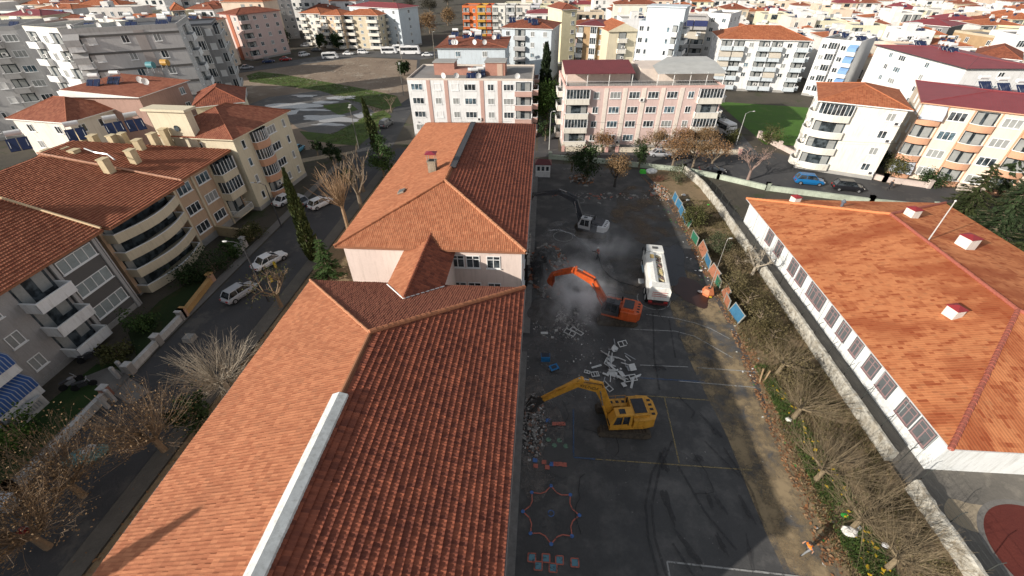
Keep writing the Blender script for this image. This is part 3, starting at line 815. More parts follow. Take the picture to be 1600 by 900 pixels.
# kerb walk beside the school
mb = MB(); mb.box(-1.95, 2, 0, -.72, 28.4, .13); mb.box(-1.95, 31, 0, -.55, 39, .131); mb.box(-1.6, 45, 0, -.5, 71, .129)
struct(mb.build('kerb_walk', P((.2, .195, .185), .9, .4, 1.5, .4)))
for i in range(16):
    x, y = RND.uniform(1, 18), RND.uniform(9, 60); a = RND.uniform(0, 6.3); pts = [(x, y)]
    for k in range(9):
        a += RND.gauss(0, .45); x += cos(a)*.5; y += sin(a)*.5
        if x < -.5 or x > 19: break
        pts.append((x, y))
    mb = MB(); ribbon(mb, pts, .035, .0935+i*.0003); mb.build('asphalt_crack', P((.02, .02, .02)), yard)
for i in range(7):
    x, y = RND.uniform(2, 17), RND.uniform(10, 58); w, h = RND.uniform(.8, 2.4), RND.uniform(.6, 1.8)
    sheet('asphalt_patch', blob(x, y, w, h, 12, .15, i+40), .0405+i*.0006, GROUND((.1, .098, .095), (.075, .074, .073), None, .5, 9, .85, .2), yard)
# court markings
def paint(c, a=.9):
    c = tuple(x*1.35 for x in c)
    key = ('pt', c, a)
    if key in MATS: return MATS[key]
    m, nt, b = newmat('court_paint'); b.inputs['Base Color'].default_value = (*c, 1); b.inputs['Roughness'].default_value = .8
    f = noisev(nt, 3., 6, .75, geo(nt)); nt.links.new(ramp(nt, f, (.3, .0), (.5, a)), b.inputs['Alpha'])
    MATS[key] = m; return m
def lines(mat, segs, w=.09, z=.056, name='court_line'):
    for i, s in enumerate(segs):
        mb = MB(); ribbon(mb, s, w, z+.0005*(LN[0] % 30)); LN[0] += 1; mb.build(name, mat, yard)
LN = [0]
PW, PY, PB, PR, PG = paint((.3, .3, .29), .7), paint((.26, .2, .09), .6), paint((.05, .13, .34), .9), paint((.42, .12, .085), .8), paint((.12, .22, .15), .7)
def circ(cx, cy, r, a0=0, a1=360, n=28): return [(cx+r*cos(radians(a0+(a1-a0)*i/n)), cy+r*sin(radians(a0+(a1-a0)*i/n))) for i in range(n+1)]
Gp = lambda *ps: [G(*p) for p in ps]
lines(PY, [Gp((930, 718), (1175, 735)), Gp((1038, 622), (1050, 675), (1061, 724)), Gp((1010, 619), (1108, 626))])
lines(paint((.035, .09, .2), .65), [Gp((896, 640), (896, 714)), Gp((896, 715), (930, 718)), Gp((1000, 591), (1100, 597))])
lines(PW, [Gp((1042, 878), (1200, 896)), Gp((1042, 878), (1050, 925)), Gp((1180, 893), (1300, 908)), Gp((1000, 571), (1075, 574)), Gp((1090, 575), (1185, 582)),
           Gp((985, 515), (1055, 518), (1085, 526), (1110, 540), (1145, 560)), Gp((1010, 492), (1050, 497), (1085, 505), (1110, 514), (1140, 530)),
           circ(12.9, 37.2, 1.75, 150, 400), circ(3.3, 50.1, 1.3), circ(6, 61, .9), Gp((880, 265), (905, 262)), Gp((1060, 596), (1180, 606))], .1)
# eight pointed star with blue dots, hopscotch squares
sc = G(861, 803); R1, R2 = 1.92, 1.45
star = []
for i in range(8):
    a = radians(90+i*45); star.append((sc[0]+R1*cos(a), sc[1]+R1*sin(a)))
    for da in (15, 30): b = radians(90+i*45+da); star.append((sc[0]+R2*1.04*cos(b), sc[1]+R2*1.04*sin(b)))
lines(PR, [star+[star[0]]], .08, .072, 'playground_star')
for i in range(8):
    a = radians(90+i*45); sheet('playground_dot', circ(sc[0]+R1*cos(a), sc[1]+R1*sin(a), .13, n=12)[:-1], .09, PB, yard)
lines(PB, [circ(sc[0], sc[1], .2)], .06, .088, 'playground_ring')
for q, (px, py) in enumerate(((831, 872), (841, 885), (853, 873), (864, 888), (874, 876), (898, 880))):
    c = G(px, py); s = .24
    lines(PR, [[(c[0]-s, c[1]-s), (c[0]+s, c[1]-s), (c[0]+s, c[1]+s), (c[0]-s, c[1]+s), (c[0]-s, c[1]-s)]], .07, .092, 'playground_square')
    sheet('playground_square', [(c[0]-s+.05, c[1]-s+.05), (c[0]+s-.05, c[1]-s+.05), (c[0]+s-.05, c[1]+s-.05), (c[0]-s+.05, c[1]+s-.05)], .091, paint((.09, .2, .25)), yard)
for q, (px, py) in enumerate(((836, 720), (837, 729), (850, 723), (855, 731), (862, 726), (868, 726), (875, 726), (882, 727), (856, 658), (866, 663), (873, 663), (880, 663))):
    c = G(px, py); s = .17
    sheet('playground_square', [(c[0]-s, c[1]-s), (c[0]+s, c[1]-s), (c[0]+s, c[1]+s), (c[0]-s, c[1]+s)], .09+q*.0006, PR if q % 4 else PB, yard)
for px, py in ((857, 688), (866, 697), (874, 689), (884, 698)):
    c = G(px, py); sheet('playground_dot', circ(*c, .2, n=14)[:-1], .095, PG, yard)
# skid marks and oil stains
SK = paint((.018, .018, .02), .42)
def skid(pts, w=.22):
    mb = MB(); ribbon(mb, Gp(*pts), w, .0993+.0003*(LN[0] % 30)); LN[0] += 1; mb.build('skid_mark', SK, yard)
for pts in (((1040, 700), (1018, 740), (1008, 790), (1012, 840), (1028, 900)), ((1050, 690), (1030, 735), (1018, 790), (1022, 840), (1042, 905)),
            ((1050, 850), (1070, 880), (1085, 905)), ((1100, 690), (1130, 720), (1155, 745)), ((1130, 700), (1150, 730), (1175, 770), (1190, 820)),
            ((1020, 490), (1022, 560), (1030, 610)), ((1045, 500), (1055, 560)), ((1060, 620), (1085, 645), (1080, 655)), ((1060, 730), (1100, 800), (1150, 860))): skid(pts, .16)
for i, (px, py, rx, ry, ro) in enumerate(((1043, 790, .28, 1.5, .1), (1074, 858, .3, 1.3, .5), (1108, 782, .2, .8, .1), (1166, 797, .22, 1., .2), (1127, 851, .2, .8, .3), (1170, 865, .15, 1.2, -.2), (1028, 575, .6, .5, 0), (1036, 725, .4, .9, 0), (1110, 568, .6, .6, 0), (1120, 677, .3, .5, .4), (1090, 718, .4, .4, 0), (1012, 662, .5, .4, 0), (1125, 790, .2, .7, .3), (1105, 660, .15, 1.2, .5))):
    c = G(px, py); sheet('oil_stain', blob(*c, rx*.8, ry*.8, 22, .45, i+3, ro), .109+i*.0004, SK, yard)

# right side: paved play area and red rubber circle
sheet('paved_area', [(26.95, 2), (60, 2), (60, 19), (29.2, 18.7), (29.05, 58), (26.9, 70)], .02, GROUND((.18, .165, .145), (.13, .12, .105), (.22, .2, .17), .3, 6, .9, .3))
sheet('sand_patch', blob(30.2, 15.3, 1.9, 1.1, 30, .3, 5), .026, GROUND((.36, .3, .22), (.28, .23, .16)))
cc = (33.1, 12.6)
sheet('rubber_border', circ(*cc, 3.95, n=60)[:-1], .03, PAVE)
sheet('rubber_circle', circ(*cc, 3.6, n=60)[:-1], .036, GROUND((.13, .03, .022), (.1, .022, .018)))

# ---------------------------------------------------------------- walls and fences
def stonewall(pts, label, h=1.25, w=.5, seed=0):
    m, nt, b = newmat('whitewashed_stone')
    pos = geo(nt); f = noisev(nt, 2.2, 5, .7, pos); g = noisev(nt, .5, 3, .5, pos)
    col = mixc(nt, ramp(nt, f, (.34, 0.), (.56, 1.)), (.24, .21, .16), (.48, .46, .4))
    col = mixc(nt, ramp(nt, g, (.5, 0.), (.68, .35)), col, (.2, .16, .1))
    nt.links.new(col, b.inputs['Base Color']); b.inputs['Roughness'].default_value = .95
    bn = N(nt, 'ShaderNodeBump'); bn.inputs['Distance'].default_value = .12; nt.links.new(f, bn.inputs['Height']); nt.links.new(bn.outputs[0], b.inputs['Normal'])
    mb = MB(); r = random.Random(seed); P_ = []
    for (x0, y0), (x1, y1) in zip(pts, pts[1:]):
        L = sqrt((x1-x0)**2+(y1-y0)**2); n = max(1, int(L/.45))
        for i in range(n):
            P_.append((x0+(x1-x0)*i/n, y0+(y1-y0)*i/n))
    P_.append(pts[-1])
    secs = []
    for i, (x, y) in enumerate(P_):
        a = P_[max(0, i-1)]; c = P_[min(len(P_)-1, i+1)]; dx, dy = c[0]-a[0], c[1]-a[1]; L = sqrt(dx*dx+dy*dy); nx, ny = -dy/L, dx/L
        j = lambda s: r.uniform(-s, s)
        ws = w/2+j(.05); hh = h+j(.05)
        secs.append([(x-nx*(ws+.06), y-ny*(ws+.06), 0), (x-nx*ws, y-ny*ws, hh-.12+j(.03)), (x-nx*ws*.5, y-ny*ws*.5, hh), (x+nx*ws*.5, y+ny*ws*.5, hh+j(.03)), (x+nx*ws, y+ny*ws, hh-.12+j(.03)), (x+nx*(ws+.06), y+ny*(ws+.06), 0)])
    for a, c in zip(secs, secs[1:]):
        for k in range(5): mb.face([a[k], c[k], c[k+1], a[k+1]])
    mb.face(secs[0]); mb.face(secs[-1][::-1])
    root = thing('stone_wall', label, 'wall')
    mb.build('wall_body', m, root); return root
stonewall([(24.9, 73.3), (26.3, 66.8), (26.6, 60), (26.65, 40), (26.7, 19.0)], 'long whitewashed stone wall running between the scrubby strip and the low white building', 1.2, .42, 1)
stonewall([(26.85, 16.9), (26.95, 3)], 'shorter whitewashed stone wall nearest the camera, beside the red rubber circle', 1.2, .42, 2)
def wire_fence(pts, h, label, step=2.4, col=(.05, .055, .05), mesh=.14, lean=.25):
    root = thing('wire_fence', label, 'fence')
    fm = P(col, .6, .2); wm = MB()
    for (x0, y0), (x1, y1) in zip(pts, pts[1:]):
        L = sqrt((x1-x0)**2+(y1-y0)**2); n = max(1, int(L/step))
        for i in range(n+1):
            x, y = x0+(x1-x0)*i/n, y0+(y1-y0)*i/n
            b = MB(); b.tube([(0, 0, 0), (0, 0, h)], .03, 5)
            if lean: b.tube([(0, 0, h), (lean, 0, h+.25)], .025, 5)
            b.build('post', fm, root, (x, y, 0))
        for k in range(5):
            z = .3+(h-.32)*k/4; wm.tube([(x0, y0, z), (x1, y1, z)], .009, 3, cap=False)
    wm.build('wire', fm, root); return root
wire_fence([(27.25, 66), (27.3, 40), (27.35, 18.9)], 1.9, 'dark wire fence on posts standing along the inner side of the long stone wall')
wire_fence([(27.4, 17.2), (27.5, 3)], 1.9, 'dark wire fence on posts standing along the inner side of the shorter stone wall')
# coloured fence panels along the garden strip
def panel_fence():
    cols = {'b': P((.04, .15, .26), .7, .3, 2), 'g': P((.025, .14, .08), .7, .3, 2), 'o': P((.34, .14, .08), .7, .35, 2)}
    segs = [(62.4, 60.6, 'b'), (60.3, 58.4, 'b'), (58.2, 56.4, 'b'), (56.2, 54.2, 'b'), (54.0, 53.2, 'g'), (50.6, 48.6, 'g'), (48.3, 45.6, 'o'), (45.4, 43.2, 'b'), (43., 40.9, 'o'), (40.6, 39.3, 'g'), (39, 37.6, 'o'), (37.2, 35.9, 'o'), (35.7, 33.6, 'b')]
    words = {'b': 'blue', 'g': 'green', 'o': 'rusty orange'}
    pos_w = ['farthest from the camera', 'second from the far end', 'third from the far end', 'between its blue neighbour and the small green panel', 'just past the round bush', 'behind the water truck cab', 'beside the green panel near the truck', 'standing level with the rear of the water truck', 'just behind the orange tank', 'right beside the orange tank', 'between the green panel and the next rusty one', 'between the nearest blue panel and its rusty neighbour', 'nearest to the camera']
    fr = P((.3, .3, .27), .6)
    for i, (ya, yb, c) in enumerate(segs):
        r = thing('fence_panel', f'{words[c]} metal fence panel, {pos_w[i]}', 'fence panel', (20.55+.1*sin(i*2.1), (ya+yb)/2, 0), .1*sin(i*1.7), 'fence panels along the scrub strip')
        L = ya-yb; M = Matrix.Rotation(radians(12*sin(i*3.3)+10), 4, 'Y')
        b = MB(); b.box(-.03, -L/2+.05, .15, .03, L/2-.05, 1.25, 0, M); b.build('panel', cols[c], r)
        b = MB()
        for s in (-1, 1): b.box(-.045, s*L/2-.05, 0, .045, s*L/2+.05, 1.35, 0, M)
        b.box(-.045, -L/2+.05, 1.255, .045, L/2-.05, 1.33, 0, M); b.build('frame', fr, r)
panel_fence()
# low white garden wall on the left with posts
def lowwall(pts, label, col, h=.7, w=.3, posts=None, cap=None, pc=None, pstep=7):
    root = thing('garden_wall', label, 'wall')
    for (x0, y0), (x1, y1) in zip(pts, pts[1:]):
        L = sqrt((x1-x0)**2+(y1-y0)**2); M = Matrix.Translation((x0, y0, 0)) @ Matrix.Rotation(atan2(y1-y0, x1-x0), 4, 'Z')
        b = MB(); b.box(0, -w/2, 0, L, w/2, h, 0, M); b.box(0, -w/2-.05, h+.002, L, w/2+.05, h+.08, 1, M); b.build('wall_body', [col, cap or col], root)
        n = max(1, int(L/pstep))
        for i in range(n+1):
            q = M @ Vector((L*i/n, 0, 0)); b = MB(); b.box(-.28, -.28, 0, .28, .28, h+.45); b.box(-.33, -.33, h+.452, .33, .33, h+.55, 1)
            b.build('post', [pc or col, cap or col], root, q)
    return root
WWALL = P((.52, .51, .49), .85, .25, .8, grime=.5); BRK = P((.25, .12, .09), .9, .3, 3)
lowwall([(-36.5, 5), (-36.6, 12.5), (-36.9, 21.0)], 'low white garden wall with brick posts in front of the blue awning block', WWALL, .7, .3, pc=BRK, pstep=5.5)
lowwall([(-36.9, 23.6), (-37.2, 31.0)], 'low white garden wall between the paved entrance and the yellow wall corner', WWALL, .7, .3, pc=P((.3, .28, .26)), pstep=3.6)
lowwall([(-37.2, 31.3), (-38.2, 37.5)], 'short ochre garden wall beside the curved balcony block', P((.5, .3, .12), .85, .3), .7, .4, pc=P((.5, .3, .2)), pstep=6)
lowwall([(-38.4, 43.2), (-38.7, 45.2)], 'short white garden wall by the street in front of the tan side wall', WWALL, .9, .3, pstep=9)
lowwall([(-45.0, 48), (-38.9, 47)], 'tan wall between the curved balcony block and the yellow block', P((.42, .33, .2), .9, .3), 1.4, .25, pstep=9)
lowwall([(4.1, 82.3), (12.5, 82.4)], 'cream wall with pink posts in front of the pink apartment block, left part', P((.62, .55, .44), .85, .3), .8, .25, pc=P((.55, .33, .29)), pstep=4)
lowwall([(14.5, 82.5), (37.5, 82.2)], 'cream wall with pink posts in front of the pink apartment block, long right part', P((.62, .55, .44), .85, .3), .8, .25, pc=P((.55, .33, .29)), pstep=7)
lowwall([(44.8, 92), (48, 80), (57, 70.8), (62.5, 68.6)], 'pale pink garden wall around the white block with the orange roof', P((.58, .48, .43), .85, .3), .8, .25, pc=P((.6, .5, .45)), pstep=6)
lowwall([(66.5, 67.6), (85, 66.2)], 'pale wall along the road in front of the peach block', P((.58, .5, .43), .85, .3), .7, .25, pstep=8)
lowwall([(1.6, 78.2), (9, 77.0), (24.9, 73.2), (30, 70.6), (36.4, 66.4), (50, 62.4), (58, 60.6)], 'pale green yard wall along the cross street', P((.42, .47, .38), .9, .4, .6, grime=.4), .75, .3, pstep=9)

# ================================================================ APARTMENT BLOCKS
def px2(A, B, z): return G(*A, z), G(*B, z)
GREYW = P((.34, .33, .32), .85, .15, .5, grime=.3); CREAM = P((.6, .52, .38), .85, .15, .4, grime=.3)
DGREY = P((.12, .115, .11), .85, .15, .5); TAN = P((.48, .34, .23), .85, .12, .4, grime=.3); LGREY = P((.4, .39, .38), .85, .15, .4, grime=.4)
PINK = P((.64, .48, .44), .85, .12, .4, grime=.3); PALE = P((.72, .68, .6), .85, .12, .4, grime=.4); WH = P((.74, .74, .73), .85, .12, .4, grime=.45)
PEACH = P((.74, .61, .49), .85, .12, .4, grime=.3); PEACHD = P((.58, .32, .2), .8, .15); BLUEW = P((.56, .62, .66), .85, .12, .4, grime=.35)
YEL = P((.64, .57, .42), .85, .12, .4, grime=.3); MAUVE = P((.42, .27, .22), .9, .2, .4, grime=.4); BRN = P((.4, .27, .15), .9, .25, .8, grime=.3)
NAVY = STRIPES((.03, .09, .28), (.35, .38, .42), .28); BEIGE = P((.55, .5, .42), .85, .15)
# A: nearest left, grey and white
LST = dict(par=WH, ws=1., sep=True)
building('apartment_building', 'grey flat-fronted apartment bay with white piers and four-pane window strips, left of the street', 'apartment block', (-43.7, 28.2), (-43.7, 33.2), 8.8, 15, 3, DGREY, ('none',), base=.6, seed=1)
aroot = [o for o in COL.objects if o.get('label', '').startswith('grey flat-fronted')][0]
for zf in (.6, 3.33, 6.06):
    m, s = win_mesh(3.7, 1.35, 4, FRAME, GLB, sep=True); m, s = win_mesh(3.7, 1.35, 4, FRAME, P((.3, .34, .34), .25, .3), sep=True); put(aroot, m, 'window', 'f', 2.4, zf+1.0, 5, 15, s)
mb = MB()
for x in (0.0, 4.45): mb.box(x, -.16, 0, x+.32, -.002, 8.8)
mb.build('pier', LGREY, aroot); mb = MB(); mb.box(4.9, -.1, 0, 5.05, 15, 8.82); mb.build('side_panel', LGREY, aroot)
building('apartment_building', 'grey apartment block with white balconies and blue awnings, nearest on the left', 'apartment block', (-43.9, 10), (-43.9, 28.15), 8.8, 15.2, 3, GREYW, ('none',),
         f='aaawb', st=dict(LST, cloth=NAVY, prot=1.6), seed=2)
building('apartment_building', 'unseen apartment block added behind the camera to shade the left street', 'apartment block', (-44, -26), (-44, 7), 10.5, 15, 4, GREYW, ('hip', TL, 2.5), seed=202)  # unseen block, added so its shadow darkens the lower left street
ra = thing('tile_roof', 'shared red tile roof over the grey apartment block nearest on the left', 'roof')
school_roof(ra, -60, -43.1, 8.5, 33.9, 8.98, 12.1, 6, .2, mat=TLG, tw=.24)
mb = MB(); mb.tube([(-43.2, 33.85, 9.2), (-51.5, 33.85, 12.3), (-60, 33.85, 9.2)], .13, 6); mb.build('verge_cap', P((.68, .5, .3), .8), ra)
mb = MB(); mb.box(-52.6, 31.5, 10, -51.4, 32.8, 13.2); mb.build('chimney', CREAM, ra)
mb = MB(); mb.box(-57, 27, 10, -55.8, 28, 12.9); mb.build('chimney', CREAM, ra)
# B: cream block with curved balconies
bB = building('apartment_building', 'cream apartment block with three dark curved balconies beside the grey block', 'apartment block', (-44.9, 34.6), (-44.9, 44.4), 8.9, 17, 4, TAN, ('none',), f='c', st=dict(par=CREAM, prot=2.2, sep=True), base=.2, seed=3)
bB2 = building('apartment_building', 'tan apartment wing with pale pilasters and paired windows under the long tile roof', 'apartment block', (-44.2, 44.5), (-43.7, 54.6), 8.9, 17, 3, TAN, ('none',),
               f=['WWg', 'WWg', 'WWr'], r='bb', st=dict(par=CREAM, sep=True, ws=1.05, prot=1.3), base=.9, seed=4)
for t in (.1, 3.35, 6.7):
    mb = MB(); mb.box(t-.12, -.15, 0, t+.14, -.002, 8.9); mb.build('pilaster', CREAM, bB2)
rb = thing('tile_roof', 'long red tile roof with cream chimneys over the cream and tan blocks', 'roof')
school_roof(rb, -63.5, -42.6, 34.1, 45.1, 9.0, 12.0, .2, .2, xr=-59, mat=TLG, tw=.24)
school_roof(rb, -63.5, -42.9, 45.12, 55.4, 9.25, 12.25, .2, 6, xr=-59, mat=TLG, tw=.24)
ridge_line((-42.8, 45.1, 9.3), (-59, 45.1, 12.3), P((.5, .27, .18)), rb, r=.12)
for i, (px, py) in enumerate(((162, 252), (204, 238), (117, 238), (75, 238), (100, 235), (145, 215), (175, 215), (190, 212), (238, 212), (255, 205), (125, 210), (215, 222))):
    x, y = G(px, py, 11.8); b = MB(); b.box(-.38, -.45, -2.2, .38, .45, .55); b.box(-.45, -.52, .552, .45, .52, .65)
    c = b.build('chimney', P((.6, .5, .32), .9, .25, 1, grime=.4), rb, (x, y, 11.8-.3)); c.rotation_euler.z = .1*sin(i*3)
mb = MB(); pts = [G3(132, 232, 12.2), G3(148, 238, 12.1), G3(168, 241, 12.0), G3(180, 250, 11.6)]; mb.tube(pts, .09, 6); mb.build('flue_pipe', P((.6, .6, .6), .3, metal=.6), rb)
# C: yellow corner block
c1 = Vector(G(362, 216, 10.9)); c2 = Vector(G(447, 173, 10.9))
c2 = c1+(c2-c1)*1.0
bC = building('apartment_building', 'pale yellow apartment block with orange curved balconies and a tile roof, by the vacant lot', 'apartment block', c1, c2, 10.7, 11, 4, YEL, ('hip', TL, 2.6, YEL),
              f=['qgWq', 'qgWq', 'qgWq', 'qbWq'], l='.w.', st=dict(par=PEACHD, sep=True, curved=True, prot=1.2), seed=5)
mb = MB(); mb.box(-.2, 5.3, 0, 1.0, 11, 14.2); mb.box(-.6, 4.9, 14.2, 1.6, 11.4, 14.5); mb.build('stair_tower', YEL, bC)
mb = MB(); mb.tube([(-.25, 7.5, 12), (-.31, 7.5, 12)], .4, 14); mb.tube([(-.25, 7.5, 8.6), (-.31, 7.5, 8.6)], .4, 14); mb.build('round_window', GL, bC)
# D: mauve block behind
d1, d2 = G(230, 195, 12), G(345, 152, 12)
building('apartment_building', 'mauve blank-walled block with a lean-to tile roof behind the yellow block', 'apartment block', G(215, 150, 13), G(290, 125, 13), 12.8, 12, 5, MAUVE, ('mono', TL, 1.), f='..w', l='w.', seed=6)
building('apartment_building', 'cream block with a dark red tile roof squeezed behind the yellow block', 'apartment block', G(300, 158, 12), G(375, 150, 12), 11, 10, 4, YEL, ('hip', TB, 2), f='ww', l='www', seed=61)
building('apartment_building', 'small pale block with red tile roof left of the mauve wall', 'apartment block', G(105, 190, 11), G(190, 165, 11), 10.8, 11, 4, PALE, ('hip', TL, 2.4), f='wqw', l='ww', seed=7)
# E: tall grey slab beside a sunlit white block
ESL = P((.5, .49, .48), .85, .12, .4, grime=.3); u1 = Vector((12.5, 6.7)).normalized(); ec = Vector(G(95, 53, 20))
bE = building('apartment_building', 'tall grey apartment slab with dark floor bands beside the sunlit white block', 'apartment block', ec, ec+u1*17.5, 20, 15, 7, ESL, ('flat', LGREY, DARKS, .7),
              f='as.wpw.', r='wbw', st=dict(par=WH, cloth=LGREY, pil=P((.4, .36, .34))), seed=8)
mb = MB()
for k in range(7): mb.box(-.05, -.09, 2.6+k*2.77, 17.5, -.002, 2.95+k*2.77)
mb.build('floor_band', DGREY, bE)
ew = Vector(G(37, 45, 20.4))
bEw = building('apartment_building', 'narrow white apartment block catching the sun, far left', 'apartment block', ew, ew+(ec-ew).normalized()*(ec-ew).length*.985, 20.3, 12, 7, WH, ('flat', PALE, ROOFC, .6), f='bwb', l='w', st=dict(par=WH, prot=.9), seed=81)
e2 = Vector(G(24, 47, 19.5))
building('apartment_building', 'grey apartment slab with stacked windows at the left edge of the photo', 'apartment block', e2-u1*26, e2, 19.5, 15, 7, ESL, ('flat', LGREY, DARKS, .7),
         f='abwqwqsbW', r='w.', st=dict(par=LGREY, cloth=BLUEW), seed=9)
f1 = Vector(G(276, 42, 18)); building('apartment_building', 'slim dark blue-grey block with glazed strip beside the tall grey slab', 'apartment block', f1, f1+u1*7, 18, 12, 6, GREYW, ('flat', DARKS, DARKS, .4), f='bgs', r='gb', st=dict(par=LGREY), seed=10)
building('apartment_building', 'brown-grey blank block with an orange tile roof behind the slim dark block', 'apartment block', G(268, 15, 15), G(287, 14, 15), 14.5, 14, 6, P((.24, .2, .17)), ('hip', TO, 2.2), f='wb', r='...', seed=11)
# G: pink block
g1, g2, g3 = Vector(G(367, 91)), Vector(G(394, 95)), Vector(G(430, 87))
bG = building('apartment_building', 'tall pink apartment block with a brown vertical stripe beside the far left road', 'apartment block', g1, g2, 14.5, 17, 5, PINK, ('hip', TB, 1.6, P((.35, .12, .1))),
              f='w.w', r='bwww', l='bb', st=dict(par=PINK, ws=1.1), seed=12)
mb = MB(); gw = (g2-g1).length; mb.box(gw*.42, -.2, 0, gw*.6, -.003, 14.5); mb.build('vertical_stripe', P((.4, .14, .08)), bG)
W2T = dict(par=WH, pil=WH)
building('apartment_building', 'white tower with curved balcony bands behind the pink block', 'apartment block', G(388, 58), G(434, 60), 24, 16, 9, WH, ('flat', WH), f='bbw', r='cw', st=W2T, seed=13)
building('apartment_building', 'pale grey tower with a dark vertical strip left of the cream row', 'apartment block', G(440, 62), G(470, 60), 23, 14, 8, LGREY, ('flat', LGREY), f='wqw', r='ww', seed=14)
# I: cream row by the far road
for i, (xa, xb, ya, col, rf, lb) in enumerate(((468, 500, 21, PALE, TO, 'narrow cream apartment block with orange parapet by the far road'),
        (500, 532, 24, P((.66, .5, .35), .85), TO, 'peach apartment block with blue blinds in the far cream row'),
        (533, 590, 24, CREAM, TO, 'cream corner block with orange tile roof in the far row'))):
    building('apartment_building', lb, 'apartment block', G(xa, ya, 12), G(xb, ya+1, 12), 12, 11, 5, col, ('hip', rf, 1.8), f='bwb', r='wb', st=dict(par=PALE, cloth=NAVY), seed=15+i)
building('apartment_building', 'white and pale blue block under a long maroon roof behind the cream row', 'apartment block', G(545, 10, 14), G(622, 14, 14), 14, 12, 5, BLUEW, ('hip', MAROON2, 1.4), f='wwbww', r='w', seed=19)
# J: white and salmon block in front centre
JST = dict(ws=1.1, par=P((.5, .32, .27), .85, .15), pil=P((.5, .32, .27), .85, .15), shut=WH, ac=.18)
bJ = building('apartment_building', 'white flat-roofed block with salmon pilasters and roof rooms, behind the far school roof', 'apartment block', (-27.2, 90.2), (-2.25, 90.2), 10.9, 14, 4, WH, ('flat', P((.62, .55, .48), .85), ROOFC, .35),
              f=['W3p1s2p1s2W3p1w2p1W2b3', 'W3p1w2p1w2W3p1w2p1W2b3', 'W3p1s2p1w2W3p1w2p1W2b3', 'W3p1w2p1w2W3p1w2p1W2b3'], r='bwb', l='ww', st=JST, seed=20, base=.4)
SALM = P((.4, .2, .15), .9, .25, 1)
mb = MB(); mb.box(4.6, 4.5, 10.9, 8.8, 8, 13.2); mb.prism([(8.8, 4.5), (12.2, 4.5), (12.2, 7.9), (8.8, 7.9)], 10.9, 12.0); mb.build('roof_room', SALM, bJ)
mb = MB(); mb.box(15.2, 4.2, 10.9, 19.2, 8.5, 13.3); mb.build('roof_room', SALM, bJ)
mb = MB(); mb.box(17.6, 4.1, 10.95, 18.7, 4.19, 13.1); mb.build('roof_door', P((.5, .36, .28)), bJ)
mb = MB(); mb.box(4.4, 4.3, 13.21, 9, 8.2, 13.35); mb.build('roof_room_slab', CONC, bJ); mb = MB(); mb.box(15., 4., 13.31, 19.4, 8.7, 13.45); mb.build('roof_room_slab', CONC, bJ)
# K pink terrace block
pk1, pk2 = (3.95, 84.4), (32.95, 86.3)
bP = building('apartment_building', 'pink and cream apartment block with rooftop terraces behind the yard', 'apartment block', pk1, pk2, 10.9, 14, 4, PINK, ('flat', P((.66, .42, .37)), CONC, .35),
              f=['g4w2p1W2p1W2p1W2p1W2p1w2g4', 'b4w2p1W2p1W2p1W2p1W2p1w2b4', 'g4w2p1W2p1W2p1W2p1W2p1w2g4', 'b4w2p1W2p1W2p1.2p1W2p1w2b4'], r='bwb', l='wbw', st=dict(par=PALE, pil=P((.74, .66, .58), .85), ws=.95, ac=.25, prot=.9), seed=21, base=.5)
mb = MB(); mb.box(.3, 4.2, 11, 12.7, 12, 13.4); mb.build('terrace_room', P((.66, .52, .45), .9, .2), bP)
mb = MB(); mb.box(14.5, 4.5, 11, 28.5, 12.8, 13.2); mb.build('terrace_room', P((.7, .6, .52), .9, .2), bP)
mb = MB(); mb.face([(-.2, .6, 13.2), (12.6, .6, 13.2), (12.6, 7.5, 14.3), (-.2, 7.5, 14.3)], 0, [(0, 0), (13, 0), (13, 7), (0, 7)]); mb.face([(-.2, .6, 13.15), (-.2, 7.5, 14.25), (12.6, 7.5, 14.25), (12.6, .6, 13.15)], 0, [(0, 0), (0, 7), (13, 7), (13, 0)])
mb.face([(-.2, 7.5, 14.3), (12.6, 7.5, 14.3), (12.6, 12.5, 13.4), (-.2, 12.5, 13.4)], 0, [(0, 0), (13, 0), (13, 5), (0, 5)])
mb.build('terrace_roof', MAROON, bP)
mb = MB(); mb.face([(16.6, .5, 13.1), (29.2, .5, 13.1), (29.8, 8.5, 13.7), (16.6, 4.8, 13.7)], 0, [(0, 0), (13, 0), (13, 7), (0, 7)]); mb.face([(16.6, 4.8, 13.7), (29.8, 8.5, 13.7), (29.8, 13.5, 13.75), (22, 13.5, 13.75)], 0, [(0, 0), (13, 0), (13, 5), (5, 5)])
mb.build('terrace_roof', GREYS, bP)
mb = MB()
for x in (.2, 4, 8, 12.2, 16.9, 19.8, 22.8, 25.8, 28.9): mb.tube([(x, .9, 10.9), (x, .9, 13.2)], .06, 5)
mb.build('terrace_post', WHITE, bP)
mb = MB(); mb.tube([(0, .25, 12.0), (29, .25, 12.0)], .03, 4)
for k in range(97): mb.tube([(k*.3, .25, 11.2), (k*.3, .25, 12.0)], .012, 3, cap=False)
mb.build('terrace_railing', P((.5, .5, .5)), bP)
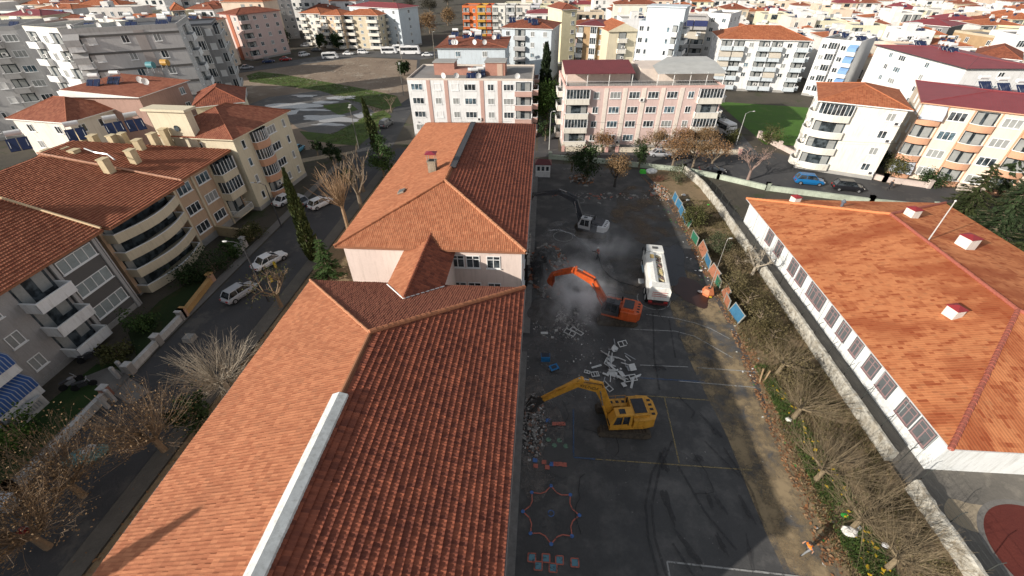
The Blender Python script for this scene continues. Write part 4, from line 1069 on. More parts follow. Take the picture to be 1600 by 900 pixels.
# row behind
building('apartment_building', 'white block with cluttered maroon roof just behind the salmon pilaster block', 'apartment block', G(683, 74, 13.5), G(789, 74, 13.5), 13.3, 17, 5, BLUEW, ('hip', TB, .9, P((.2, .19, .18))), f='.w.w.', r='w.w', l='w', seed=22)
building('apartment_building', 'white and grey block with blue doors under a long brown tile roof', 'apartment block', G(784, 44, 14), G(862, 46, 14), 14, 14, 5, BLUEW, ('hip', TB, 2), f='wbww', r='w', st=dict(par=LGREY), seed=23)
building('apartment_building', 'yellow-cream block with grey side right of the tall cypress', 'apartment block', G(879, 13, 16.5), G(902, 12, 16.5), 16, 12, 6, P((.68, .62, .42), .85), ('hip', TB, 1.6), f='.w', r='www', seed=24)
building('apartment_building', 'brown stone-clad block with dark glazed middle behind the pink terrace block', 'apartment block', G(903, 40, 14), G(946, 42, 14), 14, 12, 5, BRN, ('hip', MAROON, 1.), f='b.gw', r='w', st=dict(par=WH), seed=25)
building('apartment_building', 'cream block with a gabled orange tile roof between brown and pale blue blocks', 'apartment block', G(952, 47, 14), G(996, 46, 14), 13.6, 12, 5, YEL, ('gable', TO, 2, YEL), f='.b.', r='w', st=dict(par=PALE), seed=26)
bQ = building('apartment_building', 'pale blue tower with a set-back penthouse and tiny square windows', 'apartment block', G(999, 34, 16.5), G(1062, 37, 16.5), 16.3, 12, 6, BLUEW, ('flat', BLUEW, DARKS, .5), f='wq..qb', r='wb', st=dict(par=WH), seed=27)
mb = MB(); mb.box(1, 2.5, 16.3, 10.5, 9, 19.6); mb.box(.7, 2.2, 19.6, 10.8, 9.3, 19.85); mb.build('penthouse', BLUEW, bQ)
building('apartment_building', 'cream and grey block with navy awnings right of the pale blue tower', 'apartment block', G(1064, 27, 15.5), G(1108, 28, 15.5), 15, 11, 6, BEIGE, ('flat', LGREY), f=['aa', 'ss', 'gb', 'gb'], st=dict(par=LGREY, cloth=P((.03, .04, .12))), seed=28)
building('apartment_building', 'plain white block with small recessed windows right of the navy awnings', 'apartment block', G(1108, 22, 16), G(1142, 24, 16), 15.8, 11, 6, WH, ('flat', WH), f='ww', r='www', seed=29)
building('apartment_building', 'white apartment block on pillars with a broad orange tile roof beside the lawn', 'apartment block', G(1128, 60, 12.6), G(1268, 63, 12.6), 12.4, 13, 5, WH, ('hip', TO, 2.6, WH), f=['bbwbbwb', 'aawbawb', 'abwbbwb', 'abwbawb', 'bb.bb.b'], l='www', r='bwb', st=dict(par=BLUEW, cloth=BEIGE), seed=30)
building('apartment_building', 'white block with blue corner blinds right of the broad orange roof', 'apartment block', G(1285, 62, 13), G(1345, 68, 13), 12.8, 12, 5, WH, ('flat', WH), f='wgwa', st=dict(par=WH, cloth=P((.2, .35, .6))), seed=31)
# white block, orange roof, right
v1, v2 = Vector(G(1283, 158, 11.2)), Vector(G(1345, 166, 11.2))
bV = building('apartment_building', 'white apartment block with bowed balconies under an orange hipped roof, across the road', 'apartment block', v1, v1+(Vector(G(1398, 170, 11.2))-v1).normalized()*11.5, 11.2, 13, 4, PALE, ('hip', TO, 1.9, WH),
              f=['g3.w2', 'b3.w2', 'b3.w2', 'b3.w2'], r='w.w', l='wqwb', st=dict(par=PALE, curved=True, ac=.3), seed=32)
for px, py in ((1275, 126), (1289, 134)):
    x, y = G(px, py, 12.3); b = MB(); b.box(-.3, -.3, -.8, .3, .3, .8, taper=.1); b.build('chimney', WH, bV, bV.matrix_world.inverted() @ Vector((x, y, 12.3)))
bV_fix = bV
p1 = Vector(G(1445, 160, 11.6))
bW = building('apartment_building', 'peach apartment block with orange scalloped balconies and a dark red metal roof', 'apartment block', p1, p1+(Vector(G(1600, 178, 11.6))-p1).normalized()*28, 11.5, 17, 4, PEACH, ('hip', MAROON2, 1.2, PEACHD),
              f=['aWcWcWcWc', 'bWcWcWcWc', 'bWcWcWcWc', 'aWcWcWcWc'], l='.wsw', st=dict(par=PEACHD, cloth=P((.5, .54, .6)), curved=True), seed=33, base=0)
mb = MB()
for k in range(7):
    mb.box(3.1+k*3.1*.999, -.12, 0, 3.25+k*3.1*.999, -.002, 11.5)
mb.build('orange_trim', PEACHD, bW)
building('apartment_building', 'long white block with a straight dark red roof seen above the peach block', 'apartment block', G(1372, 70, 12.5), G(1512, 106, 12.5), 12.3, 14, 5, WH, ('hip', MAROON2, .9, DARKF), f='.wW.w..', l='bww', r='w', seed=34)
building('apartment_building', 'grey block under a two-winged maroon roof in the upper right', 'apartment block', G(1412, 34, 11), G(1485, 40, 11), 10.6, 13, 4, P((.2, .2, .2)), ('hip', MAROON2, 1.5), f='w.w', seed=35)
building('apartment_building', 'long pale yellow block at the right edge below the top corner', 'apartment block', G(1560, 45, 11), G(1680, 52, 11), 10.6, 10, 4, P((.72, .6, .34), .85), ('flat', P((.74, .64, .38))), f='wwwww', l='w', seed=36)
building('apartment_building', 'beige block with small square windows behind the long maroon roof', 'apartment block', G(1492, 48, 10), G(1560, 58, 10), 9.6, 10, 3, BRN, ('flat', P((.5, .42, .3))), f='ww.w', seed=37)
building('apartment_building', 'block under a brown hipped roof behind the right end of the long maroon roof', 'apartment block', G(1530, 78, 11), G(1600, 84, 11), 9.6, 13, 3, WH, ('hip', TB, 2.2), f='www', seed=38)
for i, (px, w, c) in enumerate(((722, 24, (.62, .16, .05)), (745, 14, (.65, .35, .05)), (759, 9, (.6, .14, .06)), (769, 20, (.7, .68, .62)), (790, 14, (.6, .6, .58)), (806, 22, (.68, .64, .58)), (829, 14, (.55, .55, .58)), (844, 18, (.62, .6, .42)), (863, 18, (.6, .58, .55)))):
    nm = ['bright orange', 'sunflower yellow', 'small brick orange', 'white arched', 'pale grey narrow', 'off-white wide', 'bluish grey', 'pale yellow', 'greyish white'][i]
    building('row_house', f'{nm} house front in the colourful row at the top centre', 'house', G(px, 11, 12), G(px+w, 11, 12), 12, 12, 4, P(c, .85), ('flat', P(c, .85), ROOFC), f='b' if w < 18 else 'bw', st=dict(par=P(tuple(x*.8 for x in c))), seed=40+i, group='colourful row houses')

# ---------------------------------------------------------------- the rest of the town
cr = random.Random(77)
def in_poly(x, y, poly):
    c = False; j = len(poly)-1
    for i in range(len(poly)):
        xi, yi = poly[i]; xj, yj = poly[j]
        if (yi > y) != (yj > y) and x < (xj-xi)*(y-yi)/(yj-yi)+xi: c = not c
        j = i
    return c
KEEP = [[(-118, 139), (-104, 170), (-78, 200), (-44, 198), (-28, 176), (-28, 84), (-70, 80), (-95, 118)],
        [(-40, -40), (90, -40), (90, 82), (45, 82), (45, 116), (66, 116), (66, 86), (45, 84), (-30, 86), (-40, 60)],
        [(-30, 195), (-30, 206), (60, 218), (60, 200)], [(-6, 82), (5, 82), (5, 180), (-5, 180)],
        [(-26, 100), (-48, 190), (-30, 215), (-4, 210), (-20, 120)], [(-95, 204), (-25, 204), (-30, 400), (-125, 400)], [(34, 82), (45, 82), (46, 150), (38, 150)], [(42, 82), (84, 82), (88, 126), (44, 142)], [(2, 84), (40, 84), (44, 148), (2, 148)]]
TOWNW = [(.74, .73, .7), (.7, .66, .58), (.74, .74, .74), (.6, .5, .38), (.66, .64, .6), (.5, .52, .55), (.7, .56, .44), (.55, .4, .34), (.72, .68, .5), (.46, .45, .44)]
TWN = ['white', 'off-white', 'bright white', 'beige', 'pale grey-cream', 'blue-grey', 'peach', 'dusty pink', 'pale yellow', 'grey']
ROOFS = [(TO, 'orange tile'), (TB, 'brown tile'), (TL, 'red tile'), (MAROON2, 'maroon sheet'), (ROOFC, 'flat grey'), (CONC, 'flat concrete')]
cand = []
for row in range(50):
    y = 92+row*11.3*(1+row*.006)
    hw = y*1.45+60
    x = -hw+cr.uniform(0, 6)
    while x < hw:
        dense = x > 30
        stp = cr.uniform(7.5, 12.5) if dense else cr.uniform(13, 20)
        xx, yy = x+stp/2, y+cr.uniform(-2, 2)+(x*.06)
        if (row % 4 != 3 or cr.random() < .3): cand.append((xx, yy, stp, dense))
        x += stp+(.6 if cr.random() < .75 else 5)
chosen = []
for (x, y, w, dense) in cand:
    rr = w*.62
    if any((x-a)**2+(y-b)**2 < (c+rr)**2*.8 for a, b, c in USED): continue
    if any(in_poly(x, y, q) for q in KEEP): continue
    h = cr.choice([6, 7.5, 8.5, 10, 11]) if dense else cr.choice([9, 11, 12.5, 14, 16])
    if y > 230: h *= .9
    p = proj((x, y, h))
    if p is None or p[0] < -70 or p[0] > 1670 or p[1] < -6 or p[1] > 500: continue
    chosen.append((p[2], x, y, w, h, dense))
chosen.sort()
FARWIN = MB()
nb = 0
def town_house(x, y, w, h, dense, far, idx):
    dp = cr.uniform(9, 12); ci = cr.choice([0, 0, 1, 2, 2, 3, 4, 5, 6, 7, 8, 9]) if not dense else cr.choice([0, 2, 2, 1, 2, 0, 3, 4, 6, 8])
    wall = P(TOWNW[ci], .85, .2, .3, grime=.4)
    rt, rn = cr.choice(ROOFS[:4]) if cr.random() < (.42 if dense else .62) else cr.choice(ROOFS[4:])
    yaw = cr.uniform(-.06, .1) if x < 40 else cr.uniform(-.16, -.02)
    ax, ay = x-w/2*cos(yaw)-(-sin(yaw))*0, y-w/2*sin(yaw)
    fl = max(2, int(h/2.8)); nbay = max(2, int(w/3.2))
    where = ('far left' if x < -y*.7 else 'left' if x < -y*.25 else 'centre' if x < y*.25 else 'right' if x < y*.75 else 'far right')
    dist = 'near row' if y < 150 else 'middle row' if y < 220 else 'distant row'
    lb = f'{TWN[ci]} {fl}-storey house, {rn} roof, {dist}, {where}'
    sp = []
    if far > 175:
        sp = []
    else:
        for k in range(fl): sp.append(''.join(cr.choice('wwWbbas.') for _ in range(nbay)))
    roof = ('hip', rt, cr.uniform(1.2, 2.2), wall) if 'flat' not in rn else ('flat', wall, rt, .5)
    r = building('house', lb, 'house', (ax, ay), (ax+w*cos(yaw), ay+w*sin(yaw)), h, dp, fl, wall, roof, f=sp, l='w.' if far < 130 else '', r='' if far > 140 else '.w', base=0,
                 st=dict(par=cr.choice([WH, BLUEW, PALE, PEACHD]), cloth=cr.choice([BEIGE, NAVY, WH])), seed=idx, group=lb, overh=.35)
    if far > 175:     # far houses: small dark openings in one facade part
        key = ('ff', round(w), fl)
        if key not in PROTO:
            b = MB(); fh = h/fl; rr = random.Random(idx)
            for k in range(fl):
                for q in range(nbay):
                    xx = (q+.5)*w/nbay; ww = rr.uniform(.5, 1.2); z0 = k*fh+fh*.3
                    if rr.random() < .2: continue
                    b.box(xx-ww, -.03, z0, xx+ww, .0, z0+fh*.48, rr.choice([0, 0, 1]))
                    if rr.random() < .4: b.box(xx-ww-.3, -.9, k*fh, xx+ww+.3, .0, k*fh+.85, 2)
            PROTO[key] = (mesh_of(b, 'facade_openings', [GL, CURT, WH]), h)
        link('facade_openings', PROTO[key][0], r)
    return r, rn
TOWN = []
def stair_top(r, w, h, rn):
    b = MB()
    if 'flat' in rn and w > 7:
        x = cr.uniform(.8, w-4); b.box(x, 3, h+.06, x+2.6, 6, h+2.1); b.build('roof_room', P((.74, .73, .7), .85, .2, .3, grime=.4), r)
    else:
        x = cr.uniform(1, w-1.5); b.box(x, 2.2, h+.2, x+.6, 2.9, h+1.9); b.build('chimney', P((.6, .55, .5), .85), r)
for d, x, y, w, h, dense in chosen[:292]:
    r, rn = town_house(x, y, w, h, dense, d, nb); TOWN.append((r, rn, d)); nb += 1
    stair_top(r, w, h, rn)
# beyond that the houses read as one mass
mb = MB(); far = chosen[292:]
for i, (d, x, y, w, h, dense) in enumerate(far):
    dp = 10; c = cr.choice([0, 0, 1, 2, 3]); M = Matrix.Translation((x-w/2, y, 0)) @ Matrix.Rotation(cr.uniform(-.1, .1), 4, 'Z')
    mb.box(0, 0, 0, w, dp, h, c, M)
    rc = cr.choice([4, 5, 6, 7])
    if rc < 7:
        a, b_ = M @ Vector((dp/2, dp/2, h+1.8)), M @ Vector((w-dp/2, dp/2, h+1.8))
        cs = [M @ Vector(q) for q in ((-.3, -.3, h+.02), (w+.3, -.3, h+.02), (w+.3, dp+.3, h+.02), (-.3, dp+.3, h+.02))]
        mb.face([cs[0], cs[1], b_, a], rc); mb.face([cs[2], cs[3], a, b_], rc); mb.face([cs[1], cs[2], b_], rc); mb.face([cs[3], cs[0], a], rc)
    else: mb.box(1, 2, h, 3, 4, h+2, 0, M)
    for k in range(int(h/2.8)):
        for q in range(int(w/3)): mb.box(q*3+.8, -.03, k*2.8+.9, q*3+2.2, .0, k*2.8+2.2, 8, M)
o = mb.build('distant_town', [P((.74, .73, .7)), P((.72, .66, .56)), P((.6, .6, .6)), P((.66, .5, .38)), P((.4, .13, .06)), P((.25, .08, .05)), P((.22, .05, .05)), CONC, GL])
tag(o, 'crowded houses of the town merging together at the top of the photo', 'town', kind='stuff')
print('TOWN', len(chosen), nb)

# ---------------------------------------------------------------- roof clutter
PANEL = P((.015, .025, .07), .25, .2, spec=.6); TANK = P((.7, .7, .69), .4, .15); RUST = P((.35, .16, .1), .7, .3); STEEL = P((.3, .31, .32), .5, .2)
def solar(label, group):
    r = thing('solar_water_heater', label, 'solar water heater', group=group)
    b = MB(); M = Matrix.Rotation(radians(40), 4, 'X')
    b.box(-1.0, -.9, .25, -.05, .9, .34, 0, M); b.box(.05, -.9, .25, 1.0, .9, .34, 0, M); b.build('collector', PANEL, r)
    b = MB(); b.tube([(-.75, .95, 1.35), (.75, .95, 1.35)], .32, 10); b.build('tank', TANK, r)
    b = MB()
    for sx in (-.8, .8): b.tube([(sx, -.7, 0), (sx, 1.0, 0)], .03, 4); b.tube([(sx, 1.0, 0), (sx, .95, 1.1)], .03, 4); b.tube([(sx, -.7, 0), (sx, .9, 1.05)], .03, 4)
    b.build('stand', STEEL, r)
    return r
SOL = None
def put_solar(x, y, z, rz, label, group):
    global SOL
    if SOL is None: SOL = solar(label, group); o = SOL
    else: o = copy_tree(SOL, label=label, group=group)
    o.location = (x, y, z); o.rotation_euler.z = rz; return o
SD = None
def dish(x, y, z, rz, label, group):
    global SD
    if SD is None:
        SD = thing('satellite_dish', label, 'satellite dish', group=group)
        b = MB(); n = 14
        for j in range(3):
            r0, r1 = .18*j, .18*(j+1)
            for i in range(n):
                a, c = 2*pi*i/n, 2*pi*(i+1)/n
                f = lambda r_, t: (r_*cos(t), -.35-r_*r_*.4+.3*0, .75+r_*sin(t))
                b.face([f(r0, a), f(r1, a), f(r1, c), f(r0, c)])
        b.build('reflector', TANK, SD)
        b = MB(); b.tube([(0, 0, 0), (0, -.1, .75), (0, -.35, .75)], .03, 5); b.tube([(0, -.35, .3), (0, -.95, .8)], .015, 4); b.build('mount', STEEL, SD); o = SD
    else: o = copy_tree(SD, label=label, group=group)
    o.location = (x, y, z); o.rotation_euler.z = rz; return o
def clutter(root, n_s, n_d, host, zoff=.1, reg=None, n_c=2):
    W, Dp, h = root['_w'], root['_d'], root['_h']
    x0, x1, y0, y1 = reg or (1.5, W-1.5, 1.5, Dp-1.5)
    g1 = f'solar water heaters {host}'; g2 = f'satellite dishes {host}'
    for i in range(n_s):
        p = on(root, cr.uniform(x0, x1), cr.uniform(y0, y1), h+zoff)
        put_solar(*p, cr.uniform(-.15, .15)+.1, f'dark solar panel with a white tank {host}', g1)
    for i in range(n_d):
        p = on(root, cr.uniform(x0, x1), y0-.8 if cr.random() < .5 else cr.uniform(y0, y1), h+zoff)
        dish(*p, cr.uniform(-.5, .5), f'small white satellite dish {host}', g2)
clutter(bJ, 4, 5, 'on the flat roof of the salmon pilaster block', .05)
for o in list(COL.objects):
    lb = o.get('label', '')
    if lb.startswith('white block with cluttered'): clutter(o, 9, 8, 'on the cluttered maroon roof behind the salmon block', .5); 
    if lb.startswith('long white block with a straight'): 
        for k in range(5): put_solar(*on(o, 3+k*1.2+(6 if k > 1 else 0), 7, 13.0), .1, 'dark solar panel on the long straight dark red roof', 'solar panels on the long dark red roof')
    if lb.startswith('white and grey block with blue doors'): clutter(o, 4, 2, 'on the long brown tile roof at top centre', 1.2)
    if lb.startswith('tall grey apartment slab'): clutter(o, 6, 5, 'on top of the tall grey slab', .1)
    if lb.startswith('grey apartment slab with stacked'): clutter(o, 4, 2, 'on the grey slab at the left edge', .1)
    if lb.startswith('white block with blue corner'): clutter(o, 3, 3, 'on the white block with blue corner blinds', .1)
    if lb.startswith('mauve blank'): clutter(o, 2, 2, 'on the roof edge of the mauve block', .9)
for k in range(9): put_solar(*on(bW, 8+k*2.3, 12.5, 12.4), .05, 'tilted dark solar panel in the row behind the peach block roof', 'solar panels in a row on the peach block')
ns = 0
for r, rn, d in TOWN:
    if ns > 190 or d > 260: break
    k = cr.choice([0, 1, 1, 2, 2, 3])
    if k:
        host = 'on the '+r['label'].replace(',', '')
        gl = 'solar heaters '+host
        for q in range(k):
            p = on(r, cr.uniform(2, max(2.1, r['_w']-2)), cr.uniform(2.5, 5.5), r['_h']+(.05 if 'flat' in rn else .75))
            put_solar(*p, cr.uniform(-.3, .3), 'solar heater '+host, gl); ns += 1
        if cr.random() < .5:
            p = on(r, cr.uniform(1, r['_w']-1), .6, r['_h']+(.1 if 'flat' in rn else .3)); dish(*p, cr.uniform(-.5, .5), 'satellite dish '+host, 'dishes '+host)
# heaters and tanks on the cream left roofs
for i, (px, py, lb) in enumerate(((180, 200, 'solar heater with two tanks on the roof edge left of the yellow block'), (120, 210, 'old solar heater with rusty tank among the cream chimneys'), (30, 225, 'low solar heater with a red tank end at the far left roof edge'), (212, 195, 'dark solar heater leaning on the parapet before the mauve wall'))):
    x, y = G(px, py, 12.2); put_solar(x, y, 12.0, .8, lb, None or 'solar heaters on the left tile roofs')
def tankthing(px, py, z, c, label):
    x, y = G(px, py, z); r = thing('water_tank', label, 'water tank', (x, y, z))
    b = MB(); b.tube([(-.6, 0, 1.1), (.6, 0, 1.1)], .55, 12); b.build('drum', P(c, .5), r)
    b = MB()
    for sx in (-.6, .6):
        for sy in (-.5, .5): b.tube([(sx, sy, -.1), (sx*.8, sy*.8, .9)], .05, 4)
    b.build('stand', STEEL, r)
tankthing(240, 112, 14, (.08, .25, .28), 'teal water tank on a stand on the roof in front of the grey slab')
tankthing(262, 108, 14, (.5, .28, .06), 'ochre water tank beside the teal one in front of the grey slab')

# ================================================================ TREES
BARK = P((.2, .155, .11), .95, .35, 2); BARK2 = P((.22, .155, .1), .95, .35, 2); PALEBARK = P((.36, .31, .24), .95, .3, 2)
BRL = LEAF((.26, .15, .07), (.16, .085, .04)); GOLD = LEAF((.25, .16, .08), (.16, .1, .05))
DG = LEAF((.035, .06, .018), (.015, .03, .01), .9); MG = LEAF((.055, .095, .025), (.02, .045, .012), .9)
OLV = LEAF((.09, .09, .03), (.045, .05, .018), .9); CYP = LEAF((.06, .075, .025), (.02, .03, .012), 1.5); IVY = LEAF((.085, .1, .03), (.03, .045, .015), 1.4); PINE = LEAF((.05, .075, .03), (.018, .032, .014), .5)
SCR = LEAF((.15, .12, .06), (.08, .07, .03))
def leafcloud(mb, pts, size, r, n_per=1, flat=.0):
    for (p, s) in pts:
        for _ in range(n_per):
            q = Vector((r.gauss(0, 1), r.gauss(0, 1), r.gauss(0, 1)*(1-flat))); 
            c = p+q*s
            a = Vector((r.uniform(-1, 1), r.uniform(-1, 1), r.uniform(-1, 1))).normalized()
            b = a.cross(Vector((r.uniform(-1, 1), r.uniform(-1, 1), r.uniform(-1, 1)))).normalized()
            k = size*r.uniform(.6, 1.4)
            mb.face([c-a*k*.5, c+b*k*.32, c+a*k*.5, c-b*k*.32])
def grow(mb, p, d, L, rad, depth, r, tips, spread=.6, up=.25, kids=3, n=5, bend=.15, shrink=.62):
    pts = [p]; rr = [rad]; q = p.copy(); dd = d.copy(); seg = 3
    for i in range(seg):
        dd = (dd+Vector((r.uniform(-1, 1), r.uniform(-1, 1), r.uniform(-1, 1)))*bend+Vector((0, 0, up*.15))).normalized()
        q = q+dd*L/seg; pts.append(q.copy()); rr.append(rad*(1-.4*(i+1)/seg))
    mb.tube(pts, rr, n if depth > 1 else 3, cap=depth > 1)
    if depth == 0: tips.append(q); tips.append(pts[2]); return
    for k in range(kids+(r.random() < .4)):
        t = r.uniform(.45, 1.) if k else 1.
        i = min(seg-1, int(t*seg)); base = pts[i]+(pts[i+1]-pts[i])*(t*seg-i if t < 1 else 1)
        nd = (dd+Vector((r.gauss(0, 1), r.gauss(0, 1), r.gauss(0, .7)))*spread+Vector((0, 0, up))).normalized()
        grow(mb, base, nd, L*shrink*r.uniform(.8, 1.2), rad*.55, depth-1, r, tips, spread, up, kids, max(3, n-1), bend, shrink)
def bare_tree(name, x, y, h, label, seed, leaves=0, lm=None, bark=None, spread=.6, cat='tree', lean=(0, 0), r0=None, depth=4, kids=3, group=None):
    r = random.Random(seed); root = thing(name, label, cat, (x, y, 0), r.uniform(0, 1), group)
    mb = MB(); tips = []
    k = h/8; r0 = r0 or .2*k+.05
    th = h*.28; top = Vector((lean[0]*.3, lean[1]*.3, th))
    mb.tube([(0, 0, -.1), top*.5, top], [r0*1.25, r0, r0*.85], 7)
    for i in range(4):
        a = 2*pi*i/4+r.uniform(-.4, .4); d = Vector((cos(a)*spread+lean[0]*.15, sin(a)*spread+lean[1]*.15, 1)).normalized()
        grow(mb, top-Vector((0, 0, .1)), d, h*.3, r0*.6, depth-1, r, tips, spread, .28, kids)
    mb.build('trunk', bark or BARK, root)
    if leaves:
        lb = MB(); leafcloud(lb, [(t, .42) for t in tips], .2, r, int(leaves*1.7)); lb.build('leaves', lm or BRL, root)
    return root
def pollard(x, y, h, label, seed, n=60, tilt=(0, 0), trunk=1.6, leaf=0, lm=None, bark=None, spread=.9, knob=5, shoot=None, name='pollarded_tree', upk=.75, r0=.22, thick=.022):
    """short trunk, thick knuckled limbs and a fan of long straight shoots"""
    r = random.Random(seed); root = thing(name, label, 'tree', (x, y, 0))
    mb = MB(); T = Vector((tilt[0], tilt[1], 1)).normalized()*trunk
    mb.tube([(0, 0, -.1), T*.5, T], [r0*1.2, r0, r0*.95], 7); L = shoot or (h-trunk-.5)
    tips = []; sh = MB()
    for k in range(knob):
        a = 2*pi*k/knob+r.uniform(-.3, .3); d = Vector((cos(a)*spread+tilt[0], sin(a)*spread+tilt[1], upk*.9)).normalized()
        e = T+d*r.uniform(.5, 1.)
        mb.tube([T-d*.1, (T+e)/2+Vector((0, 0, -.05)), e], [r0*.7, r0*.5, r0*.5], 6)
        for j in range(max(3, n//knob)):
            dd = (d*.8+Vector((r.gauss(0, .42), r.gauss(0, .42), r.gauss(upk*.5, .35)))).normalized()
            l = L*r.uniform(.55, 1.1); p0 = e+Vector((r.uniform(-.12, .12), r.uniform(-.12, .12), r.uniform(-.1, .1)))
            m1 = p0+dd*l*.45+Vector((r.gauss(0, .07), r.gauss(0, .07), -.04*l)); m2 = p0+dd*l+Vector((r.uniform(-.3, .3), r.uniform(-.3, .3), l*.1))
            sh.tube([p0, m1, m2], [thick*1.5, thick, thick*.35], 3, cap=False)
            for q in range(4):
                t = r.uniform(.3, .9); b0 = p0+(m1-p0)*t*2 if t < .45 else m1+(m2-m1)*(t-.45)/.55
                if t < .45: b0 = p0+(m1-p0)*(t/.45)
                b1 = b0+(dd+Vector((r.gauss(0, .5), r.gauss(0, .5), r.gauss(.1, .4)))).normalized()*l*.25
                sh.tube([b0, b1], [thick*.6, thick*.25], 3, cap=False)
                if leaf: tips.append(b1)
    mb.build('trunk', bark or BARK2, root); s = sh.build('shoots', bark or BARK2, root)
    if leaf:
        lb = MB(); leafcloud(lb, [(t, .25) for t in tips], .13, r, leaf); lb.build('leaves', lm or BRL, root)
    return root
def crown_tree(name, x, y, h, rad, label, seed, mat, n=2600, size=.3, trunk=.3, sq=.75, lumps=16, group=None, z0=None):
    r = random.Random(seed); root = thing(name, label, 'tree', (x, y, 0), 0, group)
    mb = MB(); tips = []; th = h*trunk
    mb.tube([(0, 0, -.1), (.05, 0, th*.6), (0, .05, h*.7)], [.22*rad/2.5+.05, .17*rad/2.5+.03, .05], 7)
    cz = (z0 if z0 is not None else th+(h-th)*.5); hz = (h-th)/2
    lb = MB(); cl = []
    for k in range(lumps):
        a = r.uniform(0, 2*pi); e = r.uniform(-.9, 1); rr = rad*(1-abs(e)**2.2*.5)*r.uniform(.35, .95)
        c = Vector((cos(a)*rr, sin(a)*rr, cz+e*hz*.85)); cl.append(c)
        mb.tube([(0, 0, max(th*.7, c.z-hz*.6)), c], [.05, .02], 4)
    per = n//lumps
    for c in cl: leafcloud(lb, [(c, rad*r.uniform(.17, .27))], size, r, per)
    mb.build('trunk', BARK, root); lb.build('crown', mat, root); return root
def column_tree(name, x, y, h, rad, label, seed, mat, n=3000, size=.32, lean=(0, 0), z0=.4, taper=1.0):
    r = random.Random(seed); root = thing(name, label, 'tree', (x, y, 0))
    mb = MB(); mb.tube([(0, 0, -.1), (lean[0]*.5, lean[1]*.5, h*.5), (lean[0], lean[1], h*.96)], [.16, .1, .03], 6); mb.build('trunk', BARK, root)
    lb = MB()
    for i in range(n):
        t = r.random()**1.15; z = z0+(h-z0)*t
        pr = rad*(min(1, (t+.03)*5)**.5)*(1-t**2.2*taper)**.8*(1+.35*noise.noise((z*.7, seed, 0)))
        a = r.uniform(0, 2*pi); q = r.uniform(.45, 1)*pr*(1+.45*noise.noise((cos(a)*1.4, sin(a)*1.4+seed, z*.5)))
        c = Vector((lean[0]*t+cos(a)*q, lean[1]*t+sin(a)*q, z))
        u = Vector((cos(a)*.35+r.uniform(-.3, .3), sin(a)*.35+r.uniform(-.3, .3), 1)).normalized(); v = u.cross(Vector((r.uniform(-1, 1), r.uniform(-1, 1), .1))).normalized()
        k = size*r.uniform(.6, 1.5); lb.face([c-u*k*.6, c+v*k*.25, c+u*k*.7, c-v*k*.25])
    lb.build('foliage', mat, root); return root
def fir(x, y, h, rad, label, seed, mat, name='fir_tree', ls=1.):
    r = random.Random(seed); root = thing(name, label, 'tree', (x, y, 0)); mb = MB(); lb = MB()
    mb.tube([(0, 0, -.1), (0, 0, h)], [.14, .02], 6)
    lv = int(h/.42)
    for k in range(lv):
        t = k/lv; z = .6+(h-.8)*t; R_ = rad*(1-t)**.85+.12
        for q in range(int(5+7*(1-t))):
            a = r.uniform(0, 2*pi); L = R_*r.uniform(.7, 1.1); e = Vector((cos(a)*L, sin(a)*L, z-.25*L+r.uniform(-.1, .1))); s = Vector((0, 0, z))
            mb.tube([s, e], [.03, .01], 3, cap=False)
            for j in range(int(4+L*9)):
                f = r.uniform(.15, 1); c = s+(e-s)*f+Vector((r.uniform(-.16, .16), r.uniform(-.16, .16), r.uniform(-.06, .1)))
                u = ((e-s).normalized()+Vector((r.uniform(-.7, .7), r.uniform(-.7, .7), r.uniform(-.2, .4)))).normalized(); v = u.cross(Vector((0, 0, 1))).normalized()
                k2 = r.uniform(.14, .3)*ls; lb.face([c-u*k2, c+v*k2*.4, c+u*k2, c-v*k2*.4])
    mb.build('trunk', BARK, root); lb.build('foliage', mat, root); return root
def tp(px, py): return G(px, py)
# left street side
x, y = tp(352, 610); pollard(x+.3, y, 5.2, 'large bare pollarded tree with a dense fan of pale shoots beside the school roof edge', 3, n=230, trunk=1.5, shoot=3.6, spread=1., knob=7, upk=.45, bark=PALEBARK, thick=.019)
pollard(-28.3, 16.3, 5.5, 'bare brown tree with a few rusty leaves, behind the roof edge above the tarp', 4, n=170, trunk=1.6, shoot=4.2, spread=.8, knob=6, leaf=2, lm=GOLD, thick=.015)
pollard(-31.6, 12.6, 5.5, 'rusty-leaved bare tree by the tarp-covered heap', 5, n=170, trunk=1.6, shoot=4.2, spread=.9, knob=6, leaf=3, lm=GOLD, thick=.015)
pollard(-31.0, 9.3, 5.6, 'rusty-leaved bare tree in the bottom left corner', 6, n=180, trunk=1.6, shoot=4.4, spread=.9, knob=6, leaf=3, lm=GOLD, thick=.015)
crown_tree('evergreen_shrub', -27.0, 18.6, 3.6, 1.3, 'dark green shrub between the bare trees at the roof edge', 7, DG, 1500, .25, .1)
x, y = tp(440, 480); bare_tree('bare_tree', x, y, 5.8, 'bare yellowish tree with a crooked crown in front of the silver car', 8, leaves=1, lm=OLV, bark=BARK2, spread=.75, depth=4)
x, y = tp(490, 408); column_tree('ivy_column_tree', x, y, 12.3, .95, 'tall slim ivy-clad tree leaning beside the street', 9, IVY, 3600, .34, lean=(.6, -.5), z0=.3)
x, y = tp(515, 432); fir(x, y, 5.6, 1.9, 'small green conifer at the corner of the far school block', 10, MG)
x, y = tp(548, 372); pollard(x, y, 10.5, 'tall bare pollarded tree with upright orange-brown branches by the roof edge', 12, n=70, trunk=4.4, shoot=4.6, spread=.45, knob=5, upk=1.3, r0=.22, thick=.04, bark=P((.33, .22, .13), .95, .3, 2))
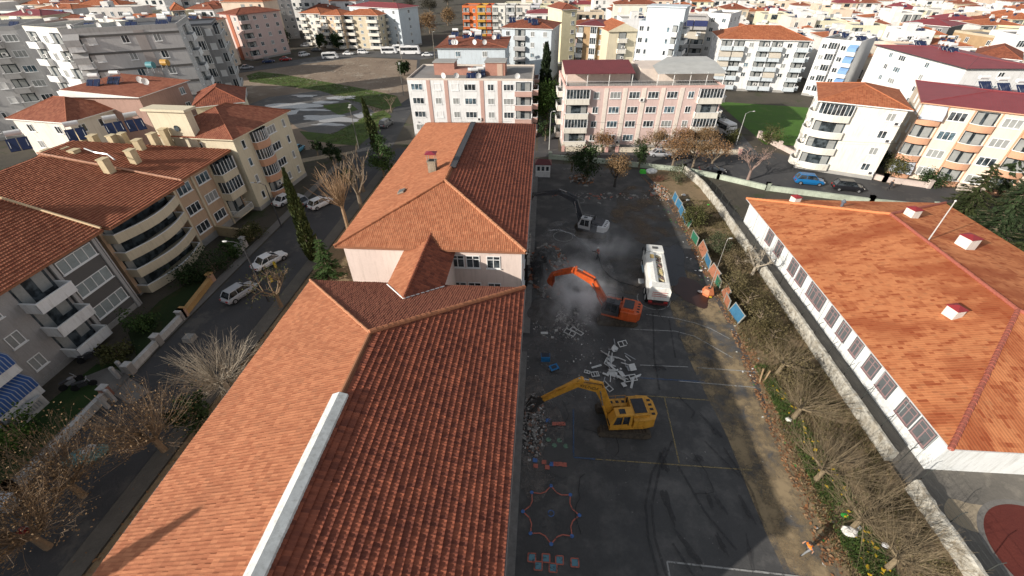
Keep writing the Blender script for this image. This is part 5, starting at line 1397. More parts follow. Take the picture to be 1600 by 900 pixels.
x, y = tp(566, 330); bare_tree('bare_tree', x, y, 9.5, 'thin bare tree with a straight trunk beside the tall pollard', 13, bark=BARK, spread=.45, depth=3, leaves=0)
x, y = tp(568, 300); bare_tree('bare_tree', x, y, 8.5, 'second thin bare tree, nearer the green street tree', 14, bark=BARK, spread=.45, depth=3)
x, y = tp(600, 276); crown_tree('street_tree', x, y, 7, 2., 'mid-green bushy tree against the far school roof edge', 15, MG, 2600, .3, .15)
x, y = tp(592, 240); column_tree('ivy_column_tree', x, y, 10, 1.0, 'ivy-wrapped trunk standing above the bushy green tree', 16, IVY, 2200, .4, lean=(-1.2, .3))
for i, (px, py, h, r_) in enumerate(((497, 243, 3, 1), (517, 250, 3.2, 1.1), (530, 262, 3.4, 1.1), (548, 300, 4, 1.2))):
    x, y = tp(px, py); crown_tree('young_street_tree', x, y, h, r_, ['small dark street tree nearest the yellow block', 'second small dark street tree from the yellow block', 'third small dark street tree from the yellow block', 'small dark tree at the pavement near the tall pollard'][i], 20+i, DG, 700, .28, .35, group='young street trees')
# gardens on the left
for i, (px, py, h, r_, m, lb) in enumerate(((335, 425, 2.6, 2.2, DG, 'dark green shrub below the curved balconies'), (300, 440, 2.0, 1.8, DG, 'low dark shrub against the curved balcony block'), (225, 515, 2.3, 1.4, MG, 'round green shrub between the white wall and the grey block'), (30, 690, 2.6, 1.7, LEAF((.1, .16, .03), (.04, .08, .015)), 'bright green shrub in front of the blue awnings'), (395, 375, 2, 1.6, OLV, 'olive shrub beside the tan wall'), (190, 560, 1.3, 1.3, OLV, 'brownish low shrub near the paved entrance'), (365, 400, 1.8, 1.5, MG, 'small green shrub behind the ochre wall'))):
    x, y = tp(px, py); crown_tree('garden_shrub', x, y, h, r_, lb, 30+i, m, 1500, .22, .1)
sheet('lawn', Gp((0, 800), (40, 735), (190, 605), (230, 560), (150, 570), (0, 690)), .03, GROUND((.03, .06, .015), (.02, .04, .012), (.05, .06, .02), .3, 8))
sheet('lawn', Gp((215, 560), (280, 505), (330, 420), (250, 470), (200, 520)), .034, GROUND((.03, .05, .015), (.02, .035, .012), (.05, .05, .02), .3, 8))
sheet('entrance_path', Gp((205, 633), (235, 612), (175, 572), (130, 590)), .04, PAVE)
# right strip
RT = [(1213, 585, 3.6, 'pollarded bare tree farthest along the scrub strip, above the leaning planks', 80), (1238, 655, 4.2, 'pollarded bare tree with a pale trunk base beside the grassy patch', 120), (1272, 752, 4.4, 'pollarded bare tree leaning right over the middle of the stone wall', 150), (1328, 828, 4.4, 'pollarded bare tree with white sheets at its foot', 150), (1383, 890, 4.2, 'pollarded bare tree cut by the bottom edge of the photo', 140)]
for i, (px, py, h, lb, n) in enumerate(RT):
    x, y = tp(px, py); pollard(x, y, h, lb, 50+i, n=n, trunk=1.2, tilt=(.35, .25), shoot=h-1.3, spread=.9, knob=7, upk=.45, bark=P((.2, .155, .095), .95, .4, 2), thick=.011, r0=.16)
x, y = tp(1175, 430); bare_tree('bare_tree', x, y, 4.5, 'low sprawling bare tree beside the water truck fence panels', 60, bark=PALEBARK, spread=1., depth=4, kids=3)
x, y = tp(1080, 353); crown_tree('round_bush', x, y, 2.9, 1.5, 'round clipped olive bush beside the small green fence panel', 61, OLV, 3000, .2, .08, lumps=30)
for i, (px, py, h, r_, m, lb) in enumerate(((1140, 455, 2.0, 1.6, SCR, 'olive scrub bush behind the orange tank'), (1165, 480, 2.1, 1.8, LEAF((.1, .08, .035), (.055, .045, .02)), 'brown scrub bush along the stone wall, first of the thicket'), (1185, 505, 1.9, 1.7, SCR, 'olive scrub bush in the middle of the thicket'), (1205, 530, 1.7, 1.6, LEAF((.1, .08, .035), (.055, .045, .02)), 'brown scrub bush at the near end of the thicket'), (1118, 395, 2.4, 1.5, LEAF((.07, .08, .04), (.04, .05, .025)), 'grey-green bush behind the rusty fence panels'), (1058, 285, 3.0, 1.4, LEAF((.1, .11, .06), (.05, .06, .03)), 'grey-green tree at the head of the stone wall'), (1150, 415, 1.6, 2, LEAF((.14, .11, .06), (.07, .055, .03)), 'dry tangled brush beside the stone wall'), (1240, 590, 1.5, 1.6, LEAF((.14, .11, .05), (.07, .06, .03)), 'dry brush at the foot of the second pollard'))):
    x, y = tp(px, py); crown_tree('scrub_bush', x, y, h, r_, lb, 70+i, m, 1700, .16, .06)
# far side of the yard
x, y = tp(960, 292); bare_tree('brown_leaved_tree', x, y, 5.6, 'tree with dry light brown leaves at the far end of the yard', 80, leaves=6, lm=GOLD, spread=.7, depth=4, bark=P((.05, .045, .04)))
x, y = tp(916, 285); crown_tree('dark_tree', x, y, 6, 2.3, 'dark evergreen tree at the far end of the yard left of the brown-leaved one', 81, DG, 2600, .3, .2)
x, y = tp(893, 268); bare_tree('brown_leaved_tree', x, y, 4.5, 'sparse leafy tree before the pink block, left of the dark evergreen', 83, leaves=4, lm=OLV, depth=3)
x, y = tp(998, 262); crown_tree('dark_tree', x, y, 4, 1.5, 'small dark shrub tree right of the brown-leaved tree', 84, DG, 1200, .28, .2)
for i, (px, py, h, lb) in enumerate(((1050, 262, 6, 'brown-leaved tree above the head of the stone wall'), (1082, 262, 5.6, 'brown-leaved tree second from the wall head'), (1110, 265, 5.8, 'brown-leaved tree third from the wall head'), (1022, 240, 5, 'brown-leaved tree before the middle of the pink block'), (1062, 238, 5.2, 'brown-leaved tree before the right half of the pink block'), (1098, 236, 5, 'brown-leaved tree at the right corner of the pink block'), (940, 238, 4, 'small brown-leaved tree at the entrance of the pink block'))):
    x, y = tp(px, py); bare_tree('brown_leaved_tree', x, y, h, lb, 90+i, leaves=4, lm=GOLD if i % 2 else BRL, spread=.75, depth=4, kids=3)
x, y = tp(1168, 282); bare_tree('bare_tree', x, y, 6.6, 'pinkish bare tree beside the road bend', 98, bark=P((.27, .19, .16), .95), spread=.7, depth=4, kids=3, leaves=1, lm=LEAF((.25, .17, .13), (.18, .12, .09)))
for i, (px, py, h, r_, m, lb) in enumerate(((1200, 225, 3.4, 2, OLV, 'olive bush at the road bend beside the white block'), (1268, 262, 2, 1.3, BRL, 'brown round shrub in front of the white block'), (905, 228, 1.6, 1.4, OLV, 'low hedge bush at the left end of the cream wall'), (1000, 228, 1.6, 1.6, OLV, 'low hedge bush by the entrance of the pink block'), (1365, 262, 3, 1.7, DG, 'dark shrub between the white and peach blocks'), (1390, 275, 3.2, 2, OLV, 'rusty green shrub in front of the peach block corner'), (1455, 290, 2.2, 2, DG, 'dark green hedge bush below the peach block'), (1120, 205, 3, 1.4, DG, 'dark shrub beside the parked minibus'), (1140, 222, 2.4, 1.6, OLV, 'yellowish hedge bush below the minibus'))):
    x, y = tp(px, py); crown_tree('garden_shrub', x, y, h, r_, lb, 110+i, m, 1300, .26, .1)
# dense evergreens upper right
for i, (px, py, h, r_, lb) in enumerate(((1503, 335, 8, 3.4, 'left dark conifer of the group over the road'), (1545, 372, 9.5, 4.2, 'middle conifer whose boughs touch the orange roof edge'), (1600, 420, 9.5, 4.4, 'right conifer at the edge of the photo beside the orange roof'), (1556, 300, 10, 3.6, 'pointed conifer in front of the peach balconies'), (1608, 330, 11.5, 4.6, 'tallest conifer at the right edge below the peach block'), (1520, 285, 7, 2.6, 'small conifer at the back of the dark group'), (1580, 345, 9, 3.6, 'conifer in the middle of the group between its taller neighbours'))):
    x, y = tp(px, py); fir(x, y, h, r_, lb, 130+i, PINE if i % 2 else LEAF((.06, .075, .025), (.022, .032, .012), .5), 'conifer_tree', ls=1.35)
# centre trees
x, y = 0.6, 104
column_tree('cypress_tree', x-.4, y, 15.5, 1.7, 'tall dark cypress between the two front blocks', 140, LEAF((.025, .04, .015), (.012, .02, .009)), 4200, .5, taper=.9)
crown_tree('round_pine', .9, 95, 9.6, 3.6, 'bright green round-topped pine below the tall cypress', 141, LEAF((.06, .11, .02), (.025, .05, .012)), 6000, .35, .3)
crown_tree('street_tree', .6, 88, 4, 1.4, 'small dark tree in the lane below the round-topped pine', 142, DG, 900, .3, .2)
x, y = G(1110, 95, 3); crown_tree('round_tree', x, y, 7, 3, 'green tree behind the grey terrace roof', 143, MG, 2600, .35, .3)
for i, (px, py, h, r_, m, lb) in enumerate(((700, 40, 8, 4, GOLD, 'golden bare-crowned tree behind the vacant lot, right'), (650, 62, 7, 4, BRL, 'brown tree over the yellow kiosk'), (625, 60, 7, 3.6, BRL, 'brown tree left of the yellow kiosk'), (672, 52, 8, 4.4, GOLD, 'broad golden-brown tree behind the vacant lot'), (640, 42, 8, 4, BRL, 'brown tree in the row beyond the kiosk'), (672, 22, 9, 5, LEAF((.06, .05, .03), (.03, .03, .02)), 'dark brown park tree at the top centre'), (640, 14, 9, 5, LEAF((.05, .045, .03), (.03, .03, .02)), 'dark park tree left of top centre'), (700, 8, 9, 5, LEAF((.05, .045, .03), (.03, .03, .02)), 'dark park tree right of top centre'), (585, 72, 6, 2.5, BRL, 'bare brown tree by the parked white vans'), (632, 118, 4, 2, DG, 'dark shrub at the lot corner by the pale block'), (530, 78, 6, 2.4, DG, 'dark tree in front of the cream row'), (505, 80, 6, 2, DG, 'second dark tree in front of the cream row'), (320, 88, 7, 3.2, DG, 'large dark tree left of the pink block'), (300, 78, 8, 3, DG, 'dark tree beside the slim dark block'), (345, 100, 4, 2.6, DG, 'low dark tree under the pink block'), (445, 75, 6, 3, P((.05, .05, .045)) and DG, 'dark tree below the pale grey tower'), (835, 30, 6, 3, OLV, 'olive tree behind the colourful row'), (615, 5, 9, 5, LEAF((.05, .045, .03), (.03, .03, .02)), 'dark park tree behind the maroon-roofed block'))):
    x, y = tp(px, py); crown_tree('park_tree', x, y, h, r_, lb, 150+i, m, 2000, .5, .25, group=None)
# small trees along the lot
for i, (px, py) in enumerate(((850, 700),)): pass
x, y = tp(612, 175); bare_tree('bare_tree', x, y, 5, 'thin bare tree at the edge of the vacant lot', 171, depth=3, bark=BARK)
# cypress outside the picture whose shadow lies on the near roof
tx, ty = G(325, 795, 10.0); ddx, ddy = cos(SHAZ), sin(SHAZ); hc = 17.0; kk = (hc-10.0)/tan(SUNEL)
column_tree('cypress_tree', tx-ddx*kk, ty-ddy*kk, hc, 1.3, 'tall cypress behind the camera that throws its pointed shadow on the near roof', 172, CYP, 3500, .4)
# ground cover in the strip
def scatter(name, poly, n, mats, size, label, cat, seed, z=.03, tall=0., squash=1.):
    r = random.Random(seed); xs = [p[0] for p in poly]; ys = [p[1] for p in poly]; mb = MB(); c = 0
    while c < n:
        x, y = r.uniform(min(xs), max(xs)), r.uniform(min(ys), max(ys))
        if not in_poly(x, y, poly): continue
        if noise.noise((x*.5, y*.5, seed)) < -.15 and r.random() < .8: c += 1; continue
        c += 1; s = size*r.uniform(.5, 1.5); a = r.uniform(0, pi)
        if tall:
            for q in range(3):
                a = r.uniform(0, 2*pi); dx, dy = cos(a)*s*.3, sin(a)*s*.3; hh = tall*r.uniform(.4, 1.2)
                ex, ey = x+r.uniform(-1, 1)*hh*.5, y+r.uniform(-1, 1)*hh*.5
                mb.face([(x-dx, y-dy, z), (x+dx, y+dy, z), (ex, ey, z+hh)], r.randrange(len(mats)))
        else:
            zz = z+r.uniform(0, .06); v = [(x+cos(a+i*pi/2)*s*(1 if i % 2 else .6), y+sin(a+i*pi/2)*s*(1 if i % 2 else .6), zz+r.uniform(-.02, .04)) for i in range(4)]; mb.face(v, r.randrange(len(mats)))
    o = mb.build(name, mats); tag(o, label, cat, kind='stuff'); return o
strip = [(19.4, 3), (26.3, 3), (26.3, 62), (21, 62), (20.4, 40), (20.2, 26), (19.4, 18)]
scatter('dry_grass', strip, 24000, [P((.22, .17, .1)), P((.16, .125, .06)), P((.11, .1, .04))], .09, 'dry brown grass covering the strip beside the stone wall', 'grass', 1, tall=.3)
scatter('green_grass', [(20.0, 9), (22.5, 9), (22.6, 16), (21.8, 23), (21.3, 28), (20.3, 28), (20.2, 20)], 9000, [P((.06, .11, .02)), P((.09, .13, .03)), P((.04, .07, .02))], .09, 'fresh green grass at the foot of the pollarded trees', 'grass', 2, tall=.28)
scatter('fallen_leaves', [(18.2, 8), (20.3, 8), (21.0, 24), (21.2, 45), (21, 60), (18.2, 68), (17, 72), (19.6, 60), (19.8, 35), (19, 22)], 5000, [P((.3, .14, .06)), P((.2, .1, .05)), P((.35, .22, .12))], .1, 'brown fallen leaves along the edge of the yard', 'leaves', 3)
scatter('litter', [(18.0, 8), (21, 8), (21.3, 45), (20.6, 70), (17.4, 70), (19.2, 35)], 130, [WHITE, P((.6, .6, .55)), P((.05, .3, .06))], .12, 'bits of white litter along the edge of the yard', 'litter', 4)
scatter('yellow_flowers', [(20.6, 11), (22.2, 11), (22.3, 19), (21.6, 26), (20.9, 26), (21, 18)], 90, [P((.65, .42, .02))], .14, 'yellow flowering weeds under the pollarded trees', 'flowers', 5, z=.2)
scatter('fallen_leaves', [(-28.5, 3), (-20, 3), (-20, 30), (-28.5, 40)], 2500, [P((.25, .13, .06)), P((.18, .1, .05))], .1, 'brown fallen leaves on the soil left of the school', 'leaves', 6)
scatter('vacant_lot_weeds', [G(*p) for p in ((385, 118), (440, 116), (620, 150), (612, 182), (560, 228), (480, 218), (520, 208), (590, 175), (500, 142), (390, 128))], 9000, [P((.1, .14, .03)), P((.08, .1, .03)), P((.15, .13, .06))], .2, 'green weeds growing over the vacant lot', 'grass', 7, tall=.13)
scatter('lot_rubble', [(-105, 143), (-74, 176), (-50, 172), (-42, 120), (-60, 130), (-80, 140)], 1100, [P((.4, .36, .3)), P((.28, .22, .17)), P((.16, .12, .09))], .3, 'scattered stones and litter over the vacant lot', 'rubble', 8, z=.05)

# ================================================================ VEHICLES
TYRE = P((.015, .015, .015), .9, .1); RIM = P((.4, .4, .42), .35, .1, metal=.6); CARGL = GLASS((.01, .013, .016), .06)
LAMPW = P((.7, .7, .68), .2); LAMPR = P((.35, .01, .01), .3)
def loft(mb, secs, mi=0, caps=True):
    b = len(mb.v); n = len(secs[0])
    for s in secs: mb.v += [tuple(p) for p in s]
    for i in range(len(secs)-1):
        for k in range(n):
            a = b+i*n+k; c = b+i*n+(k+1) % n; mb.f.append((a, c, c+n, a+n)); mb.m.append(mi)
    if caps:
        mb.f.append(tuple(b+k for k in reversed(range(n)))); mb.m.append(mi)
        e = b+(len(secs)-1)*n; mb.f.append(tuple(e+k for k in range(n))); mb.m.append(mi)
def wheel(r, parent, x, y, rad=.31, w=.2):
    b = MB(); b.tube([(x, y-w/2, rad), (x, y+w/2, rad)], rad, 14); t = b.build('wheel', TYRE, parent)
    b = MB(); s = 1 if y > 0 else -1; b.tube([(x, y+s*w*.5, rad), (x, y+s*(w*.5+.012), rad)], rad*.6, 10); b.build('rim', RIM, t)
def car(paint, kind, label, loc, rz, group='parked cars'):
    r = thing('parked_car', label, 'car', (loc[0], loc[1], .02), rz, group)
    L, W = {'hatch': (3.9, 1.66), 'sedan': (4.35, 1.7), 'suv': (4.4, 1.78), 'van': (5.2, 1.9)}[kind]; W /= 2
    pm = P(paint, .28, .08, .8, spec=.6)
    hb = {'hatch': .86, 'sedan': .84, 'suv': .98, 'van': 1.05}[kind]; ht = {'hatch': 1.42, 'sedan': 1.38, 'suv': 1.62, 'van': 2.1}[kind]
    st = [(-L/2, .74, .42, .62), (-L/2+.12, .9, .27, hb*.86), (-L/2+.5, .98, .2, hb*.96), (-L*.15, 1, .19, hb), (L*.12, 1, .19, hb), (L*.26, .99, .2, hb*.96), (L/2-.35, .93, .24, hb*.84), (L/2-.08, .82, .32, hb*.7), (L/2, .66, .42, hb*.58)]
    mb = MB(); secs = []
    for (x, w, z0, z1) in st:
        w *= W; zm = (z0+z1)/2
        secs.append([(x, -w*.86, z0), (x, -w, zm-.05), (x, -w*.97, z1-.1), (x, -w*.8, z1), (x, w*.8, z1), (x, w*.97, z1-.1), (x, w, zm-.05), (x, w*.86, z0)])
    loft(mb, secs); mb.build('body', pm, r, smooth=False)
    # greenhouse
    rr = {'hatch': (-L/2+.25, -L/2+.7, L*.1, L*.27), 'sedan': (-L/2+.75, -L/2+1.35, L*.06, L*.25), 'suv': (-L/2+.2, -L/2+.55, L*.12, L*.27), 'van': (-L/2+.05, -L/2+.15, L*.27, L*.42)}[kind]
    mb = MB(); a = hb-.03
    loft(mb, [[(rr[0], -W*.82, a), (rr[0], W*.82, a), (rr[3], W*.82, a), (rr[3], -W*.82, a)], [(rr[1], -W*.66, ht-.04), (rr[1], W*.66, ht-.04), (rr[2], W*.66, ht-.04), (rr[2], -W*.66, ht-.04)]])
    mb.build('windows', CARGL, r)
    mb = MB(); loft(mb, [[(rr[1]-.05, -W*.68, ht-.05), (rr[1]-.05, W*.68, ht-.05), (rr[2]+.05, W*.68, ht-.05), (rr[2]+.05, -W*.68, ht-.05)], [(rr[1]+.08, -W*.6, ht+.02), (rr[1]+.08, W*.6, ht+.02), (rr[2]-.08, W*.6, ht+.02), (rr[2]-.08, -W*.6, ht+.02)]])
    for s in (-1, 1):
        for (p, q, w) in (((rr[3], s*W*.82, a), (rr[2], s*W*.67, ht-.03), .035), ((rr[0], s*W*.82, a), (rr[1], s*W*.67, ht-.03), .05), (((rr[1]+rr[2])/2-.1, s*W*.83, a), ((rr[1]+rr[2])/2-.1, s*W*.68, ht-.03), .035)): mb.tube([p, q], w, 4)
    mb.build('roof', pm, r)
    for sx in (-L*.31, L*.32):
        for sy in (-W+.08, W-.08): wheel(.3, r, sx, sy)
    for s in (-1, 1):
        b = MB(); b.box(L/2-.24, s*W*.55-.16, hb*.55, L/2-.03, s*W*.55+.16, hb*.7); b.build('headlight', LAMPW, r)
        b = MB(); b.box(-L/2-.01, s*W*.62-.14, hb*.62, -L/2+.1, s*W*.62+.14, hb*.8); b.build('taillight', LAMPR, r)
        b = MB(); b.box(rr[3]-.2, s*W*1.0, hb-.02, rr[3]-.05, s*(W+.14), hb+.1); b.build('mirror', pm, r)
    return r
Wt, Sv, Bk, Gr, Bl, Rd = (.8, .8, .8), (.4, .41, .43), (.015, .015, .018), (.12, .125, .13), (.01, .13, .33), (.35, .02, .02)
CARS = [(423, 412, Wt, 'sedan', 62, 'white saloon parked beside the yellow bollards on the left street'), (377, 462, Sv, 'hatch', 68, 'silver hatchback in the shade behind the bare yellowish tree'), (502, 322, Wt, 'hatch', 60, 'white hatchback on the left street next to the tall pollard'),
        (448, 316, Wt, 'sedan', 68, 'white car at the foot of the pale yellow block'), (468, 318, Sv, 'hatch', 150, 'pale car half behind the ivy-clad slim tree'), (466, 237, (.1, .3, .42), 'hatch', 90, 'light blue car on the street past the yellow block'), (604, 197, Gr, 'suv', 80, 'dark grey car by the vacant lot beside the ivy-wrapped trunk'),
        (317, 121, Wt, 'sedan', 40, 'white car on the far left road nearest the mauve block'), (386, 108, Sv, 'sedan', 30, 'silver saloon under the pink block'), (420, 98, (.02, .04, .12), 'sedan', 25, 'dark blue car parked below the pink block'), (447, 95, Rd, 'sedan', 20, 'dark red car parked below the pink block corner'),
        (476, 88, Wt, 'suv', 60, 'white car at the junction before the cream row'), (495, 80, Gr, 'sedan', 10, 'grey car parked before the cream row'), (478, 73, Sv, 'sedan', 15, 'silver car beneath the cream row'), (545, 86, Wt, 'sedan', 0, 'white saloon parked on the far road, left of the vans'), (568, 84, Wt, 'suv', 0, 'white car between the saloon and the vans'), (571, 77, Wt, 'sedan', 0, 'white car parked behind its white neighbour on the far road'),
        (1262, 287, Bl, 'suv', -12, 'bright blue car on the cross street'), (1322, 297, Bk, 'suv', -12, 'black car behind the bright blue one'), (1340, 269, Sv, 'hatch', -8, 'silver car in front of the white block with the orange roof'), (1031, 244, Sv, 'sedan', -2, 'silver car parked by the cream wall with pink posts'), (1070, 247, Bk, 'hatch', -4, 'black car parked by the cream wall near the brown-leaved trees'),
        (838, 158, Gr, 'hatch', 90, 'dark car in the shady lane below the cypress'), (1140, 136, Wt, 'hatch', 95, 'white car under the pillars of the broad orange-roofed block'), (1232, 136, Wt, 'hatch', 95, 'second white car near the pillars, further right'), (668, 88, Wt, 'sedan', 5, 'white car at the corner of the far road by the cluttered roof'), (1112, 270, Bk, 'sedan', -8, 'dark car in the shadow beside the stone wall head')]
for px, py, c, k, a, lb in CARS: car(c, k, lb, G(px, py), radians(a), 'parked cars')
def bus(px, py, rz, L, h, label, name='minibus', stripe=True):
    x, y = G(px, py); r = thing(name, label, 'van' if L < 7 else 'bus', (x, y, .02), rz); W = 1.1
    mb = MB(); loft(mb, [[(-L/2, -W*.96, .35), (-L/2, W*.96, .35), (-L/2+.03, W*.9, h-.15), (-L/2+.03, -W*.9, h-.15)], [(-L/2+.25, -W, .3), (-L/2+.25, W, .3), (-L/2+.25, W*.92, h), (-L/2+.25, -W*.92, h)], [(L/2-.7, -W, .3), (L/2-.7, W, .3), (L/2-.9, W*.92, h), (L/2-.9, -W*.92, h)], [(L/2, -W*.9, .4), (L/2, W*.9, .4), (L/2-.35, W*.8, h*.72), (L/2-.35, -W*.8, h*.72)]])
    mb.build('body', P((.78, .78, .78), .3, .08, spec=.5), r)
    for s in (-1, 1):
        b = MB()
        b.face([(-L/2+.4, s*(W+.004), h*.5), (L/2-1.0, s*(W+.004), h*.5), (L/2-1.1, s*(W*.955+.01), h*.85), (-L/2+.4, s*(W*.955+.01), h*.85)][::s]); b.build('side_windows', CARGL, r)
    b = MB(); b.face([(L/2-.18, -W*.8, h*.5), (L/2-.18, W*.8, h*.5), (L/2-.6, W*.78, h*.88), (L/2-.6, -W*.78, h*.88)]); b.build('windscreen', CARGL, r)
    b = MB(); b.box(-L/2-.02, -W*.75, h*.52, -L/2+.06, W*.75, h*.82); b.build('rear_window', CARGL, r)
    b = MB(); b.box(-L*.2, -.5, h-.01, L*.05, .5, h+.12); b.build('roof_hatch', WHITE, r)
    for sx in (-L*.3, L*.3):
        for sy in (-W+.1, W-.1): wheel(.38, r, sx, sy, .4, .25)
    return r
bus(609, 84, radians(5), 6.2, 2.4, 'white van parked on the far road, left of the larger bus'); bus(625, 80, radians(5), 5.5, 2.3, 'white van squeezed between the left van and the bus'); bus(642, 85, radians(4), 8, 3., 'white bus with a dark window band at the corner of the vacant lot', 'parked_bus')
bus(1128, 208, radians(-72), 6.5, 2.6, 'white minibus in the lane beside the pink block'); bus(517, 92, radians(15), 5.8, 2.2, 'white pickup-like van at the edge of the vacant lot')
def motorbike(px, py, rz, label, c=(.05, .05, .055)):
    x, y = G(px, py); r = thing('motorcycle', label, 'motorcycle', (x, y, .03), rz)
    for sx in (-.62, .62):
        b = MB(); b.tube([(sx, -.06, .3), (sx, .06, .3)], .3, 12); b.build('wheel', TYRE, r)
    b = MB(); b.box(-.35, -.14, .3, .3, .14, .62); b.tube([(-.6, 0, .3), (-.2, 0, .6), (.4, 0, .75), (.62, 0, .3)], .05, 5); b.sphere((.12, 0, .75), .22, sq=(1.2, .7, .7)); b.build('body', P(c, .4), r)
    b = MB(); b.box(-.65, -.13, .72, -.05, .13, .84); b.build('seat', DARKF, r)
    b = MB(); b.tube([(.42, -.35, 1.0), (.45, 0, .95), (.42, .35, 1.0)], .025, 5); b.tube([(.45, 0, .95), (.62, 0, .3)], .03, 5); b.build('handlebar', STEEL, r)
motorbike(143, 562, .9, 'dark motorcycle under the grey balconies'); motorbike(115, 602, 1.2, 'motorcycle with silver parts beside the paved entrance', (.25, .25, .26)); motorbike(135, 606, .6, 'black motorcycle next to the one with silver parts'); motorbike(45, 835, .3, 'dark red motorcycle under the rusty-leaved tree in the corner', (.2, .02, .02))

# ================================================================ MACHINES
TRK = P((.075, .06, .045), .85, .6, 4, .4); GLD = GLASS((.008, .01, .012), .08); BLK = P((.02, .02, .022), .6, .3)
def bar(mb, p, q, w, h0, h1=None, mi=0):
    """tapering box section in the xz plane from p to q (x,z), thickness w in y"""
    h1 = h1 or h0; p, q = Vector((p[0], 0, p[1])), Vector((q[0], 0, q[1])); d = (q-p).normalized(); n = Vector((-d.z, 0, d.x))
    a = [p-n*h0/2, p+n*h0/2, q+n*h1/2, q-n*h1/2]
    L = [Vector((v.x, -w/2, v.z)) for v in a]; R_ = [Vector((v.x, w/2, v.z)) for v in a]
    mb.face(L, mi); mb.face(R_[::-1], mi)
    for i in range(4): j = (i+1) % 4; mb.face([L[j], L[i], R_[i], R_[j]], mi)
def excavator(x, y, rz, trz, col, cw, label, elbow, tip, end, s=.95, peak=None, tool='bucket', cabcol=None, text=None, group='excavators'):
    r = thing('excavator', label, 'excavator', (x, y, .02), rz, group); r.scale = (s, s, s)
    pm = P(col, .5, .45, 2.6, spec=.45, grime=.7); cm = P(cw, .45, .25, 1.6, spec=.5, grime=.3); km = P(cabcol or col, .45, .2, 1.6, spec=.5, grime=.2)
    T = Matrix.Rotation(trz-rz, 4, 'Z')
    for sy in (-1, 1):
        b = MB(); y0, y1 = sy*1.15-.28, sy*1.15+.28
        prof = [(-2.0, .12), (-1.75, 0), (1.75, 0), (2.0, .12), (2.2, .42), (2.0, .78), (1.7, .86), (-1.7, .86), (-2.0, .78), (-2.2, .42)]
        P0 = [T @ Vector((px, y0, pz)) for px, pz in prof]; P1 = [T @ Vector((px, y1, pz)) for px, pz in prof]
        b.face(P0, 0); b.face(P1[::-1], 0)
        for i in range(len(prof)): j = (i+1) % len(prof); b.face([P0[j], P0[i], P1[i], P1[j]], 0)
        for k in range(15):
            xx = -1.85+k*.265; b.box(xx, y0-.03, .85, xx+.17, y1+.03, .92, 0, T); b.box(xx, y0-.03, -.02, xx+.17, y1+.03, .03, 0, T)
        t = b.build('track', TRK, r)
        b = MB()
        for k in range(7): b.tube([T @ Vector((-1.6+k*.53, sy*1.46, .3)), T @ Vector((-1.6+k*.53, sy*1.44-.02*sy, .3))], .16, 8)
        for k in (-1.85, 1.85): b.tube([T @ Vector((k, sy*1.47, .43)), T @ Vector((k, sy*1.4, .43))], .3, 10)
        b.build('roller', P((.09, .07, .05), .8), t)
    b = MB(); b.box(-1.3, -.9, .35, 1.3, .9, .75, 0, T); b.tube([(0, 0, .7), (0, 0, 1.02)], .75, 16); b.build('undercarriage', TRK, r)
    # upper structure
    b = MB(); b.prism([(1.5, -1.25), (1.5, 1.2), (-1.3, 1.3), (-2.2, 1.15), (-2.5, .6), (-2.5, -.6), (-2.2, -1.15), (-1.3, -1.3)], 1.0, 1.25); b.build('deck', pm, r)
    b = MB(); b.prism([(-1.25, 1.3), (-2.15, 1.17), (-2.52, .62), (-2.52, -.62), (-2.15, -1.17), (-1.25, -1.3)], 1.252, 2.05); w_ = b.build('counterweight', cm, r)
    b = MB(); b.box(-1.8, -.95, 2.052, -.45, .85, 2.22); b.box(-1.25, -1.25, 1.252, -.42, 1.25, 2.05)
    hood = b.build('engine_hood', pm, r)
    b = MB(); b.box(-1.65, -.8, 2.222, -.62, .62, 2.26); b.build('hood_panel', P((.035, .035, .04), .4, .5, 4), hood)
    b = MB()
    for k in range(4): b.box(-2.3, -.8+k*.45, 2.052, -2.02, -.6+k*.45, 2.075)
    b.build('grille', BLK, hood)
    b = MB(); b.tube([(-.3, -.7, 2.0), (-.3, -.7, 2.6)], .07, 8); b.build('exhaust', BLK, r)
    b = MB(); b.box(-.4, -1.22, 1.252, 1.4, -.45, 1.85); b.box(-.4, -.445, 1.252, .35, .35, 1.8); sb = b.build('side_box', pm, r)
    b = MB()
    for k in range(3): b.box(-.2+k*.5, -1.0, 1.852, .05+k*.5, -.75, 1.87)
    b.build('filler_plate', BLK, sb)
    b = MB()
    for q in ((-.35, -1.2), (.5, -1.2), (1.35, -1.2)): b.tube([(q[0], q[1], 1.85), (q[0], q[1], 2.25)], .02, 4)
    b.tube([(-.35, -1.2, 2.25), (1.35, -1.2, 2.25)], .02, 4); b.build('handrail', km, r)
    # cab on the left side
    b = MB(); c0 = [(-.25, .4), (1.45, .4), (1.45, 1.25), (-.25, 1.25)]; c1 = [(-.2, .45), (1.15, .45), (1.15, 1.2), (-.2, 1.2)]
    loft(b, [[(px, py, 1.252) for px, py in c0], [(px+(.12 if px > 1 else 0), py, 1.9) for px, py in c0], [(px, py, 2.78) for px, py in c1]]); cab = b.build('cab', km, r)
    b = MB(); b.box(-.24, .41, 2.782, 1.2, 1.24, 2.88); b.box(.35, .6, 2.882, .85, 1.05, 2.91, 1); b.build('cab_roof', [km, GLD], cab)
    b = MB()
    b.face([(.0, 1.262, 1.75), (1.3, 1.262, 1.75), (1.08, 1.215, 2.66), (-.02, 1.215, 2.66)][::-1]); b.face([(-.02, .39, 1.8), (1.3, .39, 1.8), (1.08, .44, 2.66), (.0, .44, 2.66)])
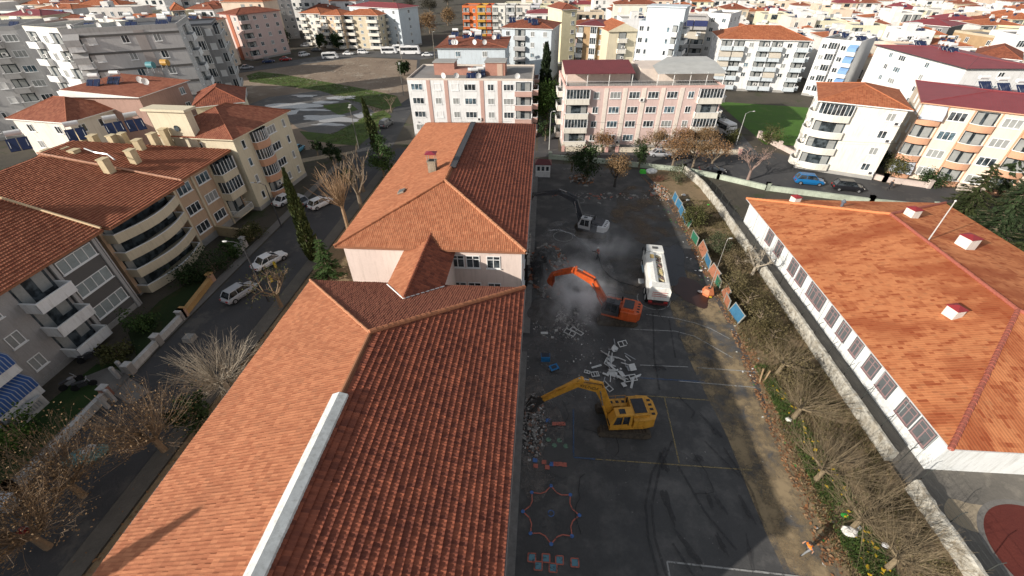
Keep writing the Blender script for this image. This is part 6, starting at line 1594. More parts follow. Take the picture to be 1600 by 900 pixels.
    b.face([(1.58, .48, 1.55), (1.58, 1.17, 1.55), (1.2, 1.13, 2.66), (1.2, .5, 2.66)]); b.face([(-.26, .5, 1.95), (-.26, 1.15, 1.95), (-.215, 1.12, 2.6), (-.215, .52, 2.6)][::-1])
    b.build('cab_window', GLD, cab)
    b = MB(); b.box(.55, 1.225, 1.3, .62, 1.275, 2.7); b.build('door_post', km, cab)
    b = MB(); b.box(.2, 1.5, 2.1, .26, 1.62, 2.5); b.tube([(.23, 1.25, 2.2), (.23, 1.55, 2.3)], .02, 4); b.build('mirror', BLK, r)
    # boom, stick, tool
    piv = (1.15, 1.75); pk = peak or (piv[0]+(elbow[0]-piv[0])*.45, piv[1]+(elbow[1]-piv[1])*.8+.35)
    b = MB(); bar(b, piv, pk, .42, .5, .78); bar(b, pk, elbow, .418, .76, .42); b.tube([(pk[0], -.25, pk[1]), (pk[0], .25, pk[1])], .22, 8); b.tube([(elbow[0], -.26, elbow[1]), (elbow[0], .26, elbow[1])], .2, 8); boom = b.build('boom', pm, r)
    b = MB(); b.tube([(pk[0]-.2, 0, pk[1]+.5), ((pk[0]+elbow[0])/2, 0, (pk[1]+elbow[1])/2+.62)], .12, 8); b.tube([((pk[0]+elbow[0])/2, 0, (pk[1]+elbow[1])/2+.62), (elbow[0]-.1, 0, elbow[1]+.5)], .06, 8, 1)
    for sy in (-.32, .32): b.tube([(1.45, sy, 1.3), ((1.45+pk[0])/2+.1, sy, (1.3+pk[1])/2)], .1, 8); b.tube([((1.45+pk[0])/2+.1, sy, (1.3+pk[1])/2), (pk[0], sy, pk[1]-.05)], .055, 8, 1)
    b.build('hydraulic_ram', [pm, P((.55, .55, .55), .2, metal=.8)], boom)
    b = MB(); hp = [(piv[0]-.1, .12, piv[1]+.3), (pk[0]-.1, .12, pk[1]+.5), (elbow[0], .14, elbow[1]+.35)]; b.tube(hp, .03, 4); b.tube([(v[0], -v[1], v[2]) for v in hp], .03, 4); b.build('hose', BLK, boom)
    dx, dz = tip[0]-elbow[0], tip[1]-elbow[1]; dl = sqrt(dx*dx+dz*dz); back = (elbow[0]-dx/dl*.55, elbow[1]-dz/dl*.55+.15)
    b = MB(); bar(b, back, elbow, .36, .3, .6); bar(b, elbow, tip, .358, .62, .3); stick = b.build('stick', pm, r)
    b = MB(); m_ = (elbow[0]+dx*.55, elbow[1]+dz*.55); nx_, nz_ = -dz/dl, dx/dl
    if nz_ < 0: nx_, nz_ = -nx_, -nz_
    b.tube([(back[0], 0, back[1]+.1), (m_[0]+nx_*.35, 0, m_[1]+nz_*.35)], .09, 8); b.tube([(m_[0]+nx_*.35, 0, m_[1]+nz_*.35), (tip[0]+nx_*.3, 0, tip[1]+nz_*.3)], .05, 8); b.build('hydraulic_ram', pm, stick)
    b = MB(); ex, ez = end
    if tool == 'grapple':
        b.tube([(tip[0], 0, tip[1]), (tip[0]+(ex-tip[0])*.35, 0, tip[1]+(ez-tip[1])*.35)], .3, 8)
        bx, bz = tip[0]+(ex-tip[0])*.3, tip[1]+(ez-tip[1])*.3
        for k in range(5):
            a = 2*pi*k/5; oy, oz = cos(a)*.5, sin(a)*.5
            b.tube([(bx, oy*.4, bz+oz*.4), (bx+(ex-bx)*.5, oy*1.25, bz+(ez-bz)*.5+oz*1.25), (ex, oy*.5, ez+oz*.5)], [.13, .12, .03], 5)
        b.build('grapple', P((.035, .032, .03), .8, .4, 4), stick)
    else:
        # bucket: curved shell with side plates and teeth
        n = 7; w = .55; d0 = Vector((ex-tip[0], 0, ez-tip[1])).normalized(); up_ = Vector((-d0.z, 0, d0.x))
        if up_.x > 0: up_ = -up_
        cpt = Vector((tip[0], 0, tip[1]))+d0*.62; prof = [cpt+(-d0*cos(pi*k/(n-1)*1.05)+up_*-sin(pi*k/(n-1)*1.05)*.9)*.62 for k in range(n)]
        for p_, q_ in zip(prof, prof[1:]): b.face([(p_.x, -w, p_.z), (q_.x, -w, q_.z), (q_.x, w, q_.z), (p_.x, w, p_.z)])
        for sy in (-w, w): b.face([(p_.x, sy, p_.z) for p_ in prof])
        for k in range(5):
            yy = -w+.1+k*(2*w-.2)/4; q_ = prof[-1]; b.box(q_.x-.05, yy-.05, q_.z-.12, q_.x+.05, yy+.05, q_.z+.1)
        b.build('bucket', P(tuple(c*.6 for c in col) if col[0] > .1 else (.06, .055, .05), .7, .5, 3, grime=.6), stick)
    if text:
        cu = D.curves.new('lettering', 'FONT'); cu.body = text; cu.size = .42; cu.extrude = .004; cu.align_x = 'CENTER'; cu.align_y = 'CENTER'
        ob = D.objects.new('t', cu); COL.objects.link(ob); bpy.context.view_layer.update()
        me = D.meshes.new_from_object(ob.evaluated_get(bpy.context.evaluated_depsgraph_get())); D.objects.remove(ob); me.materials.clear(); me.materials.append(BLK)
        a = atan2(elbow[1]-pk[1], elbow[0]-pk[0])
        for sy in (1, -1):
            o = link('lettering', me, boom); mx, mz = (pk[0]*.52+elbow[0]*.48), (pk[1]*.52+elbow[1]*.48)
            if sy > 0: o.matrix_local = Matrix.Translation((mx, .216, mz)) @ Matrix.Rotation(-a, 4, 'Y') @ Matrix.Rotation(pi, 4, 'Z') @ Matrix.Rotation(pi/2, 4, 'X')
            else: o.matrix_local = Matrix.Translation((mx, -.216, mz)) @ Matrix.Rotation(-a, 4, 'Y') @ Matrix.Rotation(pi/2, 4, 'X')
        cu2 = None
    return r
excavator(7.25, 21.0, radians(188), radians(180), (.62, .3, .035), (.62, .3, .035), 'yellow excavator with a dark grapple reaching the school wall, nearest of the three', (4.35, 5.75), (6.9, 4.05), (8.25, 3.0), peak=(2.5, 5.0), tool='grapple', text='HYUNDAI')
excavator(8.35, 33.9, radians(163), radians(178), (.58, .1, .022), (.58, .1, .022), 'orange-red excavator working in the dust in the middle of the yard', (5.3, 5.2), (7.3, 4.1), (7.5, 1.6), peak=(3.0, 4.3), cabcol=(.04, .04, .045))
excavator(6.95, 51.1, radians(158), radians(178), (.05, .055, .065), (.7, .7, .7), 'black excavator with a white counterweight, farthest of the three', (5.2, 5.4), (8.6, 4.3), (9.4, 3.4), peak=(2.6, 4.7), cabcol=(.5, .5, .5))
# water truck
wt = thing('water_truck', 'white water tank truck with an open trough on top, parked beside the wet patch', 'truck', (13.35, 40.0, .03), radians(84))
WTM = P((.74, .74, .7), .45, .22, 1.2, spec=.5, grime=.5)
b = MB(); b.box(-4.3, -.95, .75, 4.0, .95, 1.0); b.build('chassis', BLK, wt)
b = MB(); b.prism([(2.75, -1.05), (4.35, -1.05), (4.55, -.85), (4.55, .85), (4.35, 1.05), (2.75, 1.05)], .6, 1.75); loft(b, [[(2.76, -1.04, 1.752), (2.76, 1.04, 1.752), (4.5, .95, 1.752), (4.5, -.95, 1.752)], [(2.8, -.98, 2.75), (2.8, .98, 2.75), (4.2, .9, 2.75), (4.2, -.9, 2.75)]]); cab = b.build('cab', WTM, wt)
b = MB(); b.face([(4.5, -.85, 1.85), (4.5, .85, 1.85), (4.27, .82, 2.6), (4.27, -.82, 2.6)])
for s in (-1, 1): b.face([(3.1, s*1.04, 1.85), (4.3, s*.985, 1.85), (4.1, s*.93, 2.6), (3.15, s*.985, 2.6)][::s])
b.build('cab_window', GLD, cab)
b = MB(); b.box(3.3, -.3, 2.752, 3.75, .3, 2.82); b.build('roof_hatch', P((.1, .1, .1)), cab)
b = MB()
for s in (-1, 1): b.box(4.2, s*1.2-.05, 1.8, 4.3, s*1.2+.05, 2.3)
b.build('mirror', BLK, wt)
b = MB()
n = 9
def sec(xx, k): return [(xx, -1.1*k, 1.05), (xx, -1.14*k, 1.6), (xx, -1.08*k, 2.45), (xx, -.92*k, 2.7), (xx, -.62*k, 2.72), (xx, -.58*k, 2.35), (xx, .12*k, 2.35), (xx, .16*k, 2.72), (xx, .5*k, 2.82), (xx, .85*k, 2.66), (xx, 1.08*k, 2.35), (xx, 1.14*k, 1.6), (xx, 1.1*k, 1.05)]
loft(b, [sec(-3.3, 1), sec(2.5, 1)]); loft(b, [[(x_, y_, z_) for x_, y_, z_ in ((-4.25, -1.1, 1.05), (-4.25, -1.12, 2.3), (-4.1, -.9, 2.66), (-4.1, .9, 2.66), (-4.25, 1.12, 2.3), (-4.25, 1.1, 1.05))], [(-3.302, -1.1, 1.05), (-3.302, -1.12, 2.4), (-3.302, -.9, 2.76), (-3.302, .9, 2.76), (-3.302, 1.12, 2.4), (-3.302, 1.1, 1.05)]])
b.box(2.3, -1.0, 1.1, 2.6, 1.0, 2.6)
tk = b.build('tank', WTM, wt)
b = MB()
for k in range(14):
    xx = -3.0+k*.38; b.tube([(xx, -.5, 2.42), (xx+.25, -.05+.2*sin(k*2.), 2.46+.06*sin(k))], .1+.05*sin(k*1.7), 6, k % 3)
b.build('hose_coil', [P((.12, .09, .07)), P((.5, .42, .25)), P((.2, .12, .1))], tk)
b = MB(); b.box(-1.3, -.45, 2.36, -.7, -.1, 2.6, 0); b.box(1.2, .3, 2.79, 1.9, .7, 2.86, 1); b.build('pump', [P((.6, .5, .25)), P((.5, .36, .14))], tk)
b = MB()
for k in range(3): b.box(-4.275, -.75, 1.55+k*.25, -4.255, .75, 1.62+k*.25)
b.build('rear_stripe', P((.5, .14, .12), .6), tk)
for s in (-1, 1):
    b = MB(); b.box(-4.4, s*.8-.2, .8, -4.28, s*.8+.2, .98); b.build('taillight', P((.4, .03, .03), .3), wt)
b = MB(); b.box(-4.42, -1.0, .55, -4.3, 1.0, .78); b.build('bumper', P((.1, .02, .02)), wt)
for xx in (-3.2, -2.1, 3.3):
    for yy in (-1.0, 1.0):
        b = MB(); b.tube([(xx, yy-.16, .5), (xx, yy+.16, .5)], .5, 16); w_ = b.build('wheel', TYRE, wt)
        b = MB(); s = 1 if yy > 0 else -1; b.tube([(xx, yy+s*.162, .5), (xx, yy+s*.19, .5)], .3, 12); b.build('rim', P((.6, .6, .58), .4), w_)
b = MB(); b.box(-.9, 1.15, .6, -.1, 1.75, .7); b.build('side_step', P((.35, .36, .36)), wt)
b = MB(); b.tube([(1.0, 1.15, .9), (2.3, 1.2, .95)], .1, 6); b.build('pipe', P((.3, .42, .48)), wt)

# ---------------------------------------------------------------- people
def person(x, y, rz, label, top, legs, vest=None, helmet=None, hair=(.03, .02, .015), stride=.35, lean=.1, armR=(.25, -.3, 1.0), armL=(.1, .3, .95), h=1.7, hold=None):
    r = thing('person', label, 'person', (x, y, .03), rz); k = h/1.75
    V = []; E_ = []; Rr = []
    def add(p, rad, par=None):
        V.append(Vector(p)*k); Rr.append(rad*k)
        if par is not None: E_.append((par, len(V)-1))
        return len(V)-1
    pel = add((0, 0, .95), .13); waist = add((lean*.3, 0, 1.1), .12, pel); ch = add((lean*.8, 0, 1.32), .15, waist); nk = add((lean, 0, 1.48), .06, ch)
    hd = add((lean*1.2+.02, 0, 1.6), .09, nk); tp_ = add((lean*1.3+.02, 0, 1.71), .085, hd)
    for sy, st in ((1, stride), (-1, -stride)):
        hip = add((0, sy*.1, .9), .09, pel); kn = add((st*.55+.05, sy*.11, .5), .06, hip); an = add((st-.02, sy*.11, .1), .04, kn); add((st+.16, sy*.12, .04), .035, an)
    for sy, hnd in ((1, armL), (-1, armR)):
        sh = add((lean*.9, sy*.19, 1.42), .06, ch); hv = Vector(hnd); s_ = Vector((lean*.9, sy*.19, 1.42)); mid = (s_+hv)/2+Vector((-.07, sy*.05, -.03))
        el = add(mid, .042, sh); wr = add(hv, .028, el); d = (hv-mid).normalized(); side = d.cross(Vector((0, 0, 1))).normalized()
        pm_ = add(hv+d*.06, .03, wr)
        for f in range(4): q = add(hv+d*.1+side*(f-1.5)*.022, .011, pm_); add(hv+d*(.15+.01*(f in (1, 2)))+side*(f-1.5)*.024+Vector((0, 0, -.02)), .009, q)
        q = add(hv+d*.06+side*.045, .012, wr); add(hv+d*.11+side*.06, .009, q)
    me = D.meshes.new('body'); me.from_pydata(V, E_, []); o = link('body', me, r)
    md = o.modifiers.new('s', 'SKIN'); sv = me.skin_vertices[0].data
    for i, q in enumerate(Rr): sv[i].radius = (q, q)
    sv[0].use_root = True
    o.modifiers.new('u', 'SUBSURF').levels = 1; bpy.context.view_layer.update()
    m2 = D.meshes.new_from_object(o.evaluated_get(bpy.context.evaluated_depsgraph_get())); o.modifiers.clear(); o.data = m2
    SK_ = P((.45, .25, .16), .6, .08)
    m2.materials.clear()
    for m in (SK_, P(top, .85, .15), P(legs, .85, .2), P((.03, .025, .02))): m2.materials.append(m)
    for f in m2.polygons:
        z = f.center.z/k; ay = abs(f.center.y)/k
        hand = any((f.center-Vector(a)*k).length < .2*k and (f.center/k-Vector(a)).length < .17 for a in (armL, armR))
        f.material_index = 3 if z < .1 else 2 if z < .95 and ay < .26 and not hand and z < .93 else 0 if z > 1.47 or hand else 1
        f.use_smooth = True
    if vest:
        b = MB(); secs = []
        for (z, cx_, a_, c_) in ((.92, .0, .15, .2), (1.1, lean*.3, .15, .19), (1.32, lean*.8, .18, .23), (1.45, lean, .12, .16)):
            secs.append([((cx_+a_*cos(2*pi*i/12))*k, c_*sin(2*pi*i/12)*k, z*k) for i in range(12)])
        loft(b, secs); v_ = b.build('vest', P(vest, .7, .1), r)
        b = MB()
        for z, a_, c_, cx_ in ((1.05, .158, .2, lean*.2), (1.2, .168, .212, lean*.5)):
            loft(b, [[((cx_+a_*cos(2*pi*i/12))*k, c_*sin(2*pi*i/12)*k, (z+dz)*k) for i in range(12)] for dz in (0, .04)], caps=False)
        b.build('reflective_band', P((.6, .6, .5), .4), v_)
    hc = Vector((lean*1.3+.02, 0, 1.68))*k; b = MB()
    if helmet: b.sphere(hc+Vector((0, 0, .05*k)), .125*k, 12, 7, sq=(1.05, .95, .75)); b.box(hc.x-.05, -.09, hc.z+.02, hc.x+.19, .09, hc.z+.04); b.build('helmet', P(helmet, .4), r)
    else: b.sphere(hc+Vector((-.02*k, 0, .03*k)), .105*k, 12, 7, sq=(1, .95, .9)); b.build('hair', P(hair), r)
    b = MB(); fx = hc.x+.085*k
    for s in (-1, 1): b.sphere((fx, s*.033*k, hc.z-.05*k), .012*k, 6, 4, 1)
    b.sphere((fx+.015*k, 0, hc.z-.085*k), .018*k, 6, 4, 0); b.box(fx-.005, -.025*k, hc.z-.13*k, fx+.006, .025*k, hc.z-.12*k, 2); b.build('face', [SK_, P((.01, .01, .01)), P((.3, .1, .09))], r)
    return r
person(17.55, 12.15, radians(195), 'person in an orange vest and grey trousers walking at the sunlit edge of the yard', (.08, .08, .09), (.2, .21, .22), vest=(.85, .22, .02), lean=.28, stride=.32)
person(7.45, 44.9, radians(200), 'worker in a red-orange vest and white helmet spraying water with a hose', (.1, .12, .16), (.03, .035, .05), vest=(.6, .1, .04), helmet=(.75, .75, .72), stride=.18, lean=.05, armR=(.42, -.12, 1.15), armL=(.35, .12, 1.1))
x, y = G(1387, 297); person(x, y, radians(10), 'person in dark clothes walking along the road past the black car', (.02, .02, .025), (.02, .02, .025), stride=.3)
# hose from truck to worker
hs = MB(); pts = [(12.2, 39.6, .5), (11.5, 39.3, .06), (10.8, 39.7, .05), (9.6, 40.2, .05), (8.6, 41.2, .05), (7.9, 42.8, .05), (7.7, 44.3, .1), (7.35, 44.8, 1.0), (7.0, 44.75, 1.2), (6.6, 44.7, 1.3)]
hs.tube(pts, .045, 6); o = hs.build('fire_hose', BLK); tag(o, 'dark hose running over the yard from the water truck to the worker', 'hose')
m, nt, bb = newmat('water_spray'); bb.inputs['Base Color'].default_value = (.8, .85, .9, 1); bb.inputs['Alpha'].default_value = .22; bb.inputs['Roughness'].default_value = .4
sp_ = MB(); sp_.tube([(6.6, 44.7, 1.3), (5.5, 45.3, 2.2), (4.2, 46.3, 2.7), (2.6, 47.6, 2.5), (1.2, 48.9, 1.6)], [.02, .03, .04, .06, .1], 6, cap=False)
o = sp_.build('water_jet', m); tag(o, 'thin arc of water sprayed from the hose towards the school wall', 'water jet')

# ---------------------------------------------------------------- debris and small things in the yard
dr = random.Random(99)
CONC2 = P((.3, .29, .27), .95, .35, 3, .4); DUSTY = P((.22, .21, .2), .95, .3, 3)
def chips(name, cx, cy, rx, ry, n, hmax, mats, label, s0=.05, s1=.25, zf=None):
    mb = MB()
    for i in range(n):
        t = dr.uniform(0, 2*pi); q = sqrt(dr.random()) if hmax < .1 else dr.random()**.8; x, y = cx+cos(t)*rx*q, cy+sin(t)*ry*q
        z = .03+hmax*(1-q)**1.2*dr.uniform(.6, 1); s = dr.uniform(s0, s1)*dr.choice([.5, .6, 1]); M = Matrix.Translation((x, y, z)) @ Matrix.Rotation(dr.uniform(0, 6), 4, 'Z') @ Matrix.Rotation(dr.uniform(-.7, .7), 4, 'X')
        mb.box(-s, -s*dr.uniform(.4, .9), -s*.35, s, s*dr.uniform(.4, .9), s*.35, dr.randrange(len(mats)), M, taper=s*.15)
    o = mb.build(name, mats); tag(o, label, 'rubble', kind='stuff'); return o
def mound(cx, cy, rx, ry, h, seed, mat, label):
    mb = MB(); n, m = 36, 12; rows = []
    for j in range(m+1):
        q = j/m; row = []
        for i in range(n):
            t = 2*pi*i/n; k = 1+.35*noise.noise((cos(t)*1.5+seed, sin(t)*1.5, 0)); x, y = cx+cos(t)*rx*q*k, cy+sin(t)*ry*q*k
            z = h*(1-q**1.5)+.35*h*noise.noise((x*1.3, y*1.3, seed))*(1-q)*2; row.append((x, y, max(0, z)+(-.05 if j == m else .02)))
        rows.append(row)
    for j in range(m):
        for i in range(n): i2 = (i+1) % n; mb.face([rows[j][i], rows[j+1][i], rows[j+1][i2], rows[j][i2]])
    o = mb.build('rubble_mound', mat); tag(o, label, 'rubble mound'); return o
mound(1.0, 42.5, 2.3, 5.2, 1.5, 3, P((.1, .1, .1), .95, .5, 2, .6), 'dark rubble mound against the broken wall of the far school block')
mound(.9, 34.5, 1.7, 2.6, .7, 5, P((.13, .125, .12), .95, .5, 2, .6), 'lower rubble mound between the two school blocks')
chips('rubble', 1.3, 42.3, 2.6, 5.6, 700, 1.5, [CONC2, DUSTY, P((.12, .11, .1)), P((.3, .12, .07))], 'broken concrete covering the dark rubble mound', .08, .4)
chips('rubble', .1, 20.4, 1.1, 3.2, 620, .3, [CONC2, P((.45, .44, .42)), DUSTY, DUSTY, P((.26, .15, .11)), P((.1, .095, .09))], 'small white and grey rubble at the foot of the wall under the grapple', .03, .16)
chips('rubble', 2.6, 33.5, 3.2, 3.6, 420, .1, [CONC2, DUSTY, DUSTY, P((.45, .44, .42))], 'scattered rubble around the orange excavator bucket', .04, .2)
chips('rubble', 3.6, 27.5, 4.6, 4.5, 150, .03, [CONC2, DUSTY, WHITE], 'thin scatter of rubble bits between the yellow and orange excavators', .02, .1)
chips('rubble', 19.2, 65, 1.6, 3.2, 260, .35, [P((.35, .14, .07)), CONC2, P((.3, .22, .15))], 'broken red tiles heaped by the first blue fence panel', .06, .22)
chips('rubble', 10, 62.8, 9, 1.2, 110, .05, [CONC2, DUSTY, P((.3, .13, .1))], 'row of broken blocks across the far end of the yard', .08, .3)
chips('rubble', 6.8, 69, 2.2, 2.2, 120, .6, [P((.3, .14, .07)), P((.12, .09, .07)), CONC2], 'heap of brown branches and blocks beside the dark evergreen', .1, .4)
chips('rubble', 12, 14, 6.5, 8, 60, .02, [CONC2, DUSTY], 'few pale bits of debris over the near part of the yard', .02, .06)
# broken opening in the wall of the far block
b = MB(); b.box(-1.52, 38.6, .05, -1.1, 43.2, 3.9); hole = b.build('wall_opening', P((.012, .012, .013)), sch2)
b = MB()
for k in range(9): b.box(-1.35+dr.uniform(0, .3), 38.4+k*.55, 3.6+dr.uniform(-.4, .3), -.9, 38.8+k*.55, 4.1+dr.uniform(0, .4))
b.build('broken_edge', CONC2, sch2)
FW = P((.6, .6, .58), .6, .2, 2)
def frame_mesh(w, h, bars):
    w *= .72; h *= .72
    b = MB(); t = .07
    b.box(0, 0, 0, w, t, .06); b.box(0, h-t, 0, w, h, .06); b.box(0, t, .001, t, h-t, .059); b.box(w-t, t, .001, w, h-t, .059)
    for i in range(1, bars): b.box(w*i/bars, t, .002, w*i/bars+t, h-t, .058)
    return b
def lying(name, me_b, mat, label, px, py, rz, tilt=0., z=.06, cat='window frame', group='torn-out white window frames'):
    x, y = G(px, py); o = me_b.build(name, mat); o.location = (x, y, z); o.rotation_euler = (tilt, tilt*.5, rz); tag(o, label, cat, group); return o
fl = 'white window frame with empty panes lying in the torn-out pile'
for i, (px, py, w, h, bars, rz, ti) in enumerate(((912, 583, .75, .5, 2, -.3, 0), (938, 600, 1.6, .7, 2, -.9, .1), (925, 590, 1.0, .8, 3, .2, 0), (968, 545, 1.6, .8, 2, .6, .5), (975, 600, 1.9, .9, 2, .35, .25), (950, 575, 1.4, .7, 2, 1.2, .4), (875, 500, 1.3, .8, 2, .9, .1), (880, 520, 1.6, .9, 2, -.5, .1), (865, 490, 1.2, .6, 2, .4, .2), (955, 560, 1.7, .6, 2, 2.1, .6), (890, 515, 2., .7, 1, -.7, 0))):
    lying('window_frame', frame_mesh(w, h, bars), FW, fl if 3 <= i <= 5 or i == 9 else 'white window frame with empty panes lying on the asphalt away from the pile', px, py, rz, ti, .06+.12*(i in (3, 4, 5, 9)), group='torn-out white window frames in the pile' if 3 <= i <= 5 or i == 9 else 'loose white window frames on the asphalt')
for i in range(22):
    a = dr.gauss(0, .8); px, py = 963+dr.gauss(0, 16), 572+dr.gauss(0, 14); L = dr.uniform(.5, 1.4)
    b = MB(); b.box(-L/2, -.04, 0, L/2, .04+dr.choice([0, 0, .12]), .05)
    o = b.build('broken_strip', FW if i % 3 else P((.33, .34, .35), .6)); x, y = G(px, py); o.location = (x, y, .08+dr.uniform(0, .3)); o.rotation_euler = (dr.uniform(-.3, .3), dr.uniform(-.35, .35), dr.uniform(0, 3.1))
    tag(o, 'broken white or grey strip in the torn-out window pile', 'strip', 'broken strips in the torn-out window pile')
def slab(w, h, t=.05):
    w *= .8; h *= .8
    b = MB(); b.box(0, 0, 0, w, h, t); b.box(.1, .1, t+.002, w-.1, h-.1, t+.012); return b
for i, (px, py, w, h, rz, ti, lb) in enumerate(((948, 585, 1.0, .75, -.5, .1, 'flat white door panel at the left of the torn-out pile'), (985, 582, .9, .8, .5, .5, 'grey-white panel propped on the right of the torn-out pile'), (962, 552, .9, .7, 1.1, .4, 'white panel at the top of the torn-out pile'), (974, 606, .45, .6, .4, 0, 'small white board lying just above the yellow excavator'), (845, 523, .9, .35, .1, .1, 'pale board lying alone near the school wall'), (962, 575, 1.5, .35, 2.3, .5, 'long white plank leaning across the torn-out pile'), (925, 577, 1.3, .22, .45, .1, 'white bar lying left of the torn-out pile'), (985, 595, 1.7, .25, .55, .2, 'grey bar at the lower right edge of the torn-out pile'), (955, 568, .9, .6, .9, .35, 'white door leaf lying across the middle of the torn-out pile'), (978, 590, 1.0, .6, 1.9, .3, 'grey-white cabinet side at the right of the torn-out pile'), (967, 560, .8, .5, 2.6, .5, 'pale board tipped up near the top of the torn-out pile'), (903, 442, 1.6, 1.1, .2, .2, 'pale sheet standing in the dust behind the orange boom'), (884, 448, .6, .5, .6, .3, 'small pale sheet in the dust below the orange boom'), (905, 455, 1.1, .7, .3, .2, 'grey slab in the dust under the orange boom'), (912, 292, 1., .5, .2, .2, 'grey concrete slab at the far end of the yard'), (933, 318, .7, .35, -.5, .2, 'small broken block beside the black excavator'), (1020, 305, 1.4, .9, .3, .15, 'low concrete slab at the dirt patch'))):
    lying('debris_panel', slab(w, h), FW if i < 12 else CONC2, lb, px, py, rz, ti, .08+.1*(i in (1, 2, 5)), 'board', None)
for i, (px, py, lb, rz) in enumerate(((852, 562, 'blue desk with a black top standing upright near the wall', .05), (865, 577, 'blue desk frame tipped over next to the upright one', .5))):
    x, y = G(px, py); r = thing('school_desk', lb, 'desk', (x, y, .03), rz); M = Matrix.Rotation(.15*i, 4, 'X')
    b = MB(); b.box(-.42, -.3, .28 if i else .5, .42, .3, .33 if i else .55, 0, M)
    if not i: b.box(-.42, -.31, .0, .42, -.27, .5)
    b.build('body', P((.02, .17, .4), .6), r)
    b = MB(); b.box(-.25 if i else -.38, -.15 if i else -.2, .335 if i else .552, .25 if i else .38, .18 if i else .3, .345 if i else .57, 0, M); b.build('top', P((.04, .05, .07)), r)
    b = MB()
    for sx in (-.38, .38):
        for sy in (-.26, .26): b.box(sx-.02, sy-.02, 0, sx+.02, sy+.02, .28 if i else .5)
    b.build('leg', BLK, r)
# orange tank, yellow bits, white sacks
x, y = G(1105, 460); r = thing('orange_container', 'orange angular plastic tank by the fence behind the water truck', 'tank', (x, y, .03), .3)
b = MB(); loft(b, [[(cos(2*pi*i/6)*.62, sin(2*pi*i/6)*.62, 0) for i in range(6)], [(cos(2*pi*i/6)*.7, sin(2*pi*i/6)*.7, .35) for i in range(6)], [(cos(2*pi*i/6)*.5, sin(2*pi*i/6)*.5, .85) for i in range(6)]]); b.build('body', P((.6, .2, .09), .6, .3, 2), r)
b = MB(); b.tube([(0, 0, .85), (0, 0, .93)], .15, 10); b.build('cap', BLK, r)
for i, (px, py, c, s, lb) in enumerate(((1110, 465, (.6, .45, .03), .16, 'small yellow canister at the foot of the orange tank'), (1094, 424, (.75, .75, .72), .2, 'white round canister by the dark red puddle'), (1325, 833, (.75, .73, .68), .42, 'white sheet bundle at the foot of the fourth pollard'), (1338, 826, (.7, .7, .7), .25, 'second white bundle beside the sheet at the fourth pollard'), (1318, 806, (.03, .4, .06), .2, 'bright green plastic bag in the grass'), (1382, 853, (.6, .62, .66), .22, 'crumpled grey-white bag near the last pollard'), (1231, 657, (.72, .7, .62), .25, 'cream sack under the second pollard'), (1094, 457, (.6, .58, .55), .25, 'white rags beside the orange tank'), (1068, 306, (.7, .7, .68), .3, 'white bowl behind the blue fence'), (1074, 314, (.7, .7, .68), .3, 'second white bowl behind the blue fence'), (1107, 321, (.05, .5, .05), .2, 'green plastic scrap on the soil by the stone wall'))):
    x, y = G(px, py); b = MB(); b.sphere((0, 0, s*.4), s, 9, 6, sq=(1.2, .85, .5))
    for v_i in range(len(b.v)):
        v = Vector(b.v[v_i]); v *= 1+.35*noise.noise(v*5+Vector((i, 0, 0))); b.v[v_i] = tuple(v)
    o = b.build('sack' if i > 1 else 'canister', P(c, .7, .2, 5)); o.location = (x, y, .04); tag(o, lb, 'bag' if i > 1 else 'canister')
for i, (px, py) in enumerate(((1188, 590), (1196, 592))):
    x, y = G(px, py); o = MB().box(-.06, -.75, 0, .06, .75, .05).build('plank', P((.4, .27, .15), .8, .3, 3)); o.location = (x, y, .25); o.rotation_euler = (.3, 0, -.5-.2*i); tag(o, ['dark plank leaning under the first pollard', 'paler plank leaning beside the dark one'][i], 'plank')
# kiosk
x, y = G(847, 277); r = thing('kiosk', 'small white guard cabin with a dark red roof at the far end of the yard', 'kiosk', (x+.1, y+1.0, 0), 0)
b = MB(); b.box(-1.25, -1, 0, 1.25, 1, 2.3); b.build('wall', WH, r)
b = MB(); b.face([(-1.45, -1.2, 2.32), (1.45, -1.2, 2.32), (.9, 0, 2.85), (-.9, 0, 2.85)]); b.face([(1.45, 1.2, 2.32), (-1.45, 1.2, 2.32), (-.9, 0, 2.85), (.9, 0, 2.85)]); b.face([(1.45, -1.2, 2.32), (1.45, 1.2, 2.32), (.9, 0, 2.85)]); b.face([(-1.45, 1.2, 2.32), (-1.45, -1.2, 2.32), (-.9, 0, 2.85)]); b.box(-1.45, -1.2, 2.24, 1.45, 1.2, 2.315); b.build('roof', P((.13, .035, .035), .6), r)
for k in range(3):
    m, s = win_mesh(.6, .9, 1, FRAME, GL, sep=True); o = link('window', m, r, (-.75+k*.75, -1, 1.1)); link('pane', s, o)
# green / white skip and pale gate
x, y = G(1014, 277); r = thing('tarp_cover', 'bright green and white cover lying on the yard wall at the far end', 'cover', (x, y, .8), .02)
b = MB(); b.box(-1.7, -.45, 0, -.7, .45, .5, 0, taper=.12); b.build('green_part', P((.06, .5, .04), .6), r)
b = MB(); b.sphere((.2, 0, .3), .8, 10, 6, sq=(1.3, .75, .6)); b.build('white_part', P((.7, .7, .68), .6, .2, 3), r)
x, y = G(1027, 283); r = thing('brush_pile', 'rusty brown brush pile beside the green and white cover', 'brush pile', (x, y, 0))
b = MB()
for k in range(90):
    a = Vector((dr.uniform(-.9, .9), dr.uniform(-.7, .7), dr.uniform(0, .5))); b.tube([a, a+Vector((dr.uniform(-.8, .8), dr.uniform(-.8, .8), dr.uniform(.1, .8)))], .02, 3)
b.build('branches', P((.16, .07, .045), .9), r)
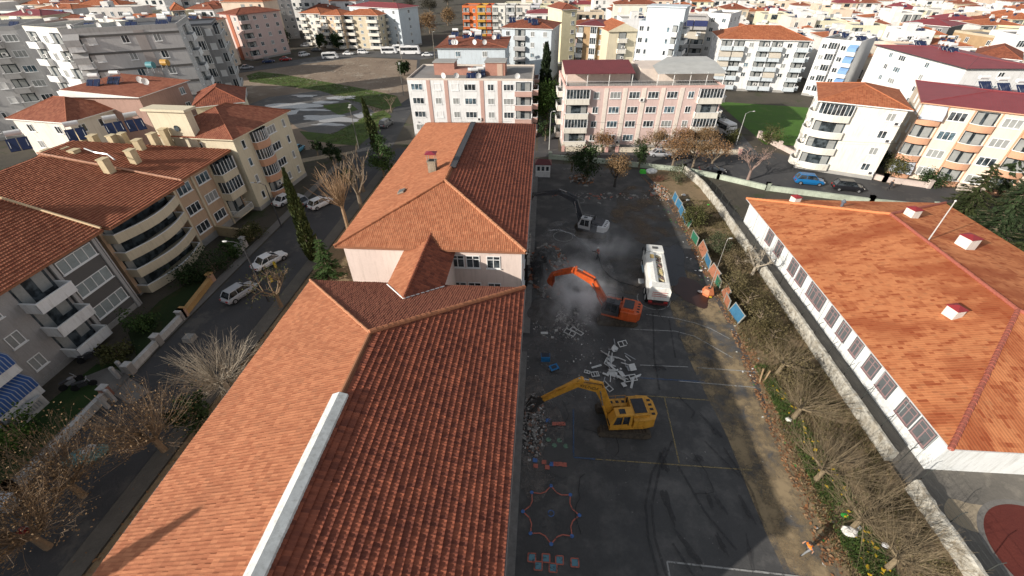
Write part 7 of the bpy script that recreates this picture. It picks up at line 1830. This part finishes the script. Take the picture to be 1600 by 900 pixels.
# bottom-left objects
x, y = G(18, 792); r = thing('utility_box', 'white box on the low garden wall in the bottom left corner', 'utility box', (x, y, .0), .1)
b = MB(); b.box(-.45, -.4, 0, .45, .4, 1.0); b.build('body', P((.5, .52, .54), .6), r)
b = MB(); b.box(-.5, -.45, 1.002, .5, .45, 1.08); b.build('lid', P((.6, .62, .64), .5), r)
x, y = G(138, 715); r = thing('covered_heap', 'heap covered with teal and white tarps by the garden wall', 'covered heap', (x, y, 0), .5)
b = MB(); b.sphere((0, 0, .3), 1., 12, 6, sq=(1.5, .8, .55)); b.build('teal_tarp', P((.1, .26, .27), .6, .4, 2), r)
b = MB(); b.sphere((.3, .1, .62), .6, 10, 6, sq=(1, .9, .5)); b.build('white_tarp', P((.6, .62, .62), .6, .3, 3), r)
x, y = G(298, 531); o = MB().box(-.5, -.45, 0, .5, .45, .5, taper=.05).build('concrete_block', CONC2); o.location = (x, y, .02); tag(o, 'grey concrete block at the edge of the left street', 'block')
for i, (px, py) in enumerate(((431, 418), (425, 440))):
    x, y = G(px, py); o = MB().tube([(0, 0, 0), (0, 0, .8)], .16, 10).build('bollard', P((.6, .42, .03), .5)); o.location = (x, y, .02); tag(o, ['yellow bollard nearer the white saloon', 'yellow bollard nearer the bare yellowish tree'][i], 'bollard')
for i, (px, py) in enumerate(((175, 632), (192, 587))):
    x, y = G(px, py); r = thing('gate_pillar', ['pair of grey pillars on the near side of the paved entrance', 'pair of grey pillars on the far side of the paved entrance'][i], 'pillar', (x, y, 0))
    for s in (-1, 1): b = MB(); b.box(-.15, s*.35-.12, 0, .15, s*.35+.12, 1.5); b.build('pillar', LGREY, r)
b = MB(); r = thing('garden_parapet', 'white stepped parapet with a barred opening in front of the blue awning block', 'parapet', (0, 0, 0))
a1 = Vector(G(55, 655)); b.box(-41.9, 17.6, 0, -41.5, 20.0, 1.1); b.box(-43, 17.6, 0, -41.9, 17.95, 1.1); b.build('parapet_wall', WWALL, r)
b = MB()
for k in range(8): b.box(-41.48, 18+k*.22, .4, -41.44, 18.08+k*.22, .95)
b.build('grille', STEEL, r)
# lamps and poles
def lamp(px, py, h, rz, label, arm=1.4, col=(.05, .05, .055), heads=1, thin=1.):
    x, y = G(px, py); r = thing('street_lamp', label, 'street lamp', (x, y, 0), rz); pm = P(col, .6, .3)
    b = MB(); b.tube([(0, 0, 0), (0, 0, h*.6), (0, 0, h)], [.1*thin, .07*thin, .05*thin], 8); b.build('pole', pm, r)
    for k in range(heads):
        a = (k-(heads-1)/2)*1.0; b = MB()
        if heads == 1: b.tube([(0, 0, h-.05), (arm*.5, 0, h+.25), (arm, 0, h+.3)], .035, 5)
        else: b.tube([(0, -1.1, h), (0, 1.1, h)], .035, 5)
        b.build('arm', pm, r)
        b = MB(); c = (arm+.25, 0, h+.28) if heads == 1 else (.1, a, h+.05); b.sphere(c, .16*(.5+.5*thin), 8, 5, sq=(1.9, .9, .5)); b.build('lamp_head', P((.6, .6, .58), .4), r)
lamp(419, 470, 7.4, pi, 'dark street lamp leaning over the left street beside the curved balconies'); lamp(440, 355, 6.4, pi, 'dark street lamp by the white car at the pale yellow block')
lamp(561, 232, 8, .3, 'lamp post with three heads at the edge of the vacant lot', heads=3, col=(.2, .19, .17)); lamp(631, 150, 8, .3, 'second post with three heads on the vacant lot beside the bush', heads=3, col=(.2, .19, .17))
lamp(858, 234, 7, 0, 'pale pole beside the guard cabin', arm=.4, col=(.45, .45, .42)); lamp(1150, 226, 6, .3, 'pale street lamp beside the lane with the minibus', col=(.4, .4, .38)); lamp(1106, 460, 7.0, .2, 'thin pole with a white lamp head by the rusty fence panels', arm=.1, col=(.35, .33, .3), thin=.4)
lamp(628, 95, 9, 0, 'tall pole on the far road left of the salmon pilaster block', arm=.3, col=(.3, .27, .22)); lamp(680, 95, 9, 0, 'tall pole on the far road right of its neighbour', arm=.3, col=(.3, .27, .22))
wm = MB()
for (a, c) in (((858, 180), (720, 190)), ((1160, 200), (1420, 225)), ((858, 184), (1160, 196))):
    p, q = G3(*a, 6.6), G3(*c, 6.6); pts = [p+(q-p)*t/8+Vector((0, 0, -.6*sin(pi*t/8))) for t in range(9)]; wm.tube(pts, .018, 3, cap=False)
o = wm.build('overhead_wire', BLK); tag(o, 'thin overhead wires strung between the poles along the cross street', 'wire')
# dust raised by the demolition
def dustcloud(c, rad, dens, label):
    b = MB(); b.sphere((0, 0, 0), 1, 24, 14, sq=rad); o = b.build('dust_cloud', None); o.location = c
    m = D.materials.new('dust'); m.use_nodes = True; nt = m.node_tree; nt.nodes.remove(nt.nodes['Principled BSDF'])
    v = nt.nodes.new('ShaderNodeVolumePrincipled'); nt.links.new(v.outputs[0], nt.nodes['Material Output'].inputs['Volume'])
    v.inputs['Color'].default_value = (.99, .99, 1, 1); v.inputs['Anisotropy'].default_value = .2
    tc = N(nt, 'ShaderNodeTexCoord'); mp = N(nt, 'ShaderNodeMapping'); mp.inputs['Scale'].default_value = tuple(1/x for x in rad); nt.links.new(tc.outputs['Object'], mp.inputs[0])
    ln = N(nt, 'ShaderNodeVectorMath', operation='LENGTH'); nt.links.new(mp.outputs[0], ln.inputs[0])
    fall = mth(nt, 'MAXIMUM', mth(nt, 'SUBTRACT', 1., ln.outputs['Value']), 0.)
    nz = noisev(nt, .45, 4, .62, tc.outputs['Object']); nz2 = ramp(nt, nz, (.4, 0.), (.62, 1.))
    nt.links.new(mth(nt, 'MULTIPLY', mth(nt, 'MULTIPLY', mth(nt, 'POWER', fall, 1.7), nz2), dens), v.inputs['Density'])
    o.data.materials.clear(); o.data.materials.append(m); tag(o, label, 'dust', kind='stuff')
dustcloud((4.6, 36.2, 1.3), (4.8, 6.6, 3.2), 1.9, 'pale dust cloud drifting round the orange excavator')
dustcloud((7.5, 46, 1.4), (6, 5, 2.4), 0.4, 'thin dust haze between the orange and black excavators')

# white block chimneys were placed before its matrix was known; put them on its roof
for c in bV_fix.children:
    if c.name.startswith('chimney'): pass
